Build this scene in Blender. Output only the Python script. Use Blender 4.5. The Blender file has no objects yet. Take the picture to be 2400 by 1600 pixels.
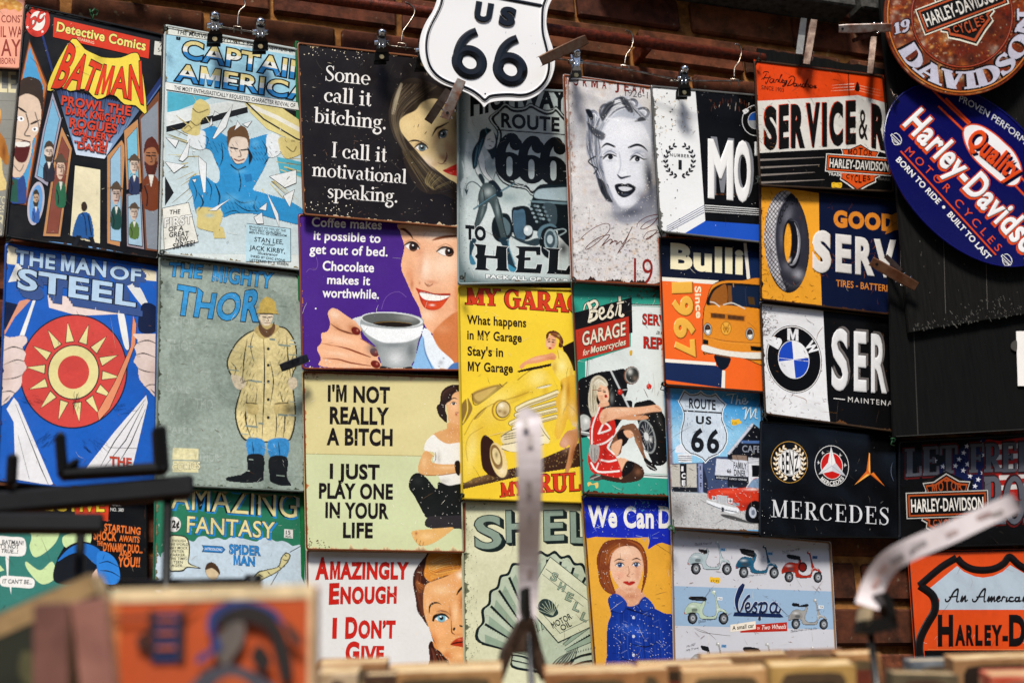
import bpy, math, random
import numpy as np
from mathutils import Vector, Matrix
from mathutils.geometry import tessellate_polygon
R_ = random.Random(7)
SC = bpy.context.scene
COL = SC.collection
# ---------------------------------------------------------------- camera: a 54 mm lens looking up at the wall (y = 0 plane, x along it, z up)
FPX, CX, CY = 3600.0, 1200.0, 800.0
_r = Vector((10300, 640, FPX)).normalized()
_u = Vector((-600, -10800, FPX)); _u = (_u - _u.dot(_r) * _r).normalized()
_w = _u.cross(_r)
MR = Matrix((_r, _w, _u))
CAMZ = 1.05
CAM = Vector((0, -2.30, CAMZ))
cam = bpy.data.cameras.new('camera'); camo = bpy.data.objects.new('camera', cam); COL.objects.link(camo)
cx_, cy_, cz_ = MR @ Vector((1, 0, 0)), MR @ Vector((0, -1, 0)), MR @ Vector((0, 0, -1))
camo.matrix_world = Matrix(((cx_.x, cy_.x, cz_.x, CAM.x), (cx_.y, cy_.y, cz_.y, CAM.y), (cx_.z, cy_.z, cz_.z, CAM.z), (0, 0, 0, 1)))
cam.sensor_width = 36; cam.lens = FPX / 2400 * 36; cam.clip_start = .05; cam.clip_end = 500
cam.dof.use_dof = True; cam.dof.focus_distance = 2.52; cam.dof.aperture_fstop = 5.2
SC.camera = camo
# ---------------------------------------------------------------- light: open sky from behind the viewer and a soft high sun
SUN_EL, SUN_AZ = math.radians(52), math.radians(202)
wd = bpy.data.worlds.new('World'); SC.world = wd; wd.use_nodes = True
nt = wd.node_tree; bg = nt.nodes['Background']; sk = nt.nodes.new('ShaderNodeTexSky')
sk.sky_type = 'NISHITA'; sk.sun_disc = False; sk.sun_elevation = SUN_EL; sk.sun_rotation = SUN_AZ
nt.links.new(sk.outputs[0], bg.inputs[0]); bg.inputs[1].default_value = .1
sl = bpy.data.lights.new('sun', 'SUN'); sl.energy = 3.4; sl.angle = math.radians(13); sl.color = (1, .95, .88)
so = bpy.data.objects.new('sun', sl); COL.objects.link(so)
_sd = Vector((math.sin(SUN_AZ) * math.cos(SUN_EL), math.cos(SUN_AZ) * math.cos(SUN_EL), math.sin(SUN_EL)))
so.rotation_euler = _sd.to_track_quat('Z', 'Y').to_euler(); so.location = (0, -3, 6)
SC.view_settings.view_transform = 'Standard'; SC.view_settings.look = 'None'; SC.view_settings.exposure = 0.5; SC.cycles.max_bounces = 6; SC.view_settings.gamma = 1
# ---------------------------------------------------------------- helpers
def lin(c):
    if isinstance(c, str):
        c = c.lstrip('#')
        if len(c) == 3: c = ''.join(q * 2 for q in c)
        c = [int(c[i:i + 2], 16) / 255 for i in (0, 2, 4)]
        return tuple((q / 12.92 if q < .04045 else ((q + .055) / 1.055) ** 2.4) for q in c)
    return tuple(c)
def ray(px, py):
    return MR @ Vector(((px - CX) / FPX, (py - CY) / FPX, 1.0))
def at(px, py, d):                     # the point seen at (px, py), d metres deep along the lens axis
    return CAM + ray(px, py) * d
def wallpt(px, py, off):               # the point seen at (px, py) on the plane off metres in front of the bricks
    r = ray(px, py); return CAM + r * ((-off - CAM.y) / r.y)
def pts(s):
    if isinstance(s, str): return [tuple(float(q) for q in t.split(',')) for t in s.split()]
    return list(s)
def spl(s, n=5, closed=True):          # Catmull-Rom through the points
    p = pts(s); m = len(p); out = []
    if m < 3: return p
    for i in range(m if closed else m - 1):
        if closed: a, b, c, d = p[i - 1], p[i], p[(i + 1) % m], p[(i + 2) % m]
        else: a, b, c, d = p[max(i - 1, 0)], p[i], p[i + 1], p[min(i + 2, m - 1)]
        for k in range(n):
            t = k / n; t2, t3 = t * t, t * t * t
            out.append(tuple(.5 * (2 * b[j] + (c[j] - a[j]) * t + (2 * a[j] - 5 * b[j] + 4 * c[j] - d[j]) * t2 + (3 * b[j] - a[j] - 3 * c[j] + d[j]) * t3) for j in range(len(b))))
    if not closed: out.append(tuple(p[-1]))
    return out
def C(s, n=5): return spl(s, n)
def O(s, n=5): return spl(s, n, False)
def ell(cx, cy, rx, ry, rot=0, a0=0, a1=360, n=40):
    full = abs(a1 - a0) >= 360; c, s = math.cos(math.radians(rot)), math.sin(math.radians(rot)); o = []
    for i in range(n if full else n + 1):
        a = math.radians(a0 + (a1 - a0) * i / n); x, y = rx * math.cos(a), ry * math.sin(a)
        o.append((cx + x * c - y * s, cy + x * s + y * c))
    return o
VW = [0, 0, 1.0]
def view(x0, y0, k): VW[:] = [x0, y0, k]
def S_(p): return [(VW[0] + q[0] / VW[2], VW[1] + q[1] / VW[2]) for q in p]
# ---------------------------------------------------------------- materials
MATS = {}
def nd(t, ty, **kw):
    n = t.nodes.new(ty)
    for k, v in kw.items():
        if k.startswith('i_'): n.inputs[int(k[2:]) if k[2:].isdigit() else k[2:].replace('_', ' ')].default_value = v
        else: setattr(n, k, v)
    return n
def tin(name, rough=.36, spec=.2, chip=.0, chipc='d8d0b8', rust=.0, rustc='5a2a10', crack=0., crackc='4a2208', dirt=.25, dirtc='2a2318', grain=.12, dent=.4, metal=0):
    """Printed tinplate: the printed colour, with chips, rust, hair cracks and grime that stay put on the metal."""
    if name in MATS: return MATS[name]
    m = bpy.data.materials.new(name); m.use_nodes = True; t = m.node_tree; L = t.links.new
    b = t.nodes['Principled BSDF']; at_ = nd(t, 'ShaderNodeAttribute', attribute_name='Col'); geo = nd(t, 'ShaderNodeNewGeometry')
    def noise(sc, det=6, ro=.6, dist=0, vec=None):
        n = nd(t, 'ShaderNodeTexNoise'); n.inputs['Scale'].default_value = sc; n.inputs['Detail'].default_value = det
        n.inputs['Roughness'].default_value = ro; n.inputs['Distortion'].default_value = dist; L(vec or geo.outputs['Position'], n.inputs['Vector']); return n.outputs['Fac']
    def ramp(src, lo, hi, inv=False):
        r = nd(t, 'ShaderNodeMapRange'); r.inputs[1].default_value = lo; r.inputs[2].default_value = hi
        r.inputs[3].default_value, r.inputs[4].default_value = (1, 0) if inv else (0, 1); L(src, r.inputs[0]); return r.outputs[0]
    def mul(a, k):
        n = nd(t, 'ShaderNodeMath', operation='MULTIPLY'); L(a, n.inputs[0])
        if isinstance(k, (int, float)): n.inputs[1].default_value = k
        else: L(k, n.inputs[1])
        return n.outputs[0]
    cur = at_.outputs['Color']
    def mix(cur, fac, col, mode='MIX'):
        n = nd(t, 'ShaderNodeMix', data_type='RGBA', blend_type=mode); L(fac, n.inputs[0]); L(cur, n.inputs[6])
        if isinstance(col, tuple): n.inputs[7].default_value = (*col, 1)
        else: L(col, n.inputs[7])
        return n.outputs[2]
    if grain:
        g = ramp(noise(190, 4, .7), .35, .7); cur = mix(cur, mul(g, min(1, grain * 1.6)), (.5, .47, .42), 'MULTIPLY')
    if dirt:
        d = ramp(noise(9, 8, .68, .6), .46, .78); cur = mix(cur, mul(d, min(1, dirt * 1.5)), tuple(.25 + 1.6 * q for q in lin(dirtc)), 'MULTIPLY')
    cr = None
    if crack:
        v = nd(t, 'ShaderNodeTexVoronoi', feature='DISTANCE_TO_EDGE'); v.inputs['Scale'].default_value = 26
        wn = nd(t, 'ShaderNodeTexNoise'); wn.inputs['Scale'].default_value = 30; wn.inputs['Detail'].default_value = 3; L(geo.outputs['Position'], wn.inputs['Vector'])
        wm = nd(t, 'ShaderNodeMix', data_type='VECTOR', blend_type='LINEAR_LIGHT') if False else nd(t, 'ShaderNodeVectorMath', operation='MULTIPLY_ADD')
        L(wn.outputs['Color'], wm.inputs[0]); wm.inputs[1].default_value = (.05,) * 3; L(geo.outputs['Position'], wm.inputs[2]); L(wm.outputs[0], v.inputs['Vector'])
        ln = ramp(v.outputs['Distance'], .008, .028, True); mk = ramp(noise(17, 4), 1 - crack * .55, 1.04 - crack * .55)
        cur = mix(cur, mul(ln, mk), lin(crackc))
    if chip:
        c = ramp(noise(95, 7, .72, 1.2), .80 - chip * .22, .82 - chip * .22); c = mul(c, ramp(noise(7, 3), .38, .6)); cur = mix(cur, c, lin(chipc))
    if rust:
        r = ramp(noise(24, 9, .72, .5), .80 - rust * .28, .9 - rust * .28); rc = nd(t, 'ShaderNodeMix', data_type='RGBA')
        L(noise(130, 4), rc.inputs[0]); rc.inputs[6].default_value = (*lin(rustc), 1); rc.inputs[7].default_value = (*lin('a8622c'), 1)
        cur = mix(cur, r, rc.outputs[2])
    L(cur, b.inputs['Base Color'])
    ro = ramp(noise(34, 5), .2, .8); mr = nd(t, 'ShaderNodeMapRange'); mr.inputs[3].default_value = rough * .75; mr.inputs[4].default_value = min(rough * 1.35, 1); L(ro, mr.inputs[0]); L(mr.outputs[0], b.inputs['Roughness'])
    b.inputs['Specular IOR Level'].default_value = spec; b.inputs['Metallic'].default_value = metal
    if dent:
        bp = nd(t, 'ShaderNodeBump'); bp.inputs['Strength'].default_value = dent; bp.inputs['Distance'].default_value = .02; L(noise(5.5, 2, .4), bp.inputs['Height'])
        b2 = nd(t, 'ShaderNodeBump'); b2.inputs['Strength'].default_value = .12; b2.inputs['Distance'].default_value = .001; L(noise(420, 3), b2.inputs['Height']); L(bp.outputs[0], b2.inputs['Normal']); L(b2.outputs[0], b.inputs['Normal'])
    MATS[name] = m; return m
def solid(name, c, rough=.5, metal=0, spec=.4, var=.25, c2=None, sc=60, bump=.3, stretch=None, det=8):
    """A plain material with a second colour showing through a noise."""
    if name in MATS: return MATS[name]
    m = bpy.data.materials.new(name); m.use_nodes = True; t = m.node_tree; L = t.links.new; b = t.nodes['Principled BSDF']
    geo = nd(t, 'ShaderNodeNewGeometry'); n = nd(t, 'ShaderNodeTexNoise'); n.inputs['Scale'].default_value = sc; n.inputs['Detail'].default_value = det; n.inputs['Roughness'].default_value = .65
    src = geo.outputs['Position']
    if stretch:
        mp = nd(t, 'ShaderNodeMapping'); mp.inputs['Scale'].default_value = stretch; L(src, mp.inputs[0]); src = mp.outputs[0]
    L(src, n.inputs['Vector']); a = lin(c); d = lin(c2) if c2 else tuple(q * (1 - var) for q in a)
    r = nd(t, 'ShaderNodeMapRange'); r.inputs[1].default_value = .38; r.inputs[2].default_value = .64; L(n.outputs['Fac'], r.inputs[0])
    x = nd(t, 'ShaderNodeMix', data_type='RGBA'); x.inputs[6].default_value = (*a, 1); x.inputs[7].default_value = (*d, 1); L(r.outputs[0], x.inputs[0]); L(x.outputs[2], b.inputs['Base Color'])
    mr = nd(t, 'ShaderNodeMapRange'); mr.inputs[3].default_value = rough * .8; mr.inputs[4].default_value = min(1, rough * 1.3); L(n.outputs['Fac'], mr.inputs[0]); L(mr.outputs[0], b.inputs['Roughness'])
    b.inputs['Metallic'].default_value = metal; b.inputs['Specular IOR Level'].default_value = spec
    if bump:
        bp = nd(t, 'ShaderNodeBump'); bp.inputs['Strength'].default_value = bump; bp.inputs['Distance'].default_value = .002; L(n.outputs['Fac'], bp.inputs['Height']); L(bp.outputs[0], b.inputs['Normal'])
    MATS[name] = m; return m
# ---------------------------------------------------------------- objects
def empty(name, loc, label=None, cat=None, group=None, kind=None):
    o = bpy.data.objects.new(name, None); COL.objects.link(o); o.location = loc; o.empty_display_size = .02; tag(o, label, cat, group, kind); return o
def tag(o, label=None, cat=None, group=None, kind=None):
    for k, v in (('label', label), ('category', cat), ('group', group), ('kind', kind)):
        if v: o[k] = v
    return o
def mesh(name, vs, fs, mat, parent=None, cols=None, smooth=False, origin=None):
    if parent is not None:
        r = parent; o_ = Vector((0, 0, 0))
        while r is not None: o_ += r.location; r = r.parent
    else: o_ = Vector(origin) if origin is not None else Vector((0, 0, 0))
    me = bpy.data.meshes.new(name); va = np.array([tuple(v) for v in vs], dtype=np.float64).reshape(-1, 3) - np.array(o_)
    me.from_pydata(va.tolist(), [], fs); me.update()
    if cols is not None:
        ca = me.color_attributes.new('Col', 'FLOAT_COLOR', 'POINT'); a = np.ones((len(va), 4), np.float32); a[:, :3] = np.array(cols, np.float32).reshape(-1, 3); ca.data.foreach_set('color', a.ravel())
    if smooth: me.polygons.foreach_set('use_smooth', [True] * len(me.polygons))
    me.materials.append(mat); o = bpy.data.objects.new(name, me); COL.objects.link(o)
    if parent is not None: o.parent = parent
    elif origin is not None: o.location = o_
    return o
class MB:                              # a small mesh builder
    def __init__(s): s.v = []; s.f = []
    def add(s, v, f):
        n = len(s.v); s.v += [Vector(q) for q in v]; s.f += [tuple(i + n for i in q) for q in f]; return s
    def box(s, c, x, y, z, bev=.0):    # centre and three half-axis vectors; bevelled
        c, x, y, z = Vector(c), Vector(x), Vector(y), Vector(z)
        if not bev:
            v = [c + x * i + y * j + z * k for i in (-1, 1) for j in (-1, 1) for k in (-1, 1)]
            return s.add(v, [(0, 1, 3, 2), (4, 6, 7, 5), (0, 4, 5, 1), (2, 3, 7, 6), (0, 2, 6, 4), (1, 5, 7, 3)])
        lx, ly, lz = x.length, y.length, z.length; ux, uy, uz = x / lx, y / ly, z / lz; v = []; idx = {}
        for i in (-1, 1):
            for j in (-1, 1):
                for k in (-1, 1):
                    for ax in range(3):
                        d = [lx - bev, ly - bev, lz - bev]; d[ax] += bev; idx[i, j, k, ax] = len(v); v.append(c + ux * i * d[0] + uy * j * d[1] + uz * k * d[2])
        f = []
        for q in (-1, 1):
            f.append([idx[q, a, b_, 0] for a, b_ in ((-1, -1), (1, -1), (1, 1), (-1, 1))]); f.append([idx[a, q, b_, 1] for a, b_ in ((-1, -1), (1, -1), (1, 1), (-1, 1))]); f.append([idx[a, b_, q, 2] for a, b_ in ((-1, -1), (1, -1), (1, 1), (-1, 1))])
            for r in (-1, 1):
                f.append([idx[q, r, -1, 0], idx[q, r, 1, 0], idx[q, r, 1, 1], idx[q, r, -1, 1]]); f.append([idx[q, -1, r, 0], idx[q, 1, r, 0], idx[q, 1, r, 2], idx[q, -1, r, 2]]); f.append([idx[-1, q, r, 1], idx[1, q, r, 1], idx[1, q, r, 2], idx[-1, q, r, 2]])
                for w in (-1, 1): f.append([idx[q, r, w, 0], idx[q, r, w, 1], idx[q, r, w, 2]])
        return s.add(v, f)
    def tube(s, p, r, n=10, cap=True):
        p = [Vector(q) for q in p]; rs = r if isinstance(r, (list, tuple)) else [r] * len(p); v = []; f = []; up = None
        for i, q in enumerate(p):
            t = (p[min(i + 1, len(p) - 1)] - p[max(i - 1, 0)]).normalized()
            if up is None: up = t.orthogonal().normalized()
            up = (up - t * up.dot(t)); up = up.normalized() if up.length > 1e-6 else t.orthogonal().normalized(); b = t.cross(up)
            for k in range(n):
                a = 2 * math.pi * k / n; v.append(q + up * (math.cos(a) * rs[i]) + b * (math.sin(a) * rs[i]))
        for i in range(len(p) - 1):
            for k in range(n): f.append((i * n + k, i * n + (k + 1) % n, (i + 1) * n + (k + 1) % n, (i + 1) * n + k))
        if cap: f += [tuple(range(n))[::-1], tuple((len(p) - 1) * n + k for k in range(n))]
        return s.add(v, f)
    def ribbon(s, p, wv, nv, th):      # a strip of sheet along p: half-width vectors wv, thickness vectors nv*th
        v = []; f = []
        for q, w, n_ in zip(p, wv, nv):
            q, w, n_ = Vector(q), Vector(w), Vector(n_) * th; v += [q - w, q + w, q + w + n_, q - w + n_]
        for i in range(len(p) - 1):
            for k in range(4): f.append((i * 4 + k, i * 4 + (k + 1) % 4, i * 4 + 4 + (k + 1) % 4, i * 4 + 4 + k))
        f += [(3, 2, 1, 0), tuple((len(p) - 1) * 4 + k for k in range(4))]
        return s.add(v, f)
    def plate(s, front, back):         # an outline, its far side and the edge between
        n = len(front); tr = [tuple(t) for t in tessellate_polygon([[Vector(q) for q in front]])]
        f = tr + [tuple(i + n for i in t[::-1]) for t in tr] + [(i, (i + 1) % n, n + (i + 1) % n, n + i) for i in range(n)]
        return s.add(list(front) + list(back), f)
    def done(s, name, mat, parent=None, smooth=False, origin=None): return mesh(name, s.v, s.f, mat, parent, None, smooth, origin)
# ---------------------------------------------------------------- lettering
_tc = {}
def tess(p):
    return [tuple(t) for t in tessellate_polygon([[Vector((q[0], q[1], 0)) for q in p]])]
def textmesh(s, bold=0., ext=0., sp=1.0):
    k = (s, bold, ext, sp)
    if k in _tc: return _tc[k]
    cu = bpy.data.curves.new('t', 'FONT'); cu.body = s; cu.offset = bold; cu.space_character = sp; cu.resolution_u = 4; cu.fill_mode = 'BOTH' if ext else 'FRONT'
    if ext: cu.extrude = ext * .35; cu.bevel_depth = ext * .45; cu.bevel_resolution = 1; cu.offset = bold - ext * .45; cu.fill_mode = 'FRONT'
    ob = bpy.data.objects.new('t', cu); COL.objects.link(ob); dg = bpy.context.evaluated_depsgraph_get(); dg.update()
    me = ob.evaluated_get(dg).to_mesh(); n = len(me.vertices); co = np.empty(n * 3, np.float32); me.vertices.foreach_get('co', co); co = co.reshape(-1, 3).astype(float)
    fs = [tuple(p.vertices) for p in me.polygons]; ob.evaluated_get(dg).to_mesh_clear(); bpy.data.objects.remove(ob); bpy.data.curves.remove(cu)
    CAP = .70
    if len(co):
        co[:, 1] /= CAP
        if ext: co[:, 2] = (co[:, 2] - co[:, 2].min()) / max(1e-6, co[:, 2].max() - co[:, 2].min())
    if 'M' in s and bold > .015 and not ext:      # the heavy M: its inner notch is cut by hand
        s2 = s.replace('M', 'H'); co, fs = textmesh(s2, bold, 0, sp); hw = textmesh('H', bold, 0, sp)[0]; hw = hw[:, 0].max() - hw[:, 0].min(); co = co.tolist(); fs = list(fs)
        for i, ch in enumerate(s):
            if ch != 'M': continue
            x1 = textmesh(s2[:i + 1], bold, 0, sp)[0][:, 0].max(); x0 = x1 - hw; e = bold / CAP; st = hw * .2 + bold * .8; m = (x0 + x1) / 2; d = st * .62; y1 = 1.02 + e; y0 = -e
            fs = [f for f in fs if not all(x0 - 1e-4 <= co[j][0] <= x1 + 1e-4 for j in f)]
            q = [(x0, y0), (x0 + st, y0), (x0 + st, y1 * .62), (m - d * .5, y0 + .06), (m + d * .5, y0 + .06), (x1 - st, y1 * .62), (x1 - st, y0), (x1, y0), (x1, y1), (x1 - st * 1.15, y1), (m, y1 * .42), (x0 + st * 1.15, y1), (x0, y1)]
            n = len(co); co += [[a, b, 0] for a, b in q]; fs += [tuple(n + j for j in f) for f in tess(q)]
        co = np.array(co)
    _tc[k] = (co, fs); return _tc[k]
# a stroke-built roman: ('v',x,y0,y1) stem, ('s',x,y) serif, ('c',points,widths) curve, ('d',x0,y0,x1,y1,heavy) diagonal, ('h',x0,x1,y) hairline
_o = 'c'
def _rd(cx, cy, rx, ry, a0=0, a1=360):
    n = 16; return [(cx + rx * math.cos(math.radians(a0 + (a1 - a0) * i / n)), cy + ry * math.sin(math.radians(a0 + (a1 - a0) * i / n))) for i in range(n + 1)]
X_ = .64
SER = {
 'I': (.40, [('v', .2, 0, 1), ('s', .2, 0), ('s', .2, 1)]), 'l': (.36, [('v', .18, 0, 1.02), ('s', .18, 0), ('f', .18, 1.02)]),
 'i': (.36, [('v', .18, 0, X_), ('s', .18, 0), ('f', .18, X_), ('dot', .18, .88)]), '.': (.28, [('dot', .13, .08)]), ' ': (.34, []), "'": (.22, [('v', .1, .72, 1)]),
 't': (.42, [('v', .2, .08, .86), ('h', .04, .38, X_), ('c', [(.2, .12), (.25, .03), (.33, .03), (.39, .12)], 't')]),
 'o': (.66, [('r', .33, X_ / 2, .25, X_ / 2 - .02)]), 'b': (.68, [('v', .16, 0, 1.02), ('f', .16, 1.02), ('a', .34, X_ / 2, .24, X_ / 2 - .02, -118, 118)]),
 'c': (.56, [('a', .32, X_ / 2, .24, X_ / 2 - .02, 50, 318), ('dot', .46, .48)]), 'e': (.58, [('a', .31, X_ / 2, .24, X_ / 2 - .02, 0, 318), ('h', .1, .54, .33)]),
 's': (.50, [('c', [(.43, .5), (.36, .6), (.22, .61), (.12, .5), (.16, .4), (.34, .28), (.42, .17), (.33, .04), (.18, .03), (.07, .14)], 'S')]),
 'S': (.66, [('c', [(.55, .82), (.47, .95), (.3, .98), (.15, .88), (.13, .74), (.22, .62), (.42, .46), (.54, .32), (.52, .14), (.36, .02), (.18, .05), (.08, .2)], 'S'), ('h2', .56, .72, 1), ('h2', .08, 0, .3)]),
 'a': (.60, [('c', [(.1, .47), (.16, .6), (.3, .62), (.42, .5), (.42, .2), (.46, .06), (.58, .06)], 'a'), ('a', .25, .18, .15, .16, 60, 300), ]),
 'n': (.74, [('v', .16, 0, X_), ('s', .16, 0), ('f', .16, X_), ('c', [(.18, .42), (.3, .6), (.45, .62), (.55, .5), (.56, .4)], 'n'), ('v', .56, 0, .46), ('s', .56, 0)]),
 'h': (.74, [('v', .16, 0, 1.02), ('s', .16, 0), ('f', .16, 1.02), ('c', [(.18, .42), (.3, .6), (.45, .62), (.55, .5), (.56, .4)], 'n'), ('v', .56, 0, .46), ('s', .56, 0)]),
 'm': (1.1, [('v', .16, 0, X_), ('s', .16, 0), ('f', .16, X_), ('c', [(.18, .42), (.3, .6), (.43, .62), (.52, .5), (.53, .4)], 'n'), ('v', .53, 0, .46), ('s', .53, 0), ('c', [(.55, .42), (.67, .6), (.8, .62), (.89, .5), (.9, .4)], 'n'), ('v', .9, 0, .46), ('s', .9, 0)]),
 'p': (.68, [('v', .16, -.34, X_), ('f', .16, X_), ('s', .16, -.34), ('a', .34, X_ / 2, .24, X_ / 2 - .02, -118, 118)]),
 'k': (.70, [('v', .16, 0, 1.02), ('s', .16, 0), ('f', .16, 1.02), ('d', .2, .24, .52, .6, 0), ('d', .3, .36, .56, .02, 1), ('s', .56, 0), ('h', .42, .66, X_ - .03)]),
 'v': (.66, [('d', .12, .62, .34, .02, 1), ('d', .34, .02, .55, .62, 0), ('h', .01, .25, X_ - .03), ('h', .44, .66, X_ - .03)]),
 'g': (.62, [('r', .27, .43, .17, .18), ('c', [(.4, .56), (.5, .62), (.6, .6)], 't'), ('c', [(.16, .28), (.1, .16), (.2, .09), (.42, .07), (.52, -.05), (.5, -.2), (.3, -.32), (.1, -.26), (.06, -.14), (.16, -.02)], 'n')]),
 'M': (1.02, [('v0', .14, 0, 1), ('s', .14, 0), ('v', .84, 0, 1), ('s', .84, 0), ('d', .16, .98, .47, .04, 1), ('d', .47, .04, .82, .98, 0), ('h', .02, .2, .97), ('h', .8, .99, .97)]),
 'E': (.76, [('v', .2, 0, 1), ('h', .04, .66, .97), ('h', .04, .68, .03), ('h', .2, .5, .51), ('h2', .66, .72, 1), ('h2', .68, 0, .3), ('h2', .5, .4, .64)]),
 'F': (.72, [('v', .2, 0, 1), ('s', .2, 0), ('h', .04, .66, .97), ('h', .2, .5, .51), ('h2', .66, .72, 1), ('h2', .5, .4, .64)]),
 'L': (.72, [('v', .2, 0, 1), ('s', .2, 1), ('h', .04, .66, .03), ('h2', .66, 0, .34)]), 'T': (.78, [('v', .38, 0, 1), ('s', .38, 0), ('h', .04, .72, .97), ('h2', .05, .68, 1), ('h2', .71, .68, 1)]),
 'H': (.9, [('v', .2, 0, 1), ('v', .7, 0, 1), ('s', .2, 0), ('s', .2, 1), ('s', .7, 0), ('s', .7, 1), ('h', .2, .7, .5)]),
 'R': (.84, [('v', .2, 0, 1), ('s', .2, 0), ('h', .04, .44, .97), ('h', .2, .46, .5), ('a', .42, .735, .2, .235, -90, 90), ('d', .4, .5, .7, .03, 1), ('s', .72, 0)]),
 'C': (.82, [('a', .44, .5, .34, .47, 40, 320), ('h2', .72, .68, 1)]), 'D': (.88, [('v', .2, 0, 1), ('h', .04, .42, .97), ('h', .04, .42, .03), ('a', .4, .5, .36, .47, -90, 90)]),
 'O': (.9, [('r', .44, .5, .33, .46)]), 'G': (.9, [('a', .44, .5, .34, .47, 40, 330), ('v', .7, .08, .44), ('s', .7, .44), ('h2', .72, .68, 1)]),
 'Y': (.86, [('v', .42, 0, .48), ('s', .42, 0), ('d', .12, .98, .42, .46, 1), ('d', .72, .98, .42, .46, 0), ('s', .13, 1), ('s', .72, 1)]),
 'A': (.9, [('d', .12, .02, .42, 1, 0), ('d', .42, 1, .74, .02, 1), ('h', .24, .62, .32), ('s', .12, 0), ('s', .74, 0)]),
 'U': (.9, [('v', .2, .3, 1), ('s', .2, 1), ('s', .68, 1), ('v0', .68, .3, 1), ('a', .44, .32, .24, .3, 180, 360)]), 'V': (.88, [('d', .13, .98, .43, .0, 1), ('d', .43, 0, .73, .98, 0), ('s', .13, 1), ('s', .73, 1)]),
 'N': (.92, [('v0', .16, 0, 1), ('s', .16, 0), ('v0', .74, 0, 1), ('s', .74, 1), ('d', .16, .98, .74, .04, 1), ('h', .02, .2, .97)]),
 '1': (.5, [('v', .26, 0, 1), ('s', .26, 0), ('d', .08, .76, .26, .98, 0)]), '9': (.66, [('r', .33, .7, .2, .28), ('c', [(.53, .74), (.52, .4), (.42, .12), (.24, .02), (.1, .1)], 'n')]),
 '6': (.62, [('r', .31, .3, .2, .28), ('c', [(.5, .86), (.42, .98), (.28, .95), (.14, .74), (.1, .46), (.11, .3)], 'q'), ('dot', .46, .82)]),
}
def serif_strokes(s, T, t, sp):
    """[(outline points in cap units), ...] and the advance width"""
    x = 0; out = []
    def rib(p, w):
        p = [Vector((q[0], q[1], 0)) for q in p]; l = []; r = []
        for i, q in enumerate(p):
            d = (p[min(i + 1, len(p) - 1)] - p[max(i - 1, 0)]); d = d.normalized() if d.length else Vector((1, 0, 0)); n = Vector((-d.y, d.x, 0)) * (w[i] / 2); l.append(q + n); r.append(q - n)
        return [(q.x, q.y) for q in l] + [(q.x, q.y) for q in r[::-1]]
    for ch in s:
        w, it = SER.get(ch, SER['o']); g = []
        for q in it:
            k = q[0]
            if k == 'v': g.append([(q[1] - T / 2, q[2]), (q[1] + T / 2, q[2]), (q[1] + T / 2, q[3]), (q[1] - T / 2, q[3])])
            elif k == 'v0': g.append([(q[1] - t * .7, q[2]), (q[1] + t * .7, q[2]), (q[1] + t * .7, q[3]), (q[1] - t * .7, q[3])])
            elif k == 's':
                a = T / 2 + .09; y = q[2]; y1 = y + t if y < .6 else y - t; g.append([(q[1] - a, y), (q[1] + a, y), (q[1] + a, y1), (q[1] - a, y1)])
            elif k == 'f': g.append([(q[1] - T / 2 - .1, q[2] - .07), (q[1] - T / 2 - .1, q[2] - .07 + t), (q[1], q[2]), (q[1], q[2] - .1)])
            elif k == 'h': g.append([(q[1], q[3] - t / 2), (q[2], q[3] - t / 2), (q[2], q[3] + t / 2), (q[1], q[3] + t / 2)])
            elif k == 'h2': g.append([(q[1] - t / 2, q[2]), (q[1] + t / 2, q[2]), (q[1] + t / 2, q[3]), (q[1] - t / 2, q[3])])
            elif k == 'dot': g.append(ell(q[1], q[2], T * .58, T * .58, n=12))
            elif k == 'd':
                a = (T if q[5] else t * 1.1) / 2 * 1.1; g.append([(q[1] - a, q[2]), (q[1] + a, q[2]), (q[3] + a, q[4]), (q[3] - a, q[4])])
            elif k in 'ra':
                a0, a1 = (0, 360) if k == 'r' else q[5:7]; n = 20; p = []; ww = []
                for i in range(n + 1):
                    a = math.radians(a0 + (a1 - a0) * i / n); p.append((q[1] + q[3] * math.cos(a), q[2] + q[4] * math.sin(a))); ww.append(t + (T - t) * math.cos(a) ** 2)
                g.append(rib(p, ww))
            elif k == 'c':
                p = O(q[1], 4); n = len(p); m = q[2]; ww = []
                for i in range(n):
                    u = i / (n - 1); ww.append({'t': t * 1.3, 'S': t + (T - t) * math.exp(-((u - .52) / .2) ** 2), 'a': t + (T - t) * min(1, max(0, 1 - abs(u - .55) / .35)), 'n': t + (T - t) * u if m == 'n' else 0, 'q': t + (T - t) * u ** .7}.get(m, t))
                g.append(rib(p, ww))
        out += [[(a + x, b) for a, b in p] for p in g]; x += w * sp
    return out, x
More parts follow.
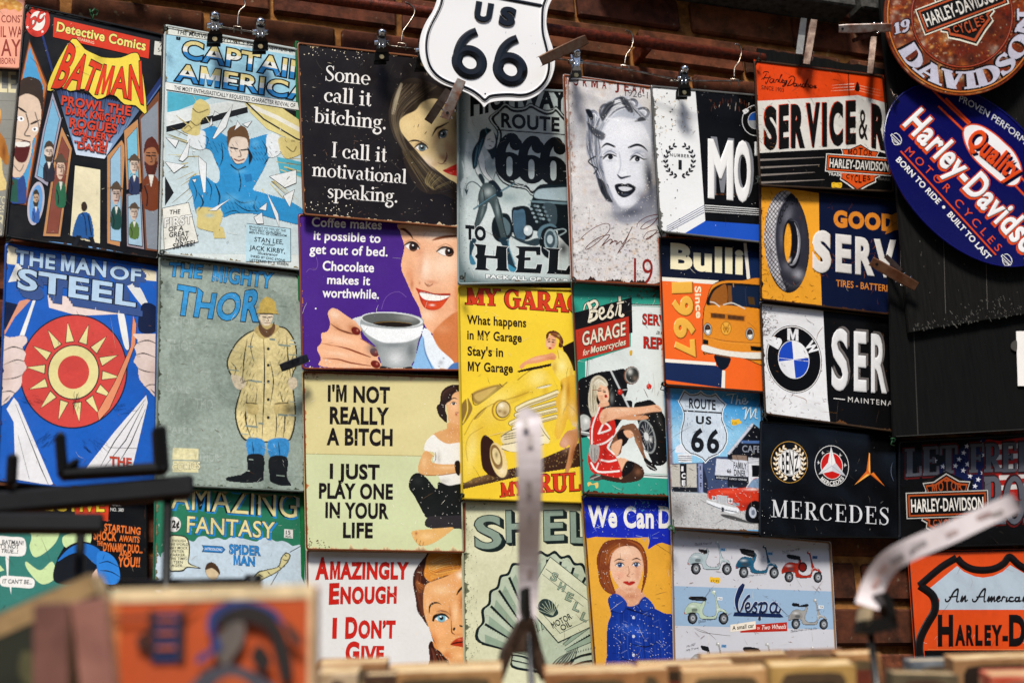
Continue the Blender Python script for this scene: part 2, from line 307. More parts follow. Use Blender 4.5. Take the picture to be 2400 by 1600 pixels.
# ---------------------------------------------------------------- a printed sign: everything is laid out on its own plane in the room
LAY = .00004
class Sign:
    def __init__(s, name, label, cat, quad, base, mat, o=(.045, .024, .056), th=.0011, rad=6, group=None, rim=None, shape=None, part='panel'):
        q = pts(quad); s.q = q; s.mat = mat; cc = (sum(k[0] for k in q) / 4, sum(k[1] for k in q) / 4); s.cut = None if shape else [(k[0] + (cc[0] - k[0]) * .004, k[1] + (cc[1] - k[1]) * .004) for k in q]; jr = random.Random(int(q[0][0] * 7 + q[0][1])); o = tuple(v + (0 if shape else jr.uniform(-.0035, .0035)) for v in o); a, b, c = wallpt(*q[0], o[0]), wallpt(*q[1], o[1]), wallpt(*q[3], o[2])
        s.n = (b - a).cross(c - a).normalized(); s.n = -s.n if s.n.y > 0 else s.n; s.p0 = a
        P = [s.at(*k) for k in q]; s.root = empty(name, (P[2] + P[3]) / 2, label, cat, group)
        s.parts = {}; s.cur = part; s.prims = []; s.nl = 0; s.deep = 0
        shp = shape or s.round_(q, rad); s.shp = shp
        front = [s.at(*k) for k in shp]; back = [v - s.n * th for v in front]
        mb = MB().plate(front, back); rc = lin(rim) if rim else tuple(x * .6 for x in lin(base))
        n = len(front); cols = [lin(base)] * n + [rc] * n
        s.rc = lin(rim) if rim else tuple(x * .55 for x in lin(base)); s.hasrim = shape is None; s.lum = max(lin(base))
        s.panel = mesh(part, mb.v, mb.f, mat, s.root, cols)
    def round_(s, q, r):
        out = []
        for i in range(4):
            p, a, b = Vector(q[i]), Vector(q[i - 1]), Vector(q[(i + 1) % 4]); u, v = (a - p).normalized() * r, (b - p).normalized() * r
            for k in range(4):
                t = k / 3; out.append(tuple((p + u) * (1 - t) ** 2 + p * 2 * t * (1 - t) + (p + v) * t * t))
        return out
    def at(s, px, py, lift=0.):
        r = ray(px, py); return CAM + r * (((s.p0 + s.n * lift - CAM).dot(s.n)) / r.dot(s.n))
    def part(s, name): s.cur = name; s.deep = 0; return s
    def layer(s, xs, ys):
        b = (min(xs), min(ys), max(xs), max(ys)); l = 1
        for q, k in s.prims:
            if q[0] < b[2] and q[2] > b[0] and q[1] < b[3] and q[3] > b[1] and k >= l: l = k + 1
        s.prims.append((b, l)); return l
    def add(s, pv, fs, cols, lift=None):
        """pv: picture points of the print, already in photograph pixels; lift: relief in metres per point"""
        if not len(pv): return
        if not isinstance(cols, list): cols = [cols] * len(pv)
        if s.cut:                      # trim what runs past the sheet
            q = s.cut; ins = [[(b[0] - a[0]) * (p[1] - a[1]) - (b[1] - a[1]) * (p[0] - a[0]) >= 0 for p in pv] for a, b in zip(q, q[1:] + q[:1])]
            if not all(all(k) for k in ins):
                pv, cols, lf, nf = [tuple(p[:2]) for p in pv], list(cols), list(lift) if lift is not None else None, []
                for f in fs:
                    f = list(f)
                    for e, (a, b) in enumerate(zip(q, q[1:] + q[:1])):
                        sd = [(b[0] - a[0]) * (pv[i][1] - a[1]) - (b[1] - a[1]) * (pv[i][0] - a[0]) for i in f]
                        if min(sd, default=0) >= 0: continue
                        o = []
                        for k in range(len(f)):
                            i, j = f[k], f[(k + 1) % len(f)]; si, sj = sd[k], sd[(k + 1) % len(f)]
                            if si >= 0: o.append(i)
                            if (si >= 0) != (sj >= 0):
                                u = si / (si - sj); o.append(len(pv)); pv.append((pv[i][0] + (pv[j][0] - pv[i][0]) * u, pv[i][1] + (pv[j][1] - pv[i][1]) * u)); cols.append(tuple(cols[i][c] + (cols[j][c] - cols[i][c]) * u for c in range(3)))
                                if lf is not None: lf.append(lf[i] + (lf[j] - lf[i]) * u)
                        f = o
                        if len(f) < 3: break
                    if len(f) >= 3: nf.append(tuple(f))
                if not nf: return
                us = sorted({i for f in nf for i in f}); mp = {i: k for k, i in enumerate(us)}; pv = [pv[i] for i in us]; cols = [cols[i] for i in us]; lift = [lf[i] for i in us] if lf is not None else None; fs = [tuple(mp[i] for i in f) for f in nf]
        l = s.layer([p[0] for p in pv], [p[1] for p in pv]) * LAY
        B = s.parts.setdefault(s.cur, ([], [], [])); n = len(B[0])
        B[0].extend(s.at(p[0], p[1], l + (lift[i] if lift is not None else 0)) for i, p in enumerate(pv)); B[1].extend(tuple(i + n for i in f) for f in fs)
        B[2].extend(cols)
    # ---- print primitives, in view coordinates
    def P(s, p, col, col2=None, axis='y'):
        p = S_(pts(p)); f = tess(p)
        if col2 is not None:
            a, b = np.array(lin(col)), np.array(lin(col2)); k = [q[1 if axis == 'y' else 0] for q in p]; lo, hi = min(k), max(k); cols = [tuple(a + (b - a) * ((x - lo) / (hi - lo or 1))) for x in k]
        else: cols = lin(col)
        s.add(p, f, cols); return s
    def E(s, cx, cy, rx, ry, col, rot=0, n=40): return s.P(ell(cx, cy, rx, ry, rot, n=n), col)
    def L(s, p, w, col, closed=False, up=0.):
        """A stroke; w one width or one per point; up > 0 raises it as an embossed ridge"""
        p = S_(pts(p)); n = len(p); w = [x / VW[2] for x in (w if isinstance(w, (list, tuple)) else [w] * n)]
        if len(w) != n: w = list(np.interp(np.linspace(0, 1, n), np.linspace(0, 1, len(w)), w))
        pv = []; lf = []; prof = ((-1, 0), (1, 0)) if not up else ((-1, 0), (-.7, .75), (0, 1), (.7, .75), (1, 0)); m = len(prof)
        for i, q in enumerate(p):
            a, b = (p[i - 1], p[(i + 1) % n]) if closed else (p[max(i - 1, 0)], p[min(i + 1, n - 1)])
            dx, dy = b[0] - a[0], b[1] - a[1]; d = math.hypot(dx, dy) or 1; nx, ny = -dy / d * w[i] / 2, dx / d * w[i] / 2
            if 0 < i < n - 1 or closed:
                a0 = p[i - 1]; b0 = p[(i + 1) % n]; d1 = math.hypot(q[0] - a0[0], q[1] - a0[1]) or 1; d2 = math.hypot(b0[0] - q[0], b0[1] - q[1]) or 1
                cs = ((q[0] - a0[0]) * (b0[0] - q[0]) + (q[1] - a0[1]) * (b0[1] - q[1])) / d1 / d2; mt = min(1.8, 1 / math.sqrt(max(.2, (1 + cs) / 2))); t1 = ((q[0] - a0[0]) / d1 + (b0[0] - q[0]) / d2, (q[1] - a0[1]) / d1 + (b0[1] - q[1]) / d2); dd = math.hypot(*t1)
                if dd > .05: nx, ny = -t1[1] / dd * w[i] / 2 * mt, t1[0] / dd * w[i] / 2 * mt
            for k, h in prof: pv.append((q[0] + nx * k, q[1] + ny * k)); lf.append(h * up)
        fs = [(i * m + k, i * m + k + 1, (i + 1) % n * m + k + 1, (i + 1) % n * m + k) for i in range(n if closed else n - 1) for k in range(m - 1)]
        s.add(pv, fs, lin(col), lf if up else None); return s
    def T(s, tx, x0, y0, x1, y1, h, col, bold=0., slant=0., sp=1., up=0., warp=None, out=None, ow=.03, rise=None, col2=None, sh=None, ref=None):
        """Lettering from (x0,y0) to (x1,y1) on its baseline, cap height h; out: outline colour; up: relief; sh=(colour,dx,dy) drop letter"""
        if not s.deep:
            keep = s.cur; s.cur = keep.split('#')[0] + '#%d' % s.nl; s.nl += 1; s.deep = 1
            s.T(tx, x0, y0, x1, y1, h, col, bold, slant, sp, up, warp, out, ow, rise, col2, sh, ref); s.deep = 0; s.cur = keep; return s
        if ref is None:
            if len(tx) > 1: sp = sp + 1.9 * bold
            c0 = textmesh(tx, bold, 0, sp)[0]
            if not len(c0): return s
            ref = (c0[:, 0].min(), (c0[:, 0].max() - c0[:, 0].min()) or 1)
        if sh:
            st = 3
            for k in range(st, 0, -1): s.T(tx, x0 + sh[1] * k / st, y0 + sh[2] * k / st, x1 + sh[1] * k / st, y1 + sh[2] * k / st, h, sh[0], bold + (ow if out else 0), slant, sp, warp=warp, rise=rise, ref=ref)
        if out: s.T(tx, x0, y0, x1, y1, h, out, bold + ow, slant, sp, warp=warp, rise=rise, ref=ref)
        co, fs = textmesh(tx, bold, up and .1, sp)
        if not len(co): return s
        co = co.copy(); co[:, 0] = (co[:, 0] - ref[0]) / ref[1]
        dx, dy = x1 - x0, y1 - y0; d = math.hypot(dx, dy); ux, uy = (dy / d, -dx / d) if rise else (0, -1)
        if warp: pv = [warp(c[0], c[1]) for c in co]
        else: pv = [(x0 + dx * c[0] + (slant + ux) * h * c[1], y0 + dy * c[0] + uy * h * c[1]) for c in co]
        cols = lin(col)
        if col2:
            a, b = np.array(lin(col)), np.array(lin(col2)); cols = [tuple(a + (b - a) * min(1, max(0, c[1]))) for c in co]
        s.add(S_(pv), fs, cols, [c[2] * up for c in co] if up else None); return s
    def TA(s, tx, cx, cy, rx, ry, a0, a1, h, col, inward=False, **kw):
        """Lettering along an ellipse from angle a0 to a1 (degrees, clockwise from east); tops outward unless inward"""
        sg = -1 if inward else 1
        def wp(u, y):
            a = math.radians(a0 + (a1 - a0) * u); c, si = math.cos(a), math.sin(a); k = 1 + sg * y * h / ((rx + ry) / 2); return (cx + rx * k * c, cy + ry * k * si)
        return s.T(tx, 0, 0, 1, 0, h, col, warp=wp, **kw)
    def SF(s, tx, x0, y0, x1, y1, h, col, T=.15, t=.05, sp=1., slant=0., up=0, warp=None):
        g, w = serif_strokes(tx, T, t, sp); keep = s.cur
        if not s.deep: s.cur = keep.split('#')[0] + '#%d' % s.nl; s.nl += 1
        for p in g:
            if warp: pv = [warp(a / w, b) for a, b in p]
            else: pv = [(x0 + (x1 - x0) * a / w + slant * h * b, y0 + (y1 - y0) * a / w - h * b) for a, b in p]
            s.P(pv, col)
        s.cur = keep; return s
    def line(s, name):                 # group the next letters into one part
        s.cur = name + '#%d' % s.nl; s.nl += 1; s.deep = 1; return s
    def wear(s, sides, col, w=6, seed=1, col2=None):
        """Worn, chipped border strips along the sides named (t r b l), w photograph pixels deep"""
        r = random.Random(seed); keep = s.cur; s.cur = 'worn_edge'
        for sd in sides:
            a, b, c, d = [Vector(x) for x in s.q]; p0, p1, inn = {'t': (a, b, d - a), 'r': (b, c, a - b), 'b': (d, c, a - d), 'l': (a, d, b - a)}[sd]; inn = inn.normalized(); n = max(8, int((p1 - p0).length / 2.2)); out = []; ins = []
            e = 1.0
            for i in range(n + 1):
                u = i / n; q = p0.lerp(p1, min(max(u, .012), .988)) + inn * .8; e = .7 * e + .3 * (r.random() ** 3 * 3.0 + .05) + (.9 * r.random() ** 14); ins.append(q + inn * w * (e * .8 + .25 * r.random()) * (.55 + .5 * math.sin(i * .043 * (1 + seed % 5) + seed) ** 2)); out.append(q)
            pv = [tuple(q) for q in out] + [tuple(q) for q in ins]; m = n + 1; cc = lin(col); c2 = lin(col2 or col)
            s.add(pv, [(i, i + 1, m + i + 1, m + i) for i in range(n)], [cc] * m + [c2] * m)
        s.cur = keep; return s
    def specks(s, n, col, size=(1, 3), box=None, seed=3, streak=0.):
        """Paint chips and scuffs scattered over the sign (photograph pixels)"""
        r = random.Random(seed); keep = s.cur; s.cur = 'paint_chips'; a, b, c, d = [Vector(x) for x in s.q]; pv = []; fs = []
        for _ in range(n):
            u, v = (r.uniform(.03, .97), r.uniform(.03, .97)) if not box else (r.uniform(box[0], box[2]), r.uniform(box[1], box[3]))
            p = a.lerp(b, u).lerp(d.lerp(c, u), v); z = r.uniform(*size); an = r.uniform(0, 6.28); l = z * (1 + streak * r.random() * 6); k = len(pv)
            ca, sa = math.cos(an), math.sin(an)
            for i in range(5):
                t = 6.28 * i / 5; x, y = math.cos(t) * l * r.uniform(.5, 1.2), math.sin(t) * z * r.uniform(.5, 1.2) * .7 * (1 / (1 + streak)); pv.append((p.x + x * ca - y * sa, p.y + x * sa + y * ca))
            fs.append(tuple(range(k, k + 5)))
        B = s.parts.setdefault(s.cur, ([], [], [])); n0 = len(B[0]); top = max([k for _, k in s.prims] or [0]) + 1 + seed % 3
        B[0].extend(s.at(p[0], p[1], (top + i // 5 % 7 * .3) * LAY) for i, p in enumerate(pv)); B[1].extend(tuple(i + n0 for i in f) for f in fs); B[2].extend([lin(col)] * len(pv)); s.cur = keep; return s
    def done(s):
        if s.hasrim:
            k = list(VW); view(0, 0, 1); s.cur = 'rolled_rim'; cc = (sum(p[0] for p in s.q) / 4, sum(p[1] for p in s.q) / 4); q = [(x + (3 if x < cc[0] else -3), y + (3 if y < cc[1] else -3)) for x, y in s.round_(s.q, 7)]
            s.L(q, 4.5, (0, 0, 0), True, up=.0016); B = s.parts['rolled_rim']; B[2][:] = [s.rc] * len(B[2]); VW[:] = k
            r = random.Random(int(s.q[0][0] * 3 + s.q[0][1])); s.part('scratches')
            dk = s.lum < .02
            for i in range(r.choice((5, 8, 12, 18, 24)) if not dk else 9):
                a, b, c_, d = [Vector(x) for x in s.q]; u, w = r.uniform(.04, .96), r.uniform(.04, .96); p = a.lerp(b, u).lerp(d.lerp(c_, u), w); an = r.gauss(1.2, 1.1); l = r.uniform(4, 34) * (1 if i % 5 else 2.2); k = list(VW); view(0, 0, 1)
                s.L(O([(p.x, p.y), (p.x + l * .5 * math.cos(an) + r.uniform(-3, 3), p.y + l * .5 * math.sin(an) + r.uniform(-3, 3)), (p.x + l * math.cos(an), p.y + l * math.sin(an))], 3), [.2, r.uniform(.35, .8), .2], r.choice(['4a463e', '5a5248', '3a3028'] if dk else ['d8d4c4', 'b0a890', '5a4632', '3e342c', '8a6a48', 'e8e4d8'])); VW[:] = k
        for name, (v, f, c) in s.parts.items():
            if v: mesh(name.split('#')[0], v, f, s.mat, s.root, c)
        return s.root
class Paint:
    """An airbrushed picture on a sign: a fine grid of points laid on the sheet, coloured with soft fills and strokes, cut to its outline."""
    def __init__(s, sign, x0, y0, x1, y1, step=1.35, seed=0):
        s.sg = sign; (a, b), (c, d) = S_([(x0, y0), (x1, y1)]); s.xs = np.arange(a, c, step); s.ys = np.arange(b, d, step); s.X, s.Y = np.meshgrid(s.xs, s.ys)
        s.c = np.zeros(s.X.shape + (3,)); s.cov = np.zeros(s.X.shape); s.rng = np.random.default_rng(abs(seed + int(x0 + y0))); s.clip = None
    def _win(s, p, pad):
        x = [q[0] for q in p]; y = [q[1] for q in p]; i0, i1 = np.searchsorted(s.xs, (min(x) - pad, max(x) + pad)); j0, j1 = np.searchsorted(s.ys, (min(y) - pad, max(y) + pad)); return slice(j0, j1), slice(i0, i1)
    def _put(s, w, al, col, new=True):
        if s.clip is not None: al = al * s.clip[w]
        cov = s.cov[w]
        if not new: al = al * (cov > .02)
        k = np.where(cov < .02, (al > .02) * 1., al)[..., None]; s.c[w] = s.c[w] * (1 - k) + np.array(lin(col)) * k
        if new: s.cov[w] = np.maximum(cov, al)
    def _seg(s, X, Y, p, closed):
        d = np.full(X.shape, 1e9); T = np.zeros(X.shape); n = len(p)
        for i in range(n if closed else n - 1):
            (x0, y0), (x1, y1) = p[i], p[(i + 1) % n]; dx, dy = x1 - x0, y1 - y0; l = dx * dx + dy * dy or 1e-9; t = np.clip(((X - x0) * dx + (Y - y0) * dy) / l, 0, 1); q = np.hypot(X - x0 - t * dx, Y - y0 - t * dy); m = q < d; d = np.where(m, q, d); T = np.where(m, (i + t) / max(1, n - 1), T)
        return d, T
    def _in(s, X, Y, p):
        ins = np.zeros(X.shape, bool); n = len(p)
        for i in range(n):
            (x0, y0), (x1, y1) = p[i], p[(i + 1) % n]
            if y0 != y1: ins ^= ((y0 > Y) != (y1 > Y)) & (X < (x1 - x0) * (Y - y0) / (y1 - y0) + x0)
        return ins
    def mask(s, p, f=1.5):
        p = S_(pts(p)); d, _ = s._seg(s.X, s.Y, p, True); return np.clip(.5 + np.where(s._in(s.X, s.Y, p), d, -d) / f, 0, 1)
    def F(s, p, col, f=2, a=1., new=True):
        """Filled shape, f view pixels of feather"""
        p = S_(pts(p)); f = max(.8, f / VW[2]); w = s._win(p, f); X, Y = s.X[w], s.Y[w]
        if not X.size: return s
        d, _ = s._seg(X, Y, p, True); s._put(w, np.clip(.5 + np.where(s._in(X, Y, p), d, -d) / f, 0, 1) * a, col, new); return s
    def S(s, p, wd, col, f=1.5, a=1., new=False):
        """Brush stroke; wd a width or list of widths along it"""
        p = S_(pts(p)); f = max(.8, f / VW[2]); wd = np.array(wd if isinstance(wd, (list, tuple)) else [wd, wd]) / VW[2]; w = s._win(p, f + wd.max()); X, Y = s.X[w], s.Y[w]
        if not X.size: return s
        d, T = s._seg(X, Y, p, False); W = np.interp(T, np.linspace(0, 1, len(wd)), wd) / 2; s._put(w, np.clip(.5 + (W - d) / f, 0, 1) * a, col, new); return s
    def B(s, cx, cy, rx, ry, col, a=1., rot=0, new=False):
        """Soft round dab"""
        (cx, cy), = S_([(cx, cy)]); rx, ry = rx / VW[2], ry / VW[2]; m = max(rx, ry) * 1.7; w = s._win([(cx, cy)], m); X, Y = s.X[w] - cx, s.Y[w] - cy
        if not X.size: return s
        c, si = math.cos(math.radians(rot)), math.sin(math.radians(rot)); u, v = (X * c + Y * si) / rx, (-X * si + Y * c) / ry; s._put(w, np.exp(-(u * u + v * v) * 1.4) * a, col, new); return s
    def hair(s, p, q, n, wd, cols, f=1.2, a=.8, seed=1, jit=4):
        """Strands between two guide curves"""
        r = random.Random(seed); p, q = pts(p), pts(q)
        for i in range(n):
            t = r.random(); pp = [(a_[0] + (b_[0] - a_[0]) * t + r.uniform(-jit, jit), a_[1] + (b_[1] - a_[1]) * t + r.uniform(-jit, jit)) for a_, b_ in zip(p, q)]; s.S(O(pp, 4), [wd * .3, wd, wd * .2], r.choice(cols), f, a * r.uniform(.5, 1))
        return s
    def grit(s, amt=.05, big=0., col='e8e4d8', dens=.0):
        k = 1 + s.rng.normal(0, amt, s.X.shape)[..., None]; s.c *= np.clip(k, .5, 1.6)
        if dens:
            m = s.rng.random(s.X.shape) < dens; s.c[m] = np.array(lin(col))
        return s
    def done(s):
        ok = s.cov > .5; idx = np.full(ok.shape, -1); q = ok[:-1, :-1] & ok[1:, :-1] & ok[:-1, 1:] & ok[1:, 1:]; use = np.zeros(ok.shape, bool)
        use[:-1, :-1] |= q; use[1:, :-1] |= q; use[:-1, 1:] |= q; use[1:, 1:] |= q; idx[use] = np.arange(use.sum())
        f = np.stack([idx[:-1, :-1][q], idx[1:, :-1][q], idx[1:, 1:][q], idx[:-1, 1:][q]], 1)
        pv = list(zip(s.X[use].tolist(), s.Y[use].tolist())); s.sg.add(pv, [tuple(x) for x in f.tolist()], [tuple(x) for x in s.c[use].tolist()]); return s.sg
# ================================================================ the wall, the ground, the rail and the boards
wp = wallpt
gm = solid('paving', '6a6660', .85, sc=9, var=.35, bump=.4)
tag(mesh('ground', [(-60, -60, 0), (60, -60, 0), (60, 60, 0), (-60, 60, 0)], [(0, 1, 2, 3)], gm), kind='structure')
def brickmat(nm, stops, sc, rough=.9):
    m = solid(nm, stops[0], rough, 0, .15, c2=stops[1], sc=sc, bump=.9); t = m.node_tree; b = t.nodes['Principled BSDF']; L = t.links.new
    geo = nd(t, 'ShaderNodeNewGeometry'); n = nd(t, 'ShaderNodeTexNoise'); n.inputs['Scale'].default_value = 11; n.inputs['Detail'].default_value = 9; n.inputs['Roughness'].default_value = .7; L(geo.outputs['Position'], n.inputs['Vector'])
    r = nd(t, 'ShaderNodeMapRange'); r.inputs[1].default_value = .5; r.inputs[2].default_value = .68; L(n.outputs['Fac'], r.inputs[0])
    x = nd(t, 'ShaderNodeMix', data_type='RGBA'); x.inputs[7].default_value = (*lin(stops[2]), 1); L(r.outputs[0], x.inputs[0]); L(b.inputs['Base Color'].links[0].from_socket, x.inputs[6])
    n2 = nd(t, 'ShaderNodeTexNoise'); n2.inputs['Scale'].default_value = 75; n2.inputs['Detail'].default_value = 5; L(geo.outputs['Position'], n2.inputs['Vector'])
    r2 = nd(t, 'ShaderNodeMapRange'); r2.inputs[1].default_value = .66; r2.inputs[2].default_value = .72; L(n2.outputs['Fac'], r2.inputs[0])
    y = nd(t, 'ShaderNodeMix', data_type='RGBA'); y.inputs[7].default_value = (*lin(stops[3]), 1); L(r2.outputs[0], y.inputs[0]); L(x.outputs[2], y.inputs[6])
    oi = nd(t, 'ShaderNodeAttribute', attribute_name='Col'); z = nd(t, 'ShaderNodeMix', data_type='RGBA', blend_type='MULTIPLY'); z.inputs[0].default_value = 1; L(y.outputs[2], z.inputs[6]); L(oi.outputs['Color'], z.inputs[7]); L(z.outputs[2], b.inputs['Base Color']); return m
bm = brickmat('old_brick', ('70402a', '42281a', '22150f', '7a6650'), 30)
mm = brickmat('mortar', ('a06c38', '6e4622', '3c2816', 'a88450'), 40, .95)
wall = empty('brick_wall', (1, 0, 0), 'dark weathered red brick wall behind the hanging signs', 'wall')
rb = random.Random(5); V, F, Cc = [], [], []
ZB, PH = 2.675 - .25, .0768
for row in range(-32, 16):
    z0 = ZB + row * PH
    for c in range(-9, 20):
        x0 = c * .226 + (.113 if row % 2 else 0) + rb.uniform(-.004, .004); w = .212 + rb.uniform(-.006, .006); h = .0645 + rb.uniform(-.003, .002); y = -.006 + rb.uniform(-.003, .003)
        mb = MB().box((x0 + w / 2, .02 + y, z0 + h / 2 + .006), (w / 2, 0, 0), (0, .026, rb.uniform(-.001, .001)), (rb.uniform(-.001, .001), 0, h / 2), .004)
        n = len(V); V += mb.v; F += [tuple(i + n for i in f) for f in mb.f]; k = rb.uniform(.55, 1.25); Cc += [(k, k * rb.uniform(.88, 1), k * rb.uniform(.8, 1))] * len(mb.v)
mesh('bricks', V, F, bm, wall, Cc)
g = MB()
NX, NZ = 90, 70
for j in range(NZ + 1):
    for i in range(NX + 1): g.v.append(Vector((-2.1 + 6.7 * i / NX, -.001 + rb.uniform(-.002, .002), 0 + 3.66 * j / NZ)))
g.f = [(j * (NX + 1) + i, j * (NX + 1) + i + 1, (j + 1) * (NX + 1) + i + 1, (j + 1) * (NX + 1) + i) for j in range(NZ) for i in range(NX)]
mesh('mortar', g.v, g.f, mm, wall, [(1, 1, 1)] * len(g.v))
# stone lintel over the top right corner
lm = solid('lintel_stone', '4c4a46', .9, c2='26241f', sc=70, bump=.8)
a = wp(1760, -14, .07); b = wp(2009, 17, .07); zb = b.z
t = MB().box(((a.x + b.x + .0) / 2 - .15, -.035, zb + .11), ((b.x - a.x) / 2 + .15, 0, 0), (0, .035, 0), (0, 0, .11), .004).box((b.x + .42, -.03, zb + .113), (.40, 0, 0), (0, .03, 0), (0, 0, .105), .004)
tag(t.done('stone_lintel', lm, None, origin=(a.x, 0, zb)), 'grey stone lintel jutting from the wall above the rusty rail', 'lintel')
# the copper-coloured rail
pm = solid('rusty_pipe', '7a3016', .5, .25, .4, c2='3a1408', sc=160, bump=.6)
p0, p1 = wp(560, -32, .055), wp(1790, 139, .055); d = (p1 - p0).normalized()
rail = empty('hanging_rail', p0, 'rust red metal pipe rail fixed along the bricks above the signs', 'rail')
q0 = p0 - d * 1.0; MB().tube([q0, q0.lerp(p1, .3), q0.lerp(p1, .6), p1], .0105, 16).done('pipe', pm, rail, True)
for k in (.08, .42, .88):
    c = q0.lerp(p1, k); MB().box(c + Vector((0, .028, 0)), (.006, 0, 0), (0, .03, 0), (0, 0, .016), .002).done('bracket', pm, rail)
# black boards
def boardmat(n, c, c2): return solid(n, c, .8, 0, .12, c2=c2, sc=30, stretch=(9, 9, .6), bump=.25)
bd1, bd2 = boardmat('board_black', '141311', '090908'), boardmat('board_dark', '0a0a09', '050505')
scm = solid('scuff', '55524b', .9, sc=300)
def board(label, quad, o, mat, th=.006, rough=0, seed=1):
    q = pts(quad); r = random.Random(seed); out = []
    for i in range(4):
        a, b = q[i], q[(i + 1) % 4]; n = 26 if rough else 1
        for k in range(n): t = k / n; out.append((a[0] + (b[0] - a[0]) * t + (r.uniform(-rough, rough) if k else 0), a[1] + (b[1] - a[1]) * t + (r.uniform(-rough, rough) if k else 0)))
    f = [wp(x, y, o) for x, y in out]; rt = empty('black_board', f[-1], label, 'board', None)
    MB().plate(f, [v + Vector((0, th, 0)) for v in f]).done('sheet', mat, rt); return rt
b1 = board('large black scuffed board behind the round sign, its lower edge sloping up', '2060,-40 2470,-70 2470,724 2132,778', .088, bd1, .007, 1.0, 1)
b2 = board('flat black board below the scuffed board, with the white card on its edge', '2084,640 2470,640 2470,1002 2095,1023', .076, bd2, .006, .4, 2)
b3 = board('torn black board behind the orange and white service sign', '1775,113 2096,166 2102,1020 1768,1010', .016, bd2, .005, 2.2, 3)
r = random.Random(9); mb = MB()                                       # pale scuffs and scrapes along the edge of the board
for _ in range(240):
    u = r.random(); x = 2136 + u * 300; yb = 776 - (x - 2132) * .146; y = yb - r.random() ** 2 * (20 if u < .35 else 48) - 2 if r.random() < .7 else r.uniform(240, 740)
    if x > 2395: continue
    l = r.uniform(1, 5) * (1 if r.random() < .8 else 2); w = r.uniform(.4, 1.1); dx = r.uniform(-.3, .9) if y > 690 else .05; p = [(x - w, y), (x + w, y), (x + w + dx * l, y + l), (x - w + dx * l, y + l)]; mb.add([wp(*k, .0884) for k in p], [(0, 1, 2, 3)])
for x in (2205, 2303): mb.add([wp(x - .2, 330, .0884), wp(x + .3, 330, .0884), wp(x + 12, 742 - (x - 2132) * .1, .0884), wp(x + 10.6, 742 - (x - 2132) * .1, .0884)], [(0, 1, 2, 3)])
mb.done('scuffs', scm, b1)
mb = MB()
for p in ('2141,780 2143,780 2153,1018 2150,1018', '2100,1021 2400,1004.5 2400,1006.5 2100,1023'): mb.add([wp(*k, .0764) for k in pts(p)], [(0, 1, 2, 3)])
mb.done('scuffs', solid('scuff_dim', '2b2925', .9, sc=300), b2)
# white price card
cm = solid('card', 'f0ece6', .7, var=.06, sc=20, bump=.05); f = [wp(*k, .080) for k in pts('2382,776 2440,775 2446,905 2386,904')]
card = empty('price_card', f[3], 'blank white card taped to the edge of the black board', 'card')
MB().plate(f, [v + Vector((0, .001, 0)) for v in f]).done('paper', cm, card)
MB().plate([wp(*k, .0802) for k in C('2383,798 2372,802 2369,812 2372,818 2383,822')], [wp(*k, .078) for k in C('2383,798 2372,802 2369,812 2372,818 2383,822')]).done('tape', solid('tape', '4a4640', .3), card)
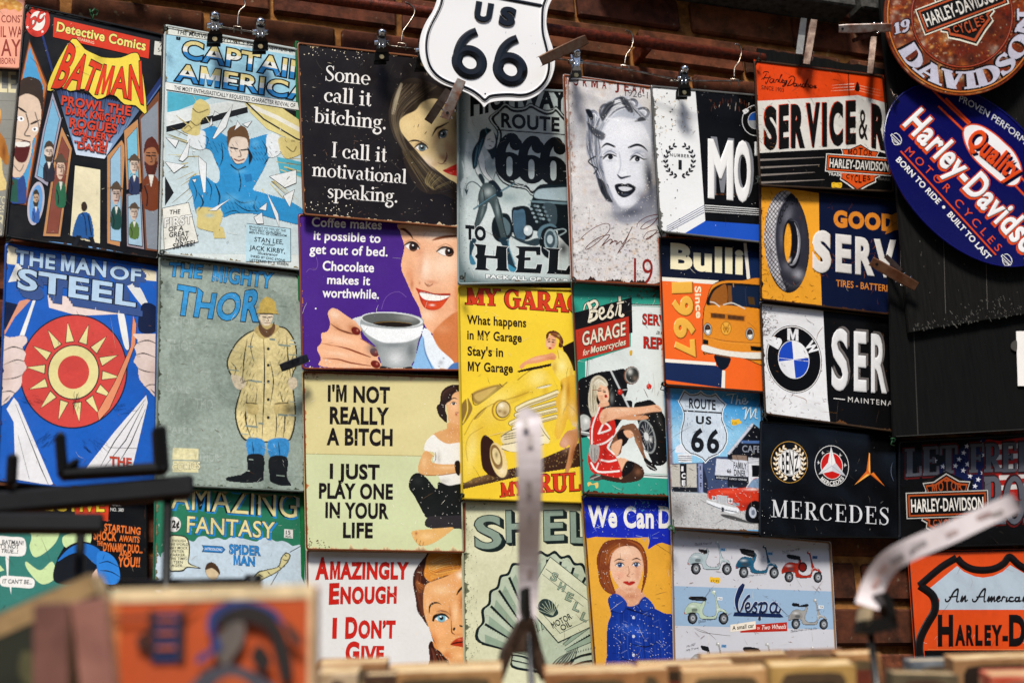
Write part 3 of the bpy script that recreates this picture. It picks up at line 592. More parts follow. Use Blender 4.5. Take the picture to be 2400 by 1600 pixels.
# ================================================================ hangers, clips, clamps and wire ties
chrome = solid('chrome', 'd0d2d4', .18, 1, .5, var=.15, sc=200, bump=.1); blk = solid('black_plastic', '0c0c0c', .28, 0, .5, var=.4, sc=80, bump=.1); wirem = solid('wire', '9a948a', .3, 1, .5, c2='5a4430', sc=120, bump=.2)
def hanger(label, hook, fork, bar, clips, o=.075, steel=False):
    """A clip hanger: hook over the rail, a bar and its two sprung clips"""
    rt = empty('clip_hanger', wp(*fork, o), label, 'hanger', 'clip hangers on the rail'); hk = pts(hook)
    MB().tube([wp(x, y, o) for x, y in O(hook, 6)], .0016, 8).done('hook', wirem, rt, True)
    b = pts(bar); MB().tube([wp(x, y, o) for x, y in O(bar, 6)] if len(b) > 2 else [wp(*b[0], o), wp(*b[1], o)], .0015, 8).done('bar', wirem, rt, True)
    fx, fy = fork; mb = MB()
    mb.tube([wp(fx - 9, fy + 14, o + .004), wp(fx - 9, fy, o + .004), wp(fx + 9, fy + 2, o + .004), wp(fx + 9, fy + 17, o + .004)], .0012, 6).done('fork', wirem, rt, True)
    for (x, y, h, st) in clips:
        q = o + .004; sx = h * .17; m = chrome if st else blk; up = [wp(x - sx * .55, y + h * .1, q), wp(x + sx * .55, y + h * .1, q), wp(x + sx * .62, y + h * .5, q + .008), wp(x + sx * 1.15, y + h, q - .006), wp(x - sx * 1.15, y + h, q - .006), wp(x - sx * .62, y + h * .5, q + .008)]
        c = empty('clip', (0, 0, 0)); c.parent = rt; c.location = (0, 0, 0)
        w = wp(x + 10, y, q) - wp(x, y, q); w = w.normalized(); pl = [wp(x, y, q + .002), wp(x, y + h * .25, q + .006), wp(x, y + h * .55, q + .010), wp(x, y + h * .72, q + .004), wp(x, y + h, q)]
        ws = [w * k * .0105 for k in ((.55, .6, .62, 1.15, 1.2) if not st else (.7, .6, .5, .8, .95))]; MB().ribbon(pl, ws, [Vector((0, -1, 0))] * 5, .004).done('front_jaw', m, c)
        MB().ribbon([p + Vector((0, .012, 0)) for p in pl], [k * .9 for k in ws], [Vector((0, -1, 0))] * 5, .003).done('back_jaw', m, c)
        tp = wp(x, y + h * .06, q + .007); mb = MB(); mb.tube([tp + Vector((0, .001, -.004)), tp + Vector((0, -.004, .002)), tp + Vector((0, -.002, .007))], [.0075, .0085, .004], 12); mb.tube([wp(x, y + h * .33, q) + w * -.012 + Vector((0, .003, 0)), wp(x, y + h * .33, q) + w * .013 + Vector((0, .003, 0))], .0045, 10).done('lever', chrome if not st or 1 else m, c, True)
        s0 = wp(x, y + h * .86, q + .0045); MB().tube([s0, s0 + Vector((0, -.0022, 0))], .0042, 10).done('screw', solid('brass', 'b8a070', .3, 1), c)
        mb = MB()
        for k in (-.4, .4): mb.tube([wp(x + sx * k, y + h * .3, q + .011), wp(x + sx * k, y + h * .55, q + .0145)], .0011, 6)
        mb.done('ridge', chrome, c, True)
H = 40
hanger('black clip hanger gripping the pale blue comic sign, leftmost on the rail', '545,-26 556,-24 572,0 574,14 562,26 558,40 557,61', (557, 62), '498,60 520,64 612,78', [(503, 36, 66, 0), (610, 50, 70, 0)])
hanger('clip hanger between the black quote sign and the white shield', '950,6 962,12 971,22 970,36 956,58 944,76 941,100', (942, 101), '898,106 1010,120', [(894, 76, 68, 0), (990, 95, 66, 0)])
hanger('clip hanger with a polished clip beside the tilted steel clamp', '1466,72 1478,76 1484,92 1480,112 1468,130 1464,151', (1465, 153), '1304,138 1360,146 1480,165 1584,187', [(1350, 122, 64, 1)], .085)
hanger('clip hanger gripping the white and black motor sign near the rail end', '1722,104 1733,107 1738,122 1732,145 1722,160 1721,182', (1722, 185), '1570,190 1640,190 1740,190', [(1603, 161, 66, 0)], .085)
st1 = solid('clamp_steel', 'a8a29a', .42, .8, .5, c2='8a4a22', sc=45, bump=.4); st2 = solid('clamp_brown', '6e5a4a', .45, .7, .4, c2='5a3014', sc=40, bump=.4); st3 = solid('clamp_dark', '4c4038', .4, .8, .4, c2='2a1a12', sc=40, bump=.3)
def clamp(label, a, b, w, o0, o1, mat, back=None, hole=None, mat2=None):
    """Spring clamp: a folded sheet-steel jaw from a to b, w pixels wide, and its rear jaw"""
    p, q = wp(*a, o0), wp(*b, o1); rt = empty('spring_clamp', q, label, 'clamp', 'steel spring clamps'); ax = (q - p).normalized(); vw = (CAM - p).normalized(); sd = ax.cross(vw).normalized(); hw = w * (p - CAM).length / FPX / 2; n = sd.cross(ax).normalized(); n = n if n.dot(vw) > 0 else -n
    K = 7; pl = [p.lerp(q, i / (K - 1)) + n * (.0035 * math.sin(math.pi * i / (K - 1))) for i in range(K)]; mb = MB(); v = []; f = []; prof = [(-1, -.007), (-1, -.0015), (-.82, 0), (.82, 0), (1, -.0015), (1, -.007)]; prof2 = [(x * .93, y - .0011) for x, y in prof[::-1]]; pr = prof + prof2; m = len(pr)
    for i, c in enumerate(pl):
        k = 1 - .12 * (i == 0) - .1 * (i == K - 1)
        for x, y in pr: v.append(c + sd * hw * x * k + n * y)
    for i in range(K - 1):
        for j in range(m): f.append((i * m + j, i * m + (j + 1) % m, (i + 1) * m + (j + 1) % m, (i + 1) * m + j))
    f += [tuple(range(m)), tuple((K - 1) * m + j for j in range(m))[::-1]]; mb.add(v, f).done('jaw', mat, rt)
    if hole: c = p.lerp(q, hole) + n * (.0036 * math.sin(math.pi * hole) + .0003); MB().tube([c, c + n * .0002], hw * .3, 12).done('rivet_hole', solid('hole', '050404', .9), rt)
    if back:
        (a2, b2, w2) = back; p2, q2 = wp(*a2, o0 - .02), wp(*b2, o1 - .006); ax2 = (q2 - p2).normalized(); s2 = ax2.cross(vw).normalized() * (w2 * (p2 - CAM).length / FPX / 2); n2 = s2.cross(ax2).normalized(); n2 = n2 if n2.dot(vw) > 0 else -n2
        MB().ribbon([p2, p2.lerp(q2, .5) + n2 * .002, q2], [s2 * .9, s2, s2], [n2] * 3, .0012).done('rear_jaw', mat2 or mat, rt)
        c = p.lerp(q, .62) - n * .008; MB().tube([c + sd * (hw * 1.3 * math.cos(t * .7)) + n * (.005 * math.sin(t * .7)) + ax * .0015 * t for t in range(18)], .0011, 6).done('spring', chrome, rt, True)
    return rt
clamp('rusty steel clamp on the lower left edge of the white shield', (1082, 187), (1043, 278), 24, .150, .125, st1, ((1052, 212), (1003, 286), 20), .86, st3)
clamp('brown clamp on the right edge of the white shield, tilted upwards', (1376, 92), (1268, 143), 25, .135, .150, st2)
clamp('upright dark steel clamp above the orange and white service sign', (1908, 46), (1890, 150), 19, .075, .085, st3, ((1884, 44), (1873, 128), 15), None, blk)
clamp('dark upright clamp at the left border of the scuffed board', (2048, 86), (2039, 172), 16, .07, .075, st3)
clamp('pale rusty clamp biting the left edge of the round rusted sign', (1966, 68), (2090, 65), 20, .110, .150, solid('clamp_pale', '98908a', .5, .5, .4, c2='6a3a22', sc=36, bump=.4), ((1998, 96), (2056, 76), 10), .07, st3)
clamp('copper brown clamp across the tyre service sign and the black board', (2042, 612), (2148, 672), 24, .105, .112, solid('clamp_copper', '8a6248', .42, .7, .45, c2='6a4028', sc=40, bump=.4), ((2076, 600), (2112, 636), 12), .12, st3)
clamp('small black clip over the seam between the grey green comic and the coffee sign', (658, 862), (722, 838), 20, .085, .080, solid('clip_gun', '16161a', .3, .6, .5, c2='4a4a50', sc=30, bump=.1))
tw = solid('tie_black', '14160f', .5, .3, .4, c2='0a1a0e', sc=100, bump=.2); tg = solid('tie_green', '0e4a22', .5, 0, .4)
def tie(label, x, y, s=1., o=.075, seed=1, m=None):
    r = random.Random(seed); p = [(x + 7 * s * math.cos(t * 1.3 + seed) * (1 - t / 16), y + 5 * s * math.sin(t * 1.3 + seed) + r.uniform(-1, 1)) for t in range(11)] + [(x + 9 * s * math.cos(seed), y + 12 * s), (x + 12 * s * math.cos(seed * 2.), y + 18 * s * math.sin(seed * 3.))]
    c = wp(x, y, o); tag(MB().tube([wp(a, b, o + .004 * math.sin(i * 1.3)) for i, (a, b) in enumerate(p)], .0011, 6).done('wire_tie', m or tw, None, True, origin=c), label, 'wire tie', 'wire ties at sign corners')
for i, (l, x, y, s, m) in enumerate([('black wire tie through the top left corner of the black bannered comic', 67, 20, 1.1, 0), ('tangled green wire tie above the black bannered comic', 222, 30, 1.5, 1), ('wire tie at the foot of the black bannered comic', 20, 558, .9, 0), ('black wire tie at the top left corner of the pale blue comic', 389, 68, .9, 0),
        ('wire tie between the pale blue comic and the grey green comic', 380, 590, 1, 0), ('wire tie at the left corner of the highway sign foot', 1082, 650, .8, 0), ('wire tie joining the portrait sign to the teal sign', 1345, 655, .9, 0), ('wire tie beneath the white and black motor sign', 1552, 545, 1, 0), ('wire tie beneath the camper van sign', 1556, 900, 1, 0),
        ('wire tie at the top left corner of the service sign', 1778, 142, .9, 0), ('wire tie between the service sign and the tyre sign', 1776, 417, .9, 0), ('green wire tie beside the road shield picture', 1572, 1236, 1.1, 1), ('wire tie between the two black and white car signs', 1790, 972, 1, 0), ('silver wire tie on the blue oval sign', 2099, 225, 1, 0),
        ('wire tie below the flat black board', 2094, 1030, .9, 1), ('wire tie at the teal sign foot', 1372, 1160, .9, 0), ('wire tie at the garage sign foot', 1083, 1160, .9, 0)]): tie(l, x, y, s, .075 if x < 2090 else .115, i + 1, tg if m else (wirem if 'silver' in l else None))
# ================================================================ the signs: leftmost columns
TC = tin('print_comic', chip=.35, chipc='c9c4b0', rust=.12, crack=.12, dirt=.22)
TP = tin('print_pale', chip=.25, chipc='8a8468', rust=.22, dirt=.3, dirtc='4a4a38', crack=.1, grain=.2)
TQ = tin('print_quote', chip=.25, chipc='d8cdb0', rust=.1, dirt=.14, grain=.1)
def eye(g, x, y, w, h, iris='4a6a7a', rot=0, lash='1a120e', lid='8a5a40', look=0, ir=.5):
    c, s = math.cos(math.radians(rot)), math.sin(math.radians(rot)); q = lambda a, b: (x + a * w * c - b * h * s, y + a * w * s + b * h * c)
    g.F(C([q(-.5, .05), q(-.15, -.42), q(.25, -.38), q(.5, .0), q(.2, .38), q(-.2, .4)]), 'f4f0ea', 1.5); g.F(ell(*q(look, -.02), h * ir, h * ir * 1.05, n=18), iris, 2); g.F(ell(*q(look, -.02), h * ir * .5, h * ir * .5, n=14), '0c0a0a', 1.5); g.F(ell(*q(look - .06, -.18), h * .1, h * .1, n=8), 'fff', 1)
    g.S(O([q(-.56, .12), q(-.2, -.42), q(.25, -.42), q(.56, .0)]), [h * .12, h * .28, h * .26, h * .1], lash, 2, .95); g.S(O([q(-.45, .2), q(0, .46), q(.45, .15)]), h * .08, lid, 2, .6); g.S(O([q(-.5, -.35), q(0, -.85), q(.5, -.45)]), h * .1, lid, 4, .6)
# ---- peach food sign and grey plank sign at the very edge
view(0, 0, 2.6125)
s = Sign('metal_sign', 'peach sign with red capitals at the left border, above the grey plank sign', 'sign', '-190,-70 60,-18 49,163 -200,150', 'f0a488', TQ, o=(.03, .018, .04))
s.part('lettering').T('CONST', 8, 138, 150, 140, 44, '8c2a16', .01).T('IL WA', 4, 228, 138, 230, 66, '8c2a16', .015).T('AY', 6, 343, 128, 346, 104, '8c2a16', .01).T('BBORN', -8, 392, 92, 394, 38, '8c2a16', .01)
s.part('picture'); g = Paint(s, -60, -20, 150, 84); g.F(C('-60,-30 40,-20 130,20 136,60 110,76 90,60 60,66 30,54 0,62 -60,50'), 'd8963e'); r = random.Random(2)
for _ in range(60): g.B(r.uniform(-60, 140), r.uniform(-20, 64), r.uniform(5, 14), r.uniform(4, 9), r.choice(['f0c060', 'b86a24', 'f8d890', 'c8822e']), .7)
g.done(); s.done()
s = Sign('metal_sign', 'grey wood-grain sign with cream letters at the left border', 'sign', '-190,158 47,164 8,556 -200,548', '93928a', TQ, o=(.035, .014, .05))
s.part('planks')
for y in (520, 620, 735, 850, 960, 1070): s.L(f'-200,{y - 8} 110,{y}', 3, '74736c')
s.part('lettering').T('LE', -4, 562, 98, 566, 128, 'ece2b8', .02)
for t, y, h in (('TO', 1248, 46), ('ES', 1300, 42), ('R', 1392, 78), ('CAS', 1432, 30)): s.T(t, -14, y, 36, y, h, 'd8d2b0', .01)
s.part('picture'); g = Paint(s, -120, 600, 70, 1180); g.F(C('-120,640 -40,620 2,660 10,720 0,800 30,850 52,930 60,1000 30,1010 10,980 12,1080 44,1120 48,1160 -10,1170 -120,1160'), 'b8772e'); g.F(C('-120,980 0,960 20,1060 46,1130 40,1160 -120,1170'), 'e8cf88', 6); g.B(-2, 690, 14, 40, 'f0c060', .9); g.B(24, 930, 16, 60, '7a3c14', .8); g.grit(.05); g.done(); s.done()
# ---- crime comic
view(0, 0, 2.6125)
s = Sign('metal_sign', 'black comic cover sign with a red banner and red fan title, top of its column', 'sign', '57,9 384,80 373,609 12,557', '0b0b0d', TC, group=None)
s.part('picture')
s.P('342,545 870,655 800,760 640,975 465,950 420,800', '1c2750', '8fb0d8')
r = random.Random(4)
for _ in range(70):
    x = r.uniform(350, 850); y0 = 540 + (x - 340) * .2; l = r.uniform(40, 200); cx = 560 + (x - 600) * .35; s.L([(x, y0), (x + (cx - x) * l / 420, y0 + l)], r.uniform(1, 2.6), r.choice(['6f8ac8', '4a60a0', '0c1228']))
s.P('465,950 640,975 690,880 440,830', '9fbfe4', 'dfeaf6')
s.L('340,545 465,950 640,975 872,655', 5, '0a0a0e').L('258,210 318,425 340,545', 14, '23346a').L('872,655 1000,470', 26, '23346a').L('890,655 985,520', 8, '5070b0')
s.P('460,1014 614,1040 612,1490 505,1470 430,1440', 'f0e6c0')
s.P('40,1468 330,1480 560,1510 830,1560 700,1590 300,1540', '5f9ad6', '9cc4ec').P('400,1530 470,1470 520,1468 560,1545', '0b0b0d')
for p in ('180,250 290,520 160,1255 55,1235 120,520',): s.P(p, 'c8783e'); s.L(p, 9, '6a3414', True)
s.P('182,285 270,545 150,1240 68,1228 132,520', '4fa3d6')
def frame(p, q, c='b8b0c0', e='2a2430', bgc='7fb8d8'): s.P(p, c); s.L(p, 4, e, True); s.P(q, bgc); s.L(q, 3, e, True)
frame('322,565 378,730 292,1142 210,1085 262,800', '322,608 364,730 286,1105 226,1078 275,800', 'a8a4b4')
frame('378,775 442,910 370,1450 262,1446 330,980', '380,835 424,920 356,1430 284,1428 345,985', 'c8905c', bgc='8a4a3a')
s.E(220, 1246, 50, 134, 'c0bcc8', 8); s.E(220, 1246, 38, 114, '6aa4dc', 8)
frame('655,955 745,855 768,900 735,1510 655,1490', '676,975 738,890 742,1480 676,1470', 'c8905c', bgc='9cc4dc')
frame('758,800 845,728 868,1120 775,1165', '776,850 838,780 850,1110 788,1135', 'c8905c', bgc='7cc0d8')
frame('772,1185 866,1172 884,1528 776,1508', '784,1198 858,1186 872,1508 786,1494', 'a89aa0', bgc='a8c8dc')
s.P('852,720 975,560 975,1540 890,1530', '7a4a30'); s.P('862,730 968,620 972,1530 900,1520', '8d95a0')
# plain sitters in the frames
g = Paint(s, 60, 440, 290, 1250, 1.5); g.F(C('100,600 150,560 230,590 255,680 240,800 205,860 190,960 150,1060 110,1090 70,1060 80,880 90,700'), 'e6cbb2'); g.F(C('105,600 120,500 180,470 250,500 268,600 258,690 235,610 170,575 120,592'), '3a2a20'); g.F(C('120,870 170,865 186,890 160,985 110,990 82,930'), '5a1c18'); g.F(C('96,872 172,872 176,894 110,900'), 'f4f0e6'); g.F(C('64,1090 110,1095 150,1080 160,1240 60,1235'), '2c4a8c'); g.F('64,1095 104,1100 112,1240 58,1232', '2a5a4a')
g.S('100,650 160,690', [4, 14, 8], '1a120e'); g.S('190,760 245,735', [10, 14, 4], '1a120e'); g.F(ell(126, 728, 22, 16, 12), 'fff', 2); g.F(ell(214, 792, 18, 14, -12), 'fff', 2); g.F(ell(130, 728, 7, 7), '222'); g.F(ell(212, 792, 7, 7), '222'); g.S(O('160,700 175,770 150,825 185,835'), 7, '4a4440'); g.S(O('90,850 130,856 185,870'), 5, '3a2420'); g.S(O('82,1010 120,1050 145,1010'), 5, '6a625c'); g.S(O('215,690 240,800 200,870'), 6, '6a625c', 3); g.done()
for (x, y, w, h, sk, hr, ct) in ((300, 930, 30, 56, 'e8d4c0', '4a3a2a', '2a2a38'), (372, 1030, 28, 74, 'e8c8b0', '6a3226', '2c6a4a'), (712, 1190, 28, 66, 'd8c0b0', '23262e', '1f4a44'), (822, 1010, 28, 56, 'e0ccb8', '5a4632', '2f3a60'), (822, 1300, 26, 50, 'dcc8b4', '3a2c22', '5c7a3a'), (925, 960, 44, 100, 'b0744e', '5a2416', '7c3c1e'), (220, 1215, 20, 46, 'd0b090', '3a3020', '3a66b0')):
    g = Paint(s, x - w * 2, y - h * 1.7, x + w * 2, y + h * 4.2, 1.5); g.F(C([(x - w * 1.2, y + h * 1.6), (x - w * .4, y + h * 1.05), (x + w * .5, y + h * 1.1), (x + w * 1.15, y + h * 1.7), (x + w * 1.0, y + h * 3.2), (x - w * 1.1, y + h * 3.1)]), ct); g.F(ell(x, y, w, h, 4), sk, 2); g.F(C([(x - w * 1.05, y - h * .2), (x - w * .8, y - h * .95), (x + w * .2, y - h * 1.25), (x + w * 1.05, y - h * .7), (x + w * 1.05, y - h * .1), (x + w * .5, y - h * .55), (x - w * .5, y - h * .5)]), hr)
    for k in (-.38, .38): g.S([(x + w * (k - .22), y - h * .08), (x + w * (k + .22), y - h * .05)], h * .1, '1c1410'); g.S([(x + w * (k - .25), y - h * .25), (x + w * (k + .25), y - h * .22)], h * .07, '1c1410')
    g.S(O([(x, y - h * .05), (x + w * .16, y + h * .28), (x - w * .08, y + h * .32)]), h * .06, '4a3026'); g.S([(x - w * .35, y + h * .58), (x + w * .35, y + h * .6)], h * .1, '8a3a30'); g.B(x + w * .6, y + h * .2, w * .5, h * .6, '7a5444', .5); kd = int(x) % 5
    if kd == 0: g.F(C([(x - w, y + h * .3), (x - w * .3, y + h * .5), (x + w * .3, y + h * .5), (x + w, y + h * .25), (x + w * .6, y + h * 1.1), (x, y + h * 1.4), (x - w * .6, y + h * 1.1)]), hr)
    if kd == 2: g.F(C([(x - w * 1.5, y - h * .5), (x + w * 1.5, y - h * .45), (x + w * .9, y - h * .8), (x + w * .3, y - h * 1.15), (x - w * .6, y - h * 1.1), (x - w * 1.1, y - h * .8)]), '5a4a3a')
    if kd == 1 or kd == 3: g.F(C([(x - w * 1.1, y - h * .3), (x - w * .9, y - h), (x, y - h * 1.3), (x + w, y - h), (x + w * 1.2, y), (x + w * 1.2, y + h), (x + w * .85, y + h * .6), (x + w * .8, y - h * .3), (x - w * .6, y - h * .55), (x - w * .95, y + h * .5), (x - w * 1.2, y + h * .9)]), hr)
    g.S(O([(x - w * .9, y + h * 1.8), (x - w * .5, y + h * 2.4), (x - w * .6, y + h * 3)]), h * .08, '14141a'); g.S(O([(x + w * .7, y + h * .1), (x + w * .5, y + h * .7), (x + w * .2, y + h)]), h * .06, '3a2820'); g.F([(x - w * .35, y + h * 1.1), (x + w * .4, y + h * 1.12), (x, y + h * 1.9)], 'f0ece0'); g.done()
g = Paint(s, 400, 1190, 630, 1560, 1.5); g.F(C('500,1300 470,1330 440,1440 470,1450 520,1460 575,1460 560,1330 535,1300'), '245a9c'); g.F('470,1440 500,1445 450,1560 415,1560', '12161e'); g.F('540,1450 572,1450 610,1560 580,1560', '12161e'); g.F(ell(515, 1262, 20, 30), '3a2a20'); g.S(O('500,1300 520,1340 530,1440'), 6, '10203c'); g.S('540,1320 560,1440', 8, '10203c'); g.done()
s.part('emblem').E(230, 130, 76, 98, 'd63a2a', 4).E(230, 130, 46, 60, 'f0ece2', 4).T('DC', 184, 178, 268, 118, 56, 'd63a2a', .06, out='1a1010')
for x, y in ((272, 88), (168, 168), (260, 195)): s.P([(x + (11 if k % 2 == 0 else 5) * math.sin(k * math.pi / 5), y - (11 if k % 2 == 0 else 5) * math.cos(k * math.pi / 5)) for k in range(10)], 'f4efe6')
s.part('banner').P('330,108 918,246 910,360 325,228', 'd83818')
s.part('lettering').T('Detective Comics', 345, 190, 890, 310, 56, 'f2e27a', .03, .12, out='17110a', ow=.035).T('STARRING', 474, 246, 576, 272, 17, 'f4e2c0')
s.part('title'); s.P(C('442,236 520,300 590,335 640,352 740,352 826,322 862,380 900,690 830,648 760,640 690,580 596,610 520,548 430,560 380,536 288,556 330,420', 3), 'f2d84a'); s.L(C('442,236 520,300 590,335 640,352 740,352 826,322 862,380 900,690 830,648 760,640 690,580 596,610 520,548 430,560 380,536 288,556 330,420', 3), 5, '14100a', True)
def bat(u, y):
    t = u; top = (425 + 440 * t - 0, 262 + 120 * math.sin(t * math.pi * .9) * .9 + 78 * t); bot = (318 + 560 * t, 532 + 42 * t + 60 * t * t * t + (14 if abs(t - .5) < .1 else 0)); return (bot[0] + (top[0] - bot[0]) * y, bot[1] + (top[1] - bot[1]) * y)
s.T('BATMAN', 0, 0, 1, 0, 1, 'e23c16', .02, out='14100a', ow=.022, warp=bat)
for t, x0, y0, x1, y1, h in (('PROWL THE', 374, 640, 798, 708, 54), ('DARK KNIGHTS', 400, 698, 762, 760, 46), ('ROGUES', 424, 776, 712, 816, 54), ('GALLERY', 440, 822, 690, 866, 40), ('...IF YOU', 455, 868, 656, 902, 36), ('DARE!', 474, 908, 650, 940, 38)): s.part('lettering').T(t, x0, y0, x1, y1, h, 'd8452c', .035, .1, out='1a0f18', ow=.03)
s.part('lettering').P('948,252 1004,262 1000,342 942,335', 'd8d8d0').T('7', 975, 288, 996, 290, 28, '222').T('56', 966, 318, 998, 320, 24, '222')
s.wear('tbl', '6a4026', 5, 3, '3a2418').specks(50, 'cfc8b4', (.5, 1.4), seed=5, streak=.6); s.done()
# ---- pale blue hero comic
view(350, 0, 2.6125)
s = Sign('metal_sign', 'pale blue comic cover sign with striped block title and a man leaping through shards', 'sign', '385,57 745,122 757,640 371,596', 'dfe9e6', TP)
s.part('picture').P('104,212 1060,370 1060,700 104,500', 'a5d8ec').P('108,550 600,640 1000,720 980,1560 90,1550 96,700', 'cfe0e4')
s.P('110,560 380,600 110,700', '54b4cc').P('104,690 480,620 600,640 590,672 104,808', 'e8eeec').P('104,775 600,655 604,690 330,762 104,810', '16181a').P('780,960 1010,1010 1010,1100 800,1060', '54b4cc').P('96,1080 150,1180 96,1260', '16181a').P('700,640 1000,700 1000,760', '16181a')
r = random.Random(8)
for _ in range(60):
    a = r.uniform(-.9, .9) + (math.pi if r.random() < .55 else 0); R0 = r.uniform(240, 330); R1 = R0 + r.uniform(60, 190); x, y = 540, 960; p = (x + R0 * math.cos(a) * .95, y + R0 * math.sin(a)), (x + R1 * math.cos(a) * .95, y + R1 * math.sin(a) * 1.1)
    if p[1][0] > 100: s.L(p, [r.uniform(3, 9), 1], r.choice(['c8b468', 'd8cc8c', '8a7a3a', 'e0d8a8']))
s.P('575,615 780,640 1040,820 1040,900 900,870 720,790 620,690', 'e6d890'); s.L('620,650 780,720 1040,860', 26, 'f2f0e2'); s.L('590,625 700,730 900,850 1040,900', 9, '2a2a2c')
g = Paint(s, 180, 600, 1000, 1460, 1.5)
BL, BK = '2f93cf', '10141c'
g.F(C('240,830 330,790 400,770 470,830 600,850 720,820 780,840 800,900 740,960 700,1040 650,1130 640,1160 700,1180 860,1230 960,1300 960,1380 800,1350 640,1310 520,1310 460,1330 440,1310 430,1270 380,1360 320,1360 280,1290 260,1190 238,1130 260,1080 340,1075 410,1120 430,1060 400,980 370,920 300,900'), BL)
g.F(C('238,820 330,800 345,850 330,920 240,890'), 'e8eef0'); g.F(C('195,800 250,740 265,650 310,605 365,640 370,700 320,740 300,830'), 'dccb84'); g.S(O('262,660 300,690 360,670'), 5, '4a3e18'); g.S(O('250,740 290,770 330,735'), 5, '4a3e18'); g.S(O('215,790 240,770 260,790'), 4, '4a3e18')
g.F(C('720,830 800,830 800,940 730,960'), 'e8eef0'); g.F(C('800,840 900,860 950,920 900,960 830,970 795,900'), 'dccb84'); g.S(O('840,900 880,930 900,900'), 5, '4a3e18')
g.F(C('300,1270 420,1280 450,1310 440,1360 410,1420 340,1410 290,1390 290,1330'), 'dccb84'); g.F(C('390,1400 450,1390 470,1460 500,1540 420,1540'), 'dccb84')
g.F(ell(545, 900, 62, 106, -4), 'e8d6c4', 2); g.F(C('480,900 478,800 530,765 590,780 615,850 610,910 595,850 540,838 500,850'), '6a4a2c')
g.S('498,905 540,912', 9, BK); g.S('562,920 600,916', 9, BK); g.S(O('552,920 562,955 545,960'), 5, '5a3c2a'); g.S(O('520,975 548,985 580,975'), 8, '7a3a30'); g.S(O('500,960 530,1004 570,1000'), 5, BK)
g.S(O('500,1010 540,1040 590,1020'), 8, BK); g.S(O('545,1040 560,1120 550,1170'), 6, BK); g.F('580,1070 625,1065 630,1110 590,1116', '2478b4')
for q, w in (('400,1120 430,1200 420,1270', 12), ('370,920 385,970 420,1010', 24), ('600,900 620,960 610,1010', 26), ('300,1180 330,1240 300,1290', 10), ('340,1080 380,1150 370,1230', 7), ('470,1180 560,1240 640,1230', 6), ('520,1240 600,1290 700,1290', 7), ('660,1200 640,1260 660,1300', 6), ('440,870 450,960 430,1020', 8), ('690,860 720,920 700,960', 8), ('700,1010 740,960', 10), ('460,1310 520,1290 560,1310', 6), ('330,830 360,850 350,900', 6), ('260,1100 290,1180 270,1240', 6)): g.S(O(q), [2, w, 2], BK, 2)
for i in range(60):
    x, y = ((300 + i * 4, 860 + i % 7 * 9), (620 + i * 2, 880 + i % 9 * 12), (440 + i * 4, 1210 + i % 6 * 10))[i % 3]; g.S([(x, y), (x + 16, y + 24)], [1, 4, 1], '0c2a4a', 1.5, .8)
for x, y, rx, ry in ((560, 1050, 40, 16), (500, 1210, 60, 26), (620, 1240, 50, 18), (370, 1320, 30, 14), (650, 880, 24, 30)): g.B(x, y, rx, ry, '6fc0ea', .5)
g.done()
for p in ('385,850 440,740 512,640 470,780 400,850', '300,955 350,1000 345,1180 330,1180 305,1040', '720,1180 790,1310 795,1390 760,1300', '360,1290 500,1215 440,1260 410,1290', '180,980 250,850 235,960 205,990', '100,840 180,860 160,905', '735,1080 900,1040 900,1120 830,1150', '95,990 220,1010 150,1060', '820,1200 890,1160 860,1270', '540,740 520,800 560,770', '570,760 630,740 600,780', '380,720 365,780 388,760', '260,1100 290,1095 280,1120', '670,1280 720,1240 715,1290', '640,1330 690,1300 700,1370 660,1370', '400,680 430,700 390,715', '240,1400 300,1440 250,1470', '510,690 548,722 530,705'): s.P(p, 'eef2f2'); s.L(p, 2.5, '2a2e34', True)
s.part('corner_note').P('80,1275 240,1240 300,1480 92,1530', 'f0efe4').L('80,1275 240,1240 300,1480 92,1530', 3, '222', True).part('caption').P('596,1368 865,1400 866,1600 590,1600', 'bfe2ee').L('596,1368 865,1400 866,1600', 3, '223')
s.part('lettering').P('110,170 1060,312 1060,335 110,212', 'e8ece0').L('110,212 1060,340', 3, '333')
for t, x0, y0, x1, y1, h in (('THE MARVEL', 166, 208, 368, 240, 26), ('of COMICS', 440, 258, 580, 276, 26), ('RE', 597, 276, 632, 280, 22), ('A NEW PEAK OF C', 706, 298, 905, 328, 24)): s.T(t, x0, y0, x1, y1, h, '1a1c1e', .012, .15)
def stripe(t, x0, y0, x1, y1, h, cap):
    s.line('title'); c0 = textmesh(t, .02, 0, 1.04)[0]; rf = (c0[:, 0].min(), c0[:, 0].max() - c0[:, 0].min()); s.T(t, x0, y0, x1, y1, h, '0f1418', .07, .1, 1.04, ref=rf); s.T(t, x0, y0, x1, y1, h, '2f86c8', .02, .1, 1.04, ref=rf)
    co, fs = textmesh(t, .02, 0, 1.04); co = co.copy(); co[:, 0] = (co[:, 0] - rf[0]) / rf[1]
    for lo, hi, c in ((.34, .66, 'eef0ea'), (.66, 1.1, 'e8d894')):
        pv = []; ff = []
        for f in fs:
            P_ = [co[i] for i in f]
            for side, v in ((1, lo), (-1, hi)):
                o = []
                for a, b in zip(P_, P_[1:] + P_[:1]):
                    ia, ib = (a[1] - v) * side >= 0, (b[1] - v) * side >= 0
                    if ia: o.append(a)
                    if ia != ib: k = (v - a[1]) / (b[1] - a[1]); o.append(a + (b - a) * k)
                P_ = o
                if len(P_) < 3: break
            if len(P_) >= 3: ff.append(tuple(range(len(pv), len(pv) + len(P_)))); pv += [(x0 + (x1 - x0) * q[0] + .1 * h * q[1], y0 + (y1 - y0) * q[0] - h * q[1]) for q in P_]
        s.add(S_(pv), ff, lin(c))
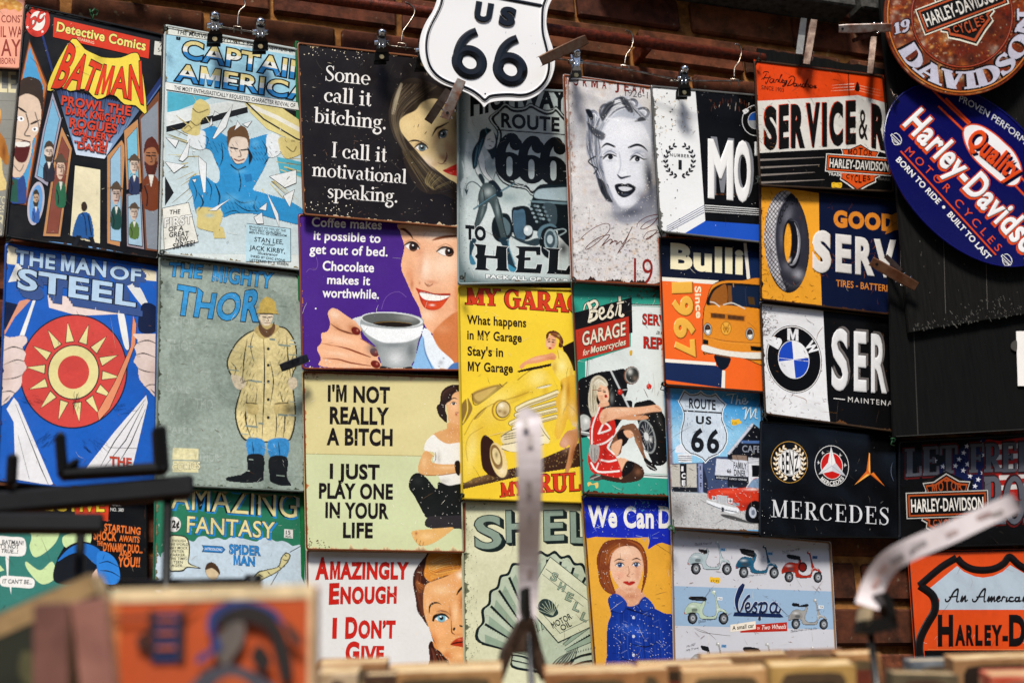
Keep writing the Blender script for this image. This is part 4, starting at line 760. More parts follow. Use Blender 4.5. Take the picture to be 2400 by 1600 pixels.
s.part('title'); s.T('"', 160, 268, 188, 272, 40, '0f1418', .05, .1)
stripe('CAPTAIN', 200, 352, 985, 498, 108, 1); stripe('AMERICA', 160, 490, 985, 622, 100, 1)
s.part('lettering').P('104,505 1050,650 1050,695 104,548', 'eef0ea').L('104,503 1050,648', 3, '333').L('104,549 1050,697', 3, '333').T('THE MOST ENTHUSIASTICALLY REQUESTED CHARACTER REVIVAL OF', 150, 548, 892, 660, 24, '1a1c1e', .01, .12)
for t, x0, y0, x1, y1, h in (('THE', 122, 1312, 188, 1308, 26), ('OF A', 116, 1418, 208, 1410, 28), ('GREAT', 120, 1452, 240, 1444, 30), ('NEW', 160, 1484, 236, 1476, 30), ('SERIES!', 142, 1522, 276, 1500, 30)): s.T(t, x0, y0, x1, y1, h, '16181a', .02, .1)
s.T('FIRST', 92, 1392, 262, 1366, 52, 'f4f4ee', .03, out='16181a', ow=.03)
for t, x0, y0, x1, y1, h in (('BROUGHT TO YOU BY THE', 612, 1394, 835, 1420, 13), ('TWO BEST QUALIFIED', 612, 1412, 804, 1434, 13), ('MEN IN ALL OF COMICDOM', 612, 1428, 840, 1450, 13), ('STAN LEE,', 642, 1478, 820, 1496, 28), ('Author', 690, 1500, 770, 1508, 16), ('JACK KIRBY,', 612, 1528, 830, 1552, 28), ('Illustrator', 664, 1556, 786, 1568, 16)): s.T(t, x0, y0, x1, y1, h, '1a2228', .012, .1)
view(350, 580, 2.6125)
for t, x0, y0, x1, y1, h in (('INKED BY CHIC STONE', 620, 58, 830, 86, 14), ('LETTERED BY S. ROSEN', 614, 82, 850, 108, 14)): s.T(t, x0, y0, x1, y1, h, '1a2228', .012, .1)
s.wear('tbl', 'a89a68', 6, 7, '7a6a48').specks(90, '6a6450', (.5, 1.6), seed=8, streak=.7).specks(50, 'f4f4ec', (.6, 1.8), seed=9, streak=.4); s.done()
# ---- steel comic
view(0, 560, 2.6125)
s = Sign('metal_sign', 'blue comic cover sign with pale steel title over a red sunburst disc', 'sign', '12,569 372,624 364,1165 -8,1128', '1c5fc0', TC)
s.part('picture').P('40,30 110,60 100,160 30,150', 'ece2c4').P('865,180 970,200 970,260 865,250', 'ece2c4').P('100,150 180,165 150,250 50,265', 'f0efe8').P(C('760,250 850,290 900,380 945,460 900,440 830,360'), 'e6e6e4').P('290,330 860,440 720,460 480,470 300,420', 'f0dcd4')
s.P('10,600 60,480 120,380 200,360 90,480 20,600', 'e09a7c').P(C('870,400 960,420 960,560 850,560'), '0d1c40').P('20,380 110,400 30,560', '0d1c40')
c = C('160,560 215,462 480,500 740,550 735,720 760,800 860,850 740,1040 430,1290 300,1120 190,900', 3)
s.E(450, 810, 330, 350, '14243c', 10, 60).E(450, 810, 322, 342, 'd64a42', 10, 60)
for k in range(14):
    aa = k * math.pi / 7 + .1; q = [(450 + rr * math.cos(aa + d), 815 + rr * 1.06 * math.sin(aa + d)) for rr, d in ((178, -.15), (290, 0), (178, .15))]; s.P(q, 'ece09c').L(q, 4, '14202c', True)
s.E(450, 815, 158, 168, '14202c', 8, 50).E(450, 815, 152, 162, 'ece09c', 8, 50).E(450, 815, 96, 102, 'd64a42', 8, 40)
s.P('815,465 835,520 830,640 740,880 670,1040 606,1110 596,1060 700,880 800,660', 'e8946c').L('815,465 835,520 830,640 740,880 670,1040 606,1110 596,1060 700,880 800,660', 3, '2a1a14', True)
s.P('205,365 220,370 150,590 120,590', 'f0f0ec').P(C('720,450 760,460 790,660 760,650'), 'f0f0ec').P('85,970 110,1000 330,1510 95,1470 84,1120 40,1040', 'e9e8ea').P('895,955 905,1000 810,1400 520,1410 700,1180', 'e9e8ea')
for q in ('95,1010 250,1400 300,1510', '110,1200 180,1470', '890,980 700,1240 610,1400', '880,1010 770,1230 640,1395', '890,1040 800,1250 720,1380', '660,1275 840,1280'): s.L(q, [2, 6, 2], '16181e')
for x, y, f in ((0, 0, 1), (900, 40, -1)):
    g = Paint(s, -30 if f > 0 else 815, 580, 170 if f > 0 else 970, 1020, 1.5); fx = (lambda a: a) if f > 0 else (lambda a: 985 - a * 1.02)
    m = lambda q: [(fx(a), b - (40 if f < 0 else 0)) for a, b in pts(q)]
    g.F(C(m('-30,600 60,600 150,590 168,630 140,665 160,700 150,745 165,790 140,830 130,900 80,960 30,1010 -30,1000')), 'e8d4cc')
    for q in ('10,690 80,660 150,680', '20,770 100,740 150,750', '10,860 90,850 140,830', '0,940 60,930 100,950', '20,1000 60,960'): g.S(O(m(q)), [2, 7, 3], '1a1414')
    g.B(fx(40), 820, 40, 90, 'c8a89c', .5); g.done()
r = random.Random(6)
for cx, cy, n, dx, dy in ((190, 980, 14, 40, 12), (270, 1250, 20, 60, -60), (560, 1250, 18, 50, 50), (750, 1040, 16, 60, -10), (470, 960, 12, -20, 90)):
    for _ in range(n): x, y = cx + r.uniform(-60, 60) * (dx > 0 or .3), cy + r.uniform(-30, 30); s.L([(x, y), (x + dx * r.uniform(.4, 1), y + dy * r.uniform(.4, 1))], [1, 4, 1], '0e1626')
s.part('title')
for t, x0, y0, x1, y1, h in (('THE', 92, 150, 336, 186, 84), ('MAN', 372, 192, 648, 232, 92), ('OF', 672, 238, 862, 262, 76), ('STEEL', 106, 300, 830, 412, 120)):
    s.T(t, x0, y0, x1, y1, h, 'bcd8f0', .03, .05, out='10182c', ow=.03, sh=('3a5690', 26 if len(t) < 4 else 34, 34 if len(t) < 4 else 52))
s.part('lettering').T('THE', 672, 1382, 806, 1394, 52, 'c8442c', .03, out='2a1412', ow=.02)
s.wear('lb', '7a4c2c', 5, 13, '4a2c1c').wear('t', '6a4430', 5, 14).specks(70, '8a5a3a', (.5, 1.3), seed=15, streak=1.2); s.done()
# ---- thunder comic
view(350, 580, 2.6125)
s = Sign('metal_sign', 'mottled grey green comic sign with blue title and a bearded man in a yellow raincoat', 'sign', '372,600 725,644 716,1153 362,1137', '9fada2', tin('print_mottle', chip=.55, chipc='d2d8cc', rust=.14, dirt=.75, dirtc='3c4a40', crack=.12, crackc='6a4a28', grain=.4))
g = Paint(s.part('picture'), 195, 290, 935, 1460, 1.4)
Y, BK = 'e9d79a', '12161a'
g.F(C('640,500 700,470 790,478 850,500 900,590 905,720 880,800 900,1010 880,1150 830,1190 640,1190 560,1160 520,1010 560,830 500,790 470,700 520,590 580,530'), '2a2a1c', 5)
g.F(C('645,508 700,480 790,488 842,508 890,595 895,718 870,800 890,1005 868,1145 825,1180 645,1180 570,1150 532,1010 570,830 510,785 482,700 530,596 590,538'), Y)
g.F(C('600,1170 700,1180 700,1280 610,1280'), '3a92d4'); g.F(C('730,1180 850,1175 840,1290 740,1285'), '3a92d4')
g.F(C('600,1270 700,1275 700,1400 690,1430 600,1440 480,1430 470,1405 560,1385 600,1350'), BK); g.F(C('735,1285 845,1285 845,1400 870,1450 845,1465 750,1440 735,1400'), BK)
g.F(C('640,500 700,560 790,505 780,470 700,465'), 'c8b070'); g.F(ell(715, 420, 44, 60), 'efdcbe', 2); g.F(C('655,400 680,330 720,300 770,330 790,402 860,420 700,405 590,420'), 'd2b45a'); g.S(O('590,420 700,404 860,420'), 8, BK); g.F(C('675,440 690,480 720,500 752,480 762,440 770,500 740,545 700,545 670,500'), '6a4a30')
g.S('695,425 715,428', 6, BK); g.S('730,428 752,424', 6, BK); g.S('705,462 738,462', 5, '7a3028'); g.S(O('722,430 730,448 718,452'), 4, '5a3c28')
g.F(C('500,780 560,790 590,830 560,870 520,850'), 'efdcbe'); g.F(C('860,795 900,800 905,850 870,870 850,830'), 'efdcbe')
for q, w in (('700,560 705,800 690,1175', 9), ('600,560 580,680 570,830', 8), ('840,540 850,680 868,800', 8), ('640,520 620,600 640,700', 6), ('560,830 620,810 660,830', 6), ('600,900 590,1050 620,1160', 10), ('800,880 830,1020 820,1160', 10), ('740,700 760,820 740,960', 7), ('660,860 650,1000 660,1130', 6), ('770,960 780,1080 770,1170', 7), ('500,700 530,740 520,780', 7), ('890,640 870,700 880,760', 7), ('630,1190 640,1270', 6), ('790,1190 800,1280', 6)): g.S(O(q), [2, w, 2], BK, 2)
for i in range(70): x, y = (560 + i % 10 * 9, 640 + i * 7) if i % 2 else (800 + i % 8 * 9, 560 + i * 8); g.S([(x, y), (x - 14, y + 34)], [1, 5, 1], '3a2f18', 1.5, .8)
for y in (620, 720, 820, 930, 1040): g.F(ell(728, y, 9, 9), BK)
g.F(C('590,950 660,955 660,1020 595,1010'), 'd6c080'); g.F(C('770,955 850,950 850,1015 775,1020'), 'd6c080'); g.S('590,950 660,955', 5, BK); g.S('770,955 850,950', 5, BK)
g.grit(.03); g.done()
s.part('ghost_print')
for t, x, y, w, h in (('THO', 280, 980, 110, 60), ('THOR', 110, 620, 170, 60), ('THOR', 300, 1300, 130, 50), ('COMIC', 100, 880, 150, 40), ('THOR', 130, 460, 150, 40), ('PAPER', 110, 1130, 160, 40)): s.T(t, x, y, x + w, y + w * .1, h, 'b0bcb2', .02)
r = random.Random(5)
for _ in range(60): x, y = r.uniform(70, 900), r.uniform(120, 1420); w, h = r.uniform(20, 90), r.uniform(4, 12); s.P([(x, y), (x + w, y + w * .1), (x + w, y + w * .1 + h), (x, y + h)], r.choice(['94a398', 'a9b6ac', '8b9a8f']))
s.part('title')
for t, x0, y0, x1, y1, h in (('THE', 116, 172, 320, 188, 80), ('MIGHTY', 384, 202, 750, 248, 92)): s.T(t, x0, y0, x1, y1, h, '3a9cdc', .03, .12, out='0e1418', ow=.03)
def tho(u, y): return (150 + 520 * u + 26 * y, 402 + 44 * math.sin(u * 1.5) - (150 + 60 * u - 30 * math.sin(u * 3)) * y * .98 - (26 if u < .25 and y > .6 else 0))
s.T('THOR', 0, 0, 1, 0, 1, '3a9cdc', .03, out='0e1418', ow=.022, warp=tho)
s.part('lettering').P('145,1225 302,1230 300,1300 140,1296', 'e6dfae').P('145,1304 302,1308 300,1376 142,1372', 'e6dfae').T('COMICS', 140, 1362, 312, 1350, 40, 'f0eac0', .03, out='2a2818', ow=.03)
s.wear('tlbr', '5a5a44', 7, 17, '46503e').specks(140, 'e2e8de', (.5, 1.8), seed=18, streak=1.5).specks(40, '6a3c1c', (.5, 1.4), seed=19, streak=1.6); s.done()
# ---- lower left comic
view(0, 960, 2.45)
s = Sign('metal_sign', 'teal and black comic sign with speech balloons, lowest on the left behind the rack', 'sign', '-8,1136 345,1160 348,1560 -20,1560', '0d0e10', TC)
s.part('picture').P('-20,660 440,660 330,850 310,980 700,1030 700,1300 -20,1300', '3a7f74').P(C('130,640 330,650 320,760 210,845 170,790 180,720'), 'cfe6a8').P(C('360,730 430,700 470,660 520,690 520,760 480,760 380,790'), 'cfe6a8').P(C('150,870 230,920 300,870 320,960 240,1000 160,920'), 'cfe6a8').P('-10,880 25,920 -10,930', 'cfe6a8')
s.P(C('310,980 320,880 380,790 470,755 560,780 600,820 640,860 680,900 690,1000 640,1040 560,990 500,970 400,1000'), '14181f').P(C('330,870 390,800 470,765 555,790 600,850 590,900 540,880 470,820 400,830'), '2472c8').P(C('560,820 620,820 670,870 690,960 660,1000 590,990 560,930'), '2f84dc').P('530,940 555,910 570,980 520,1010', 'e8c4b0')
for q in ('570,880 620,870 680,900', '575,920 640,930 690,960', '600,830 590,860'): s.L(O(q), [2, 6, 2], '0c1830')
s.part('title').P('430,505 628,505 620,640 430,600', 'd8401c').T('DETECTIVE', 60, 575, 600, 582, 78, 'f0d040', .03, out='1a0c08').P('650,500 700,500 698,516 648,514', 'd0d0cc')
s.part('lettering').T('OCT.', 642, 551, 696, 553, 22, 'f0f0ea', .03).T('NO. 380', 634, 580, 710, 584, 20, 'f0f0ea')
for t, x0, y0, x1, y1, h in (('STARTLING', 598, 692, 806, 716, 40), ('SHOCK', 536, 742, 668, 752, 50), ('AWAITS', 684, 752, 800, 762, 34), ('THE', 556, 776, 590, 780, 26), ('DYNAMIC DUO...', 592, 808, 818, 822, 46), ('AND', 684, 838, 752, 842, 24), ('YOU!!', 676, 898, 802, 900, 54)): s.T(t, x0, y0, x1, y1, h, 'ee7a34', .03, .06)
s.part('balloon').P(C('-20,730 60,728 140,740 142,830 60,838 -20,828', 4), 'f2f0ea').P('30,834 52,834 48,950 40,950', 'f2f0ea').P(C('8,955 100,955 190,968 188,1020 100,1018 8,1008', 4), 'f2f0ea').P('54,1012 66,1012 64,1060', 'f2f0ea')
for t, x0, y0, x1, y1, h in ((', BATMAN!', -4, 768, 134, 775, 24), ("T'S NOT", -2, 792, 108, 796, 22), ('TRUE...!', 6, 818, 102, 824, 22), ("IT CAN'T BE...", 14, 994, 184, 1000, 24)): s.part('balloon_lettering').T(t, x0, y0, x1, y1, h, '14161a', .015, .1)
s.wear('tr', '3a2418', 5, 23).specks(40, '9a9484', (.4, 1.2), seed=24, streak=1); s.done()
# ---- fantasy comic
view(340, 1120, 5.6)
s = Sign('metal_sign', 'green and pale blue comic sign with a cream two line title and speech balloon', 'sign', '362,1136 724,1158 722,1560 355,1560', '2c7a5c', TP)
s.part('picture').P(C('130,1050 200,1040 220,980 300,940 400,900 480,820 560,810 640,830 700,770 790,760 860,800 960,780 1050,810 1130,770 1230,775 1330,800 1460,830 1520,790 1620,780 1720,830 1800,820 1880,850 1940,890 2060,900 2100,1300 2100,2400 110,2400', 3), 'c6d8e4')
g = Paint(s, 750, 940, 2060, 1900, 1.4); g.F(C('1400,1300 1480,1220 1600,1190 1740,1150 1780,1040 1840,970 1910,1000 1890,1090 1800,1190 1700,1260 1560,1330 1460,1400 1300,1560 1000,1600 850,1480 900,1400 1000,1350 1150,1340 1300,1340'), '14140e', 5); g.F(C('1420,1310 1490,1240 1610,1205 1755,1160 1795,1050 1845,990 1895,1010 1870,1085 1785,1180 1690,1245 1550,1315 1450,1385 1300,1540 1000,1580 880,1480 910,1410 1010,1365 1150,1355 1300,1350'), 'd8cf98')
g.F(ell(880, 1220, 92, 120, -20), '14140e', 4); g.F(ell(880, 1222, 82, 110, -20), 'e0c8a0'); g.F(C('790,1200 800,1130 860,1096 930,1120 980,1200 990,1280 940,1220 880,1180 830,1190'), '4a3420')
for q in ('1480,1250 1560,1300', '1600,1215 1650,1270', '1760,1160 1790,1190', '1800,1060 1850,1080 1880,1060', '1830,1000 1860,1030', '1100,1370 1200,1400 1300,1370', '1000,1400 1080,1440', '1420,1320 1480,1370'): g.S(O(q), [3, 14, 3], '2a2818')
g.done(); s.L('1900,970 2060,880', 9, '16160f').L('1750,1230 1650,1400', 9, '16160f').P('750,880 1010,895 1052,935 1010,978 750,962 770,920', '1d7cc4').L('750,880 1010,895 1052,935 1010,978 750,962 770,920', 7, '0c2038', True)
s.part('title').T('AMAZING', 340, 395, 1990, 520, 330, 'e9dc9e', .0, .03, out='141c18', ow=.018, sh=('2b8ad0', 28, 22)).T('FANTASY', 548, 708, 1700, 790, 215, 'e9dc9e', .01, .03, out='141c18', ow=.022, sh=('2b8ad0', 26, 20))
s.part('price_disc').E(380, 604, 90, 100, 'e6e4de').E(380, 604, 90, 100, 'e6e4de').T('12\u00a2', 320, 645, 452, 648, 92, '141614', .05)
s.part('lettering').P('1828,665 1942,675 1940,790 1822,780', 'e6e6e0').T('15', 1848, 735, 1908, 738, 52, '141614', .02).T('AUG', 1838, 772, 1920, 780, 28, '141614', .02).T('SPIDER', 1105, 985, 1515, 1012, 118, '2b86cc', .03, out='0f1c30', ow=.03).T('MAN', 1165, 1130, 1440, 1150, 115, '2b86cc', .03, out='0f1c30', ow=.03).T('INTRODUCING', 785, 940, 1010, 955, 34, 'eef0ee', .01, .15).P('1985,210 2062,215 2062,380 1982,375', 'd8dcd4').T('CO', 2000, 235, 2050, 236, 22, '333')
s.part('balloon').P(C('330,760 440,745 540,770 585,860 585,1000 580,1110 735,1180 560,1170 500,1215 400,1222 320,1200 290,980', 4), '12140f').P(C('330,775 440,760 530,782 570,865 572,1000 568,1120 700,1170 550,1160 495,1200 400,1208 325,1190 300,980', 4), 'e8e4bc').P(C('250,1460 290,1380 420,1355 540,1380 600,1470 500,1700 280,1700', 4), '12140f').P(C('268,1460 300,1395 420,1370 530,1395 585,1470 490,1690 290,1690', 4), 'e8e4bc')
for i, t in enumerate(('THOUGH', 'THE WORLD', 'MAY MOCK', 'PETER', 'PARKER..', 'THE TIMID', 'TEEN', 'AGER...')): x0, x1 = ((350, 530), (318, 566), (318, 560), (360, 512), (335, 545), (318, 552), (368, 494), (345, 522))[i]; s.part('balloon_lettering').T(t, x0, 836 + i * 46.5, x1, 838 + i * 46.5, 34, '14160f', .01, .08)
s.T('IT WILL', 370, 1440, 525, 1446, 34, '14160f', .01, .08)
s.wear('tl', 'a8a284', 9, 27, '5a5a3c').wear('r', '26402f', 4, 28).specks(150, 'dfe6dc', (.4, 1.3), seed=29, streak=1).specks(40, '4a4a3a', (.4, 1.2), seed=30, streak=1.5); s.done()
# ================================================================ the signs: quote column
SK = 'e8c49a'
view(680, 60, 3.267)
s = Sign('metal_sign', 'worn black sign about motivational speaking in white serif letters', 'sign', '695,98 1118,145 1102,538 710,505', '161011', TQ, o=(.052, .03, .062), rad=4, rim='7a4a2c')
s.part('picture'); g = Paint(s, 745, 380, 1345, 1330, 1.3)
HB = '2a2019'
g.F(C('850,430 960,400 1150,470 1240,560 1330,700 1330,1300 1150,1290 1050,1290 960,1230 880,1080 850,950 790,850 755,740 755,640 790,520'), HB, 6)
g.hair('850,440 780,560 765,700 800,850 870,960', '1120,470 940,600 850,700 860,840 930,1000', 60, 8, ['5a4c3a', '3c3126', '1a1512', '7a6a52'], 3, .6, 1, 8)
g.hair('850,440 800,560 775,680', '860,450 830,560 800,680', 14, 7, ['a89a80', 'c8bca0'], 3, .55, 2)
g.F(C('838,735 880,690 960,650 1010,590 1100,560 1180,600 1320,740 1320,1190 1250,1192 1180,1150 1090,1080 1010,1010 960,950 900,880 850,810'), 'e3c890', 5)
g.B(1100, 690, 90, 90, 'f0dca4', .7); g.B(900, 770, 60, 60, 'eed8a0', .6); g.B(1050, 1040, 70, 50, 'f2dcc0', .8, 40); g.B(1290, 760, 60, 160, '6a4a34', .85); g.B(1240, 960, 60, 100, '9a6a4a', .7); g.B(1120, 860, 30, 90, 'b88a60', .55, 20); g.B(1000, 920, 60, 20, 'b08868', .5, 10); g.B(1110, 1060, 40, 24, 'c8a080', .5); g.B(1170, 1010, 40, 30, '9c6446', .7); g.B(1200, 920, 24, 60, 'b07c58', .5)
g.S(O('905,890 960,880 1025,900'), [3, 14, 12, 3], '2c2018', 4); g.S(O('1085,850 1120,790 1160,770 1215,740'), [3, 18, 16, 4], '2c1c16', 4)
eye(g, 1005, 935, 92, 62, '5a7074', 8, ir=.46, look=.06); eye(g, 1172, 832, 80, 62, '5a7074', -38, ir=.46)
g.S(O('1130,1050 1160,1060 1185,1040 1200,1000 1195,970'), [3, 8, 12, 3], '7a4630', 5); g.B(1185, 1038, 10, 7, '3a1a12', .9)
g.F(C('1170,1110 1200,1095 1250,1070 1320,1050 1320,1150 1250,1148 1200,1130'), 'c02418', 3); g.S(O('1172,1112 1230,1108 1310,1090'), 5, '6a0e0c', 2); g.B(1230, 1130, 14, 5, 'f09080', .7)
g.hair('860,960 930,1090 1040,1270', '960,960 1080,1090 1260,1240', 60, 8, ['4a3e2c', '2e251c', '1a1411', '6a5a3c'], 3, .7, 3, 8); g.hair('1060,1110 1030,1200 1100,1250', '1240,1200 1140,1240 1110,1260', 20, 6, ['9a8858', 'b8a470', '6a5a3a'], 3, .5, 4)
g.grit(.035); g.done()
s.part('lettering')
for t, x0, y0, x1, y1, h in (('Some', 264, 422, 608, 458, 118), ('call it', 258, 584, 622, 620, 118), ('bitching.', 182, 742, 738, 798, 118), ('I call it', 314, 1008, 740, 1048, 118), ('motivational', 168, 1152, 892, 1212, 110), ('speaking.', 280, 1318, 826, 1358, 112)): s.SF(t, x0, y0, x1, y1, h, 'efece6', .15, .045, 1, .04)
s.wear('t', '8a5a3c', 6, 31, 'd8c49c').wear('l', '7a4a2c', 4, 32, 'c08a5a').wear('b', '7a4226', 6, 33, 'e0cca8').wear('r', '6a4030', 4, 34).specks(170, 'd8cfb8', (.4, 1.2), seed=35, streak=.8).specks(60, '6a5244', (.6, 2), seed=36, streak=.5).specks(26, 'efe6cc', (1, 2.6), (.02, .9, .3, .99), 37).specks(30, 'e4d8bc', (.8, 2.6), (.02, .01, .4, .07), 38); s.done()
# ---- coffee
view(690, 500, 3.92)
s = Sign('metal_sign', 'purple sign about coffee and chocolate with a smiling woman and white cup', 'sign', '698,500 1095,528 1096,870 707,866', '472083', TQ, o=(.045, .03, .056), rim='7a3a18')
s.part('picture'); g = Paint(s, 200, 100, 1560, 1450, 1.3)
g.F(C('985,90 1560,100 1560,1330 1480,1400 1400,1320 1300,1200 1275,1120 1230,1080 1190,1020 1160,930 1140,860 1090,770 1050,680 1010,590 985,530 980,450 1005,330 1000,270 970,170'), 'f0b48a', 5)
g.F(C('1280,1080 1560,900 1560,1450 1440,1340 1330,1230'), 'cf7a44', 14); g.B(1380, 480, 200, 170, 'fadcc0', .8); g.B(1330, 180, 200, 80, 'fbe4cc', .9); g.B(1200, 500, 60, 130, 'fae0c8', .8); g.B(1220, 930, 80, 70, 'f6cfae', .9); g.B(1450, 600, 90, 70, 'f4be98', .7); g.B(1490, 780, 30, 260, 'd88a5a', .75); g.B(1060, 560, 40, 90, 'dc8c5c', .6); g.B(1080, 650, 20, 60, 'c06a40', .7); g.B(1160, 470, 34, 140, 'd88e60', .5, 6); g.B(1260, 630, 70, 20, 'c87a50', .6, 8); g.B(1150, 350, 40, 50, 'cc8660', .5); g.B(1360, 1060, 90, 50, 'dc9464', .7); g.B(1300, 880, 120, 30, 'd88e62', .4); g.B(1110, 130, 100, 30, 'f6d2b4', .8)
g.S(O('975,145 1010,150 1060,190 1090,235'), [10, 26, 22, 4], '5a2812', 5); g.S(O('1268,248 1320,230 1400,214 1500,208'), [6, 26, 26, 14], '8a4a24', 8)
eye(g, 1080, 306, 130, 82, '3a1e12', 16, '1c0e08', ir=.5, look=.1); eye(g, 1385, 352, 140, 84, '3a1e12', 8, '1c0e08', ir=.5, look=.28)
g.S(O('1200,640 1230,670 1270,650'), 8, '9a4a2a', 6); g.B(1228, 655, 14, 8, '5a2010', .7); g.B(1150, 640, 10, 14, 'b86a44', .7)
g.F(C('1115,685 1160,700 1220,715 1290,735 1380,735 1435,740 1400,800 1340,870 1270,890 1200,870 1160,810 1140,740'), 'b8321c', 4); g.F(C('1150,725 1220,730 1300,750 1380,750 1425,755 1400,775 1330,800 1240,800 1180,780'), 'fbf6ee', 3); g.S(O('1150,725 1250,738 1340,752 1425,752'), 5, '5a1410', 2)
for x in (1185, 1215, 1255, 1300, 1340, 1375): g.S([(x, 735 + (x - 1185) * .08), (x + 3, 795 - abs(x - 1270) * .1)], 2.5, 'c8a898', 2, .7)
g.F(C('1180,800 1240,812 1330,812 1390,790 1350,860 1270,884 1205,860'), 'd8481e', 5); g.B(1265, 842, 26, 10, 'ffe8d8', .9)
g.F(C('1190,1050 1250,1090 1280,1150 1330,1240 1460,1360 1450,1440 1260,1440 1210,1300 1170,1150'), 'e8f0f6', 4); g.F(C('1160,1140 1190,1150 1200,1270 1260,1380 1280,1445 1080,1445 1110,1330'), '8cbce6', 4); g.F(C('1430,1400 1480,1370 1560,1380 1560,1450 1410,1450'), '4a78b8', 4); g.S(O('1185,1150 1205,1280 1270,1430'), [4, 14, 8], '3c6aa4', 6, .8)
g.B(1345, 1370, 30, 24, '8a9098', .6); g.B(1370, 1330, 12, 10, '4a4c52', .6); g.B(1330, 1405, 10, 8, '4a4c52', .6)
# hand
g.F(C('305,930 318,885 350,868 400,880 470,930 560,990 610,1040 618,1140 690,1190 760,1240 785,1290 770,1330 790,1370 785,1425 260,1410 240,1330 205,1240 245,1180 245,1100 300,1080 325,1010'), 'f2b68c', 4)
g.B(370, 930, 60, 40, 'fbdcc0', .8, 35); g.B(420, 1160, 160, 36, 'fad2b0', .8, 12); g.B(400, 1290, 150, 26, 'fad2b0', .7, 8); g.B(480, 1395, 160, 20, 'f8cca8', .7); g.B(540, 1060, 60, 40, 'b0602c', .85, 30); g.B(480, 1090, 120, 16, 'b86a38', .7, 14); g.B(390, 1040, 60, 20, 'cc8048', .6, 30)
g.S(O('330,1010 400,1060 490,1095 560,1110'), [3, 12, 14, 6], '6a2c10', 6); g.S(O('370,1215 480,1240 590,1280 700,1320'), [3, 14, 16, 6], '8a3c16', 5); g.S(O('260,1330 400,1340 520,1372 700,1400'), [3, 12, 14, 6], '8a3c16', 5); g.S(O('245,1190 330,1210 380,1215'), [3, 8, 3], 'b86a3c', 5); g.S(O('610,1150 690,1200 780,1270'), 7, '8a3c16', 4)
for c, rot in (((735, 1277), 40), ((745, 1385), 25), ((565, 1080), 35)): g.F(ell(c[0], c[1], 46, 34, rot), '6e1a0c', 4); g.B(c[0] + 14, c[1] - 6, 10, 12, 'e08a70', .8)
# cup
g.F(C('530,968 610,945 640,980 630,1060 600,1040 560,990'), 'd8dcdc', 3); g.F(C('605,1000 640,930 760,908 900,902 1080,925 1180,970 1185,1040 1160,1130 1140,1180 1110,1330 1080,1390 1060,1430 810,1430 800,1390 770,1290 740,1220 650,1130 615,1070'), '9aa0a0', 3)
g.F(C('612,1020 640,1080 700,1130 800,1180 900,1190 1050,1175 1150,1130 1175,1080 1180,1030 1100,1050 900,1060 700,1040'), 'f2f5f5', 10); g.F(ell(895, 975, 288, 70, 4), 'e2e6e6', 3); g.F(ell(890, 978, 268, 62, 4), '5c605c', 6); g.B(1040, 960, 110, 34, '9a9c98', .8, 6); g.F(ell(905, 1018, 180, 26, 3), '1a100a', 5); g.S(O('740,1005 900,994 1075,1010'), 5, '8a6a2a', 4)
g.B(720, 1240, 60, 60, '50545a', .8, 50); g.B(1070, 1260, 50, 90, '62686a', .8); g.B(930, 1330, 90, 80, 'dde0e0', .8); g.B(900, 1210, 140, 24, '707678', .6); g.F(C('800,1400 930,1425 1070,1405 1060,1440 810,1440'), '1e2022', 4)
g.grit(.05); g.done()
s.part('lettering')
for t, x0, y0, x1, y1, h in (('Coffee makes', 158, 118, 802, 148, 84), ('it possible to', 176, 240, 790, 270, 82), ('get out of bed.', 138, 368, 856, 394, 84), ('Chocolate', 258, 522, 730, 540, 86), ('makes it', 300, 646, 694, 658, 80), ('worthwhile.', 256, 768, 776, 784, 84)): s.T(t, x0, y0, x1, y1, h, 'f4f2ee', .022, .05)
s.L(O('800,880 830,790 880,740 960,720 1030,770'), 3, '8a68b4').L(O('200,400 215,470 190,520 140,510 110,540'), 3, '8a68b4').E(196, 874, 8, 7, 'f0ece6')
s.wear('l', '7a3a18', 4, 41, 'c87a44').wear('b', '6a3a26', 5, 42, 'e8d8c4').specks(12, 'e8dccc', (1, 3), (.02, .93, .2, .99), 43).specks(30, 'a98cc8', (.4, 1), seed=44); s.done()
# ---- not really
view(690, 860, 3.484)
s = Sign('metal_sign', 'cream and pale green sign with black lettering and a seated woman in black trousers', 'sign', '708,868 1092,882 1092,1296 716,1289', 'd8cc92', tin('print_cream', chip=.2, chipc='f0ead0', rust=.05, dirt=.12, dirtc='8a7a4a', grain=.08), o=(.043, .03, .054), rim='6a3418')
s.part('picture').P('90,705 1400,730 1400,1600 90,1600', 'cdd4a6').L('90,706 1400,731', 5, 'a89a68')
g = Paint(s, 920, 130, 1400, 1480, 1.3)
g.F(C('1250,455 1330,440 1400,440 1400,650 1250,640 1130,560 1180,520 1240,500'), 'd9a268', 4); g.F(C('1240,270 1290,200 1400,190 1400,450 1270,450 1250,380'), 'e0ab78', 4); g.B(1310, 300, 40, 80, 'f0c498', .7); g.B(1290, 520, 60, 40, 'c8884a', .5)
g.F(C('1185,290 1200,200 1260,150 1330,140 1400,150 1400,200 1330,200 1290,230 1280,270 1240,300 1235,350 1250,400 1245,455 1220,440 1180,400 1160,340 1165,310'), '241512', 4); g.hair('1190,260 1210,190 1300,150', '1250,280 1270,230 1340,190', 18, 6, ['5a3828', '3c241a', '0e0806'], 2, .7, 5)
g.S(O('1265,275 1300,252 1330,260'), [3, 9, 4], '2a1812', 2); eye(g, 1300, 298, 46, 24, '2a1a12', 2); g.B(1322, 385, 10, 14, 'a03020', .9); g.S('1318,372 1340,370', 6, '8a2018')
